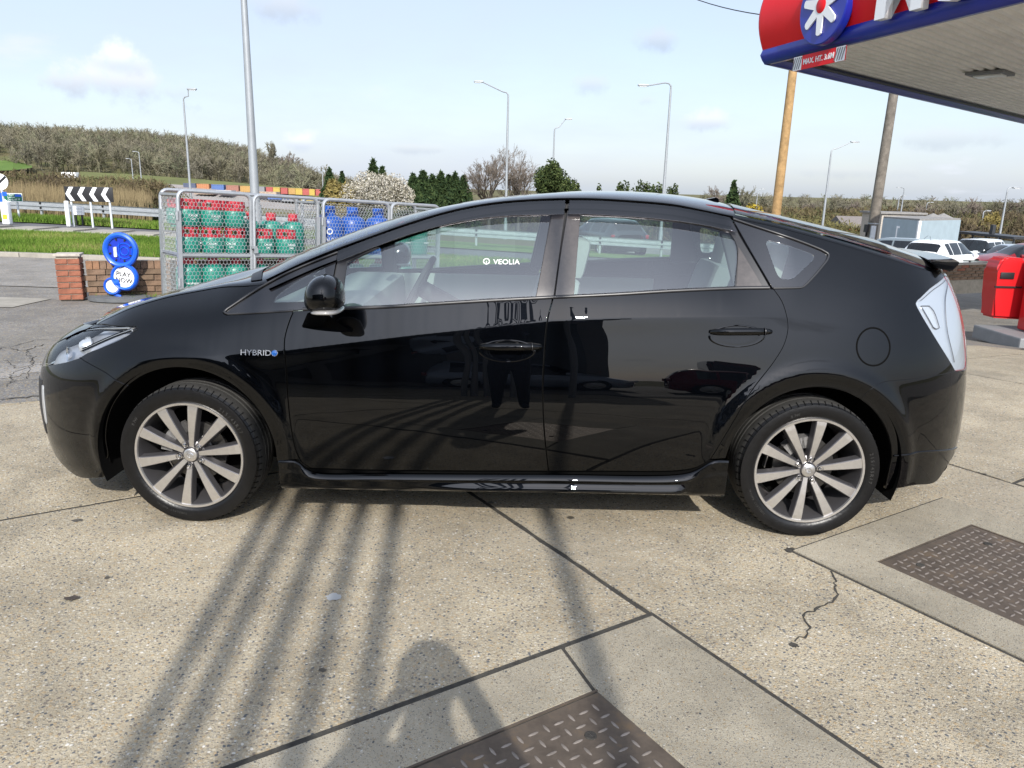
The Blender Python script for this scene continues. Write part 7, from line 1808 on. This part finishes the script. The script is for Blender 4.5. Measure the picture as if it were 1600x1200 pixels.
for k, (px, py, w, cl) in enumerate(((318, 304, 30, 'cream'), (350, 304, 24, 'pale'), (412, 306, 40, 'cream'), (436, 312, 36, 'blue'), (455, 315, 30, 'grey'), (480, 314, 30, 'yellow'))):
    container(px, py, w, 7, 145, cl, '%s container lying in front of the row, %s from the left' % (cl, ORD[k]))
for k, (px, py) in enumerate(((110, 274), (98, 292))):
    a = at(px, py, 190 if k == 0 else 80); t = thing('white_van', 'tiny white vehicle on the far bank above the chevron board' if k == 0 else 'tiny white van roof in the scrub left of the chevron board', 'van', tuple(a)); s_ = 3.4 if k == 0 else .7
    MB().box((0, 0, 0), (s_, s_*.5, s_*.42), bev=.1).build('body', MAT['sign_white'], t); MB().box((-s_*.3, -s_*.26, s_*.06), (s_*.22, .02, s_*.14)).build('window', MAT['car_glass'], t)
# ================================================================ what stands behind the camera and shows in shadows and reflections
plain('shop_wall', (.22, .20, .18), .8, var=.15); plain('shop_glass', (.02, .024, .028), .08); plain('steel_post', (.30, .30, .31), .5, .4); plain('van_grey', (.10, .11, .12), .35, coat=.8)
shop = thing('station_shop', 'dark shop building of the filling station behind the camera, reflected in the doors', 'building', (-6.5, -15.5, 0))
MB().box((0, 0, 1.75), (17, 5, 3.5)).build('wall', MAT['shop_wall'], shop, 0)
for k in range(6): MB().box((-6.9+k*2.75, 2.52, 1.35), (2.3, .05, 2.2)).build('window', MAT['shop_glass'], shop, 0)
MB().box((0, .6, 3.75), (17.6, 6.6, .7)).build('fascia', MAT['soffit_trim'], shop, 0); MB().box((0, .6, 4.15), (17.6, 6.6, .1)).build('roof', MAT['felt'], shop, 0)
# frame of five tall steel posts with a rail: its shadow streaks run under the car
fr_ = thing('post_frame', 'five slim steel posts with a cross rail behind the camera, seen as shadow streaks', 'frame', (0, 0, 0))
sd = Vector((math.sin(math.radians(-5)), math.cos(math.radians(-5)), 0)); te = math.tan(SUN_EL)
basey = -6.9
px_s = [(430, 780), (460, 795), (510, 800), (565, 795), (620, 790)]
pos = []
for (a, b) in px_s:
    r_ = ray(a, b); g = CAM+r_*(-CAM[2]/r_[2]); x = g[0]-sd.x/sd.y*(g[1]-basey); pos.append(x)
fr_.location = (sum(pos)/5, basey, 0)
for x in pos: MB().tube((x-fr_.location.x, 0, 0), (x-fr_.location.x, 0, 7.0), .042, .038, 12).build('post', MAT['steel_post'], fr_)
r_ = ray(450, 1050); g = CAM+r_*(-CAM[2]/r_[2]); zr = (g[1]-basey)/sd.y*te
MB().box((0, 0, 6.98), (abs(pos[-1]-pos[0])+.3, .06, .10)).build('cross_rail', MAT['steel_post'], fr_)
r_ = ray(870, 850); g = CAM+r_*(-CAM[2]/r_[2]); lx = g[0]-sd.x/sd.y*(g[1]+7.4)
lp_ = thing('flag_pole', 'single tall pole behind the camera casting the lone shadow streak', 'pole', (lx, -7.4, 0)); MB().tube((0, 0, 0), (0, 0, 6.4), .05, .04, 12).build('shaft', MAT['steel_post'], lp_); MB().lathe([(.001, 6.46), (.05, 6.43), (.06, 6.4), (.001, 6.38)], 12).build('finial', MAT['steel_post'], lp_)
simple_car('red_estate', 'red car parked behind the camera, mirrored in the rear door', (5.2, -12.5, 0), math.radians(8), MAT['paint_red'], 'hatch', 4.3, 1.78, 1.46, 'cars behind the camera')
simple_car('silver_hatch', 'silver car parked behind the camera, mirrored beside the red one', (.4, -13.2, 0), math.radians(4), MAT['paint_silver'], 'hatch', 4.2, 1.76, 1.45, 'cars behind the camera')
van = thing('grey_van', 'tall grey van behind the camera at right, mirrored in the rear door', 'van', (7.5, -16.5, 0), .1)
b = MB(); b.prism([(-2.6, .35), (2.5, .35), (2.6, .9), (2.3, 1.15), (1.6, 1.3), (.95, 2.3), (.6, 2.45), (-2.55, 2.45), (-2.62, 2.2)], -.95, .95, Matrix.Rotation(math.pi/2, 4, 'X')); bmesh.ops.bevel(b.bm, geom=list(b.bm.edges), offset=.08, segments=2, affect='EDGES'); b.build('body', MAT['van_grey'], van)
MB().box((1.25, .93, 1.6), (.7, .06, .55)).build('cab_window', MAT['shop_glass'], van)
for x in (-1.7, 1.7):
    MB().lathe([(.001, 0), (.2, 0), (.33, .02), (.35, -.02), (.35, -.2)], 24, 'Y', (x, .97, .35)).build('wheel', MAT['rubber'], van)
# the photographer
def person(loc, rz):
    J = {'pelvis': (0, 0, .96), 'waist': (0, 0, 1.10), 'chest': (0, .01, 1.34), 'neck': (0, .02, 1.50), 'jaw': (0, .04, 1.57), 'head': (0, .05, 1.66), 'crown': (0, .03, 1.745)}
    E = [('pelvis', 'waist'), ('waist', 'chest'), ('chest', 'neck'), ('neck', 'jaw'), ('jaw', 'head'), ('head', 'crown')]
    Rr = {'pelvis': .15, 'waist': .145, 'chest': .16, 'neck': .06, 'jaw': .07, 'head': .092, 'crown': .06}
    for s_, n in ((-1, 'l'), (1, 'r')):
        for k, p, r_ in (('hip', (.10*s_, 0, .90), .105), ('knee', (.11*s_, .02, .50), .068), ('ankle', (.115*s_, -.01, .09), .045), ('toe', (.125*s_, .17, .04), .038), ('sho', (.19*s_, .0, 1.42), .065), ('elb', (.24*s_, .16, 1.24), .048), ('wri', (.085*s_, .33, 1.42), .034), ('hand', (.06*s_, .37, 1.465), .036)): J[k+n] = p; Rr[k+n] = r_
        E += [('pelvis', 'hip'+n), ('hip'+n, 'knee'+n), ('knee'+n, 'ankle'+n), ('ankle'+n, 'toe'+n), ('chest', 'sho'+n), ('sho'+n, 'elb'+n), ('elb'+n, 'wri'+n), ('wri'+n, 'hand'+n)]
        for f in range(4):
            a, b = 'f%da%s' % (f, n), 'f%db%s' % (f, n); J[a] = (.045*s_, .385, 1.435+.022*f); J[b] = (.012*s_, .40, 1.44+.021*f); Rr[a] = .010; Rr[b] = .008; E += [('hand'+n, a), (a, b)]
        J['th'+n] = (.03*s_, .355, 1.505); Rr['th'+n] = .010; E.append(('hand'+n, 'th'+n))
    ks = list(J); me = bpy.data.meshes.new('body'); me.from_pydata([J[k] for k in ks], [(ks.index(a), ks.index(b)) for a, b in E], [])
    o = bpy.data.objects.new('body', me); COL.objects.link(o)
    sk = o.modifiers.new('skin', 'SKIN'); sk.use_smooth_shade = True
    for k, v in zip(ks, me.skin_vertices[0].data): v.radius = (Rr[k], Rr[k]*(.72 if k in ('pelvis', 'waist', 'chest') else 1)); v.use_root = (k == 'pelvis')
    o.modifiers.new('sub', 'SUBSURF').levels = 1
    dg = bpy.context.evaluated_depsgraph_get(); m2 = bpy.data.meshes.new_from_object(o.evaluated_get(dg)); bpy.data.objects.remove(o)
    t = thing('person', 'person in dark clothes holding up a phone, seen only as a shadow and reflection', 'person', loc, rz)
    plain('dark_clothes', (.03, .032, .04), .9); m2.materials.clear(); link_mesh('body', m2, MAT['dark_clothes'], t)
    MB().lathe([(.001, 1.765), (.07, 1.75), (.098, 1.70), (.10, 1.66), (.085, 1.63)], 20, 'Z', (0, .02, 0)).build('hair', MAT['dark_plastic'], t)
    return t
pp = person((.03, -4.42, 0), 0.0); pp.scale = (1.04, 1.0, 1.05)
ph = thing('phone', 'slim dark phone held up at eye height by the photographer', 'phone', (.05, -4.055, 1.467)); MB().box((0, 0, 0), (.155, .008, .074), bev=.003).build('case', MAT['dark_plastic'], ph)
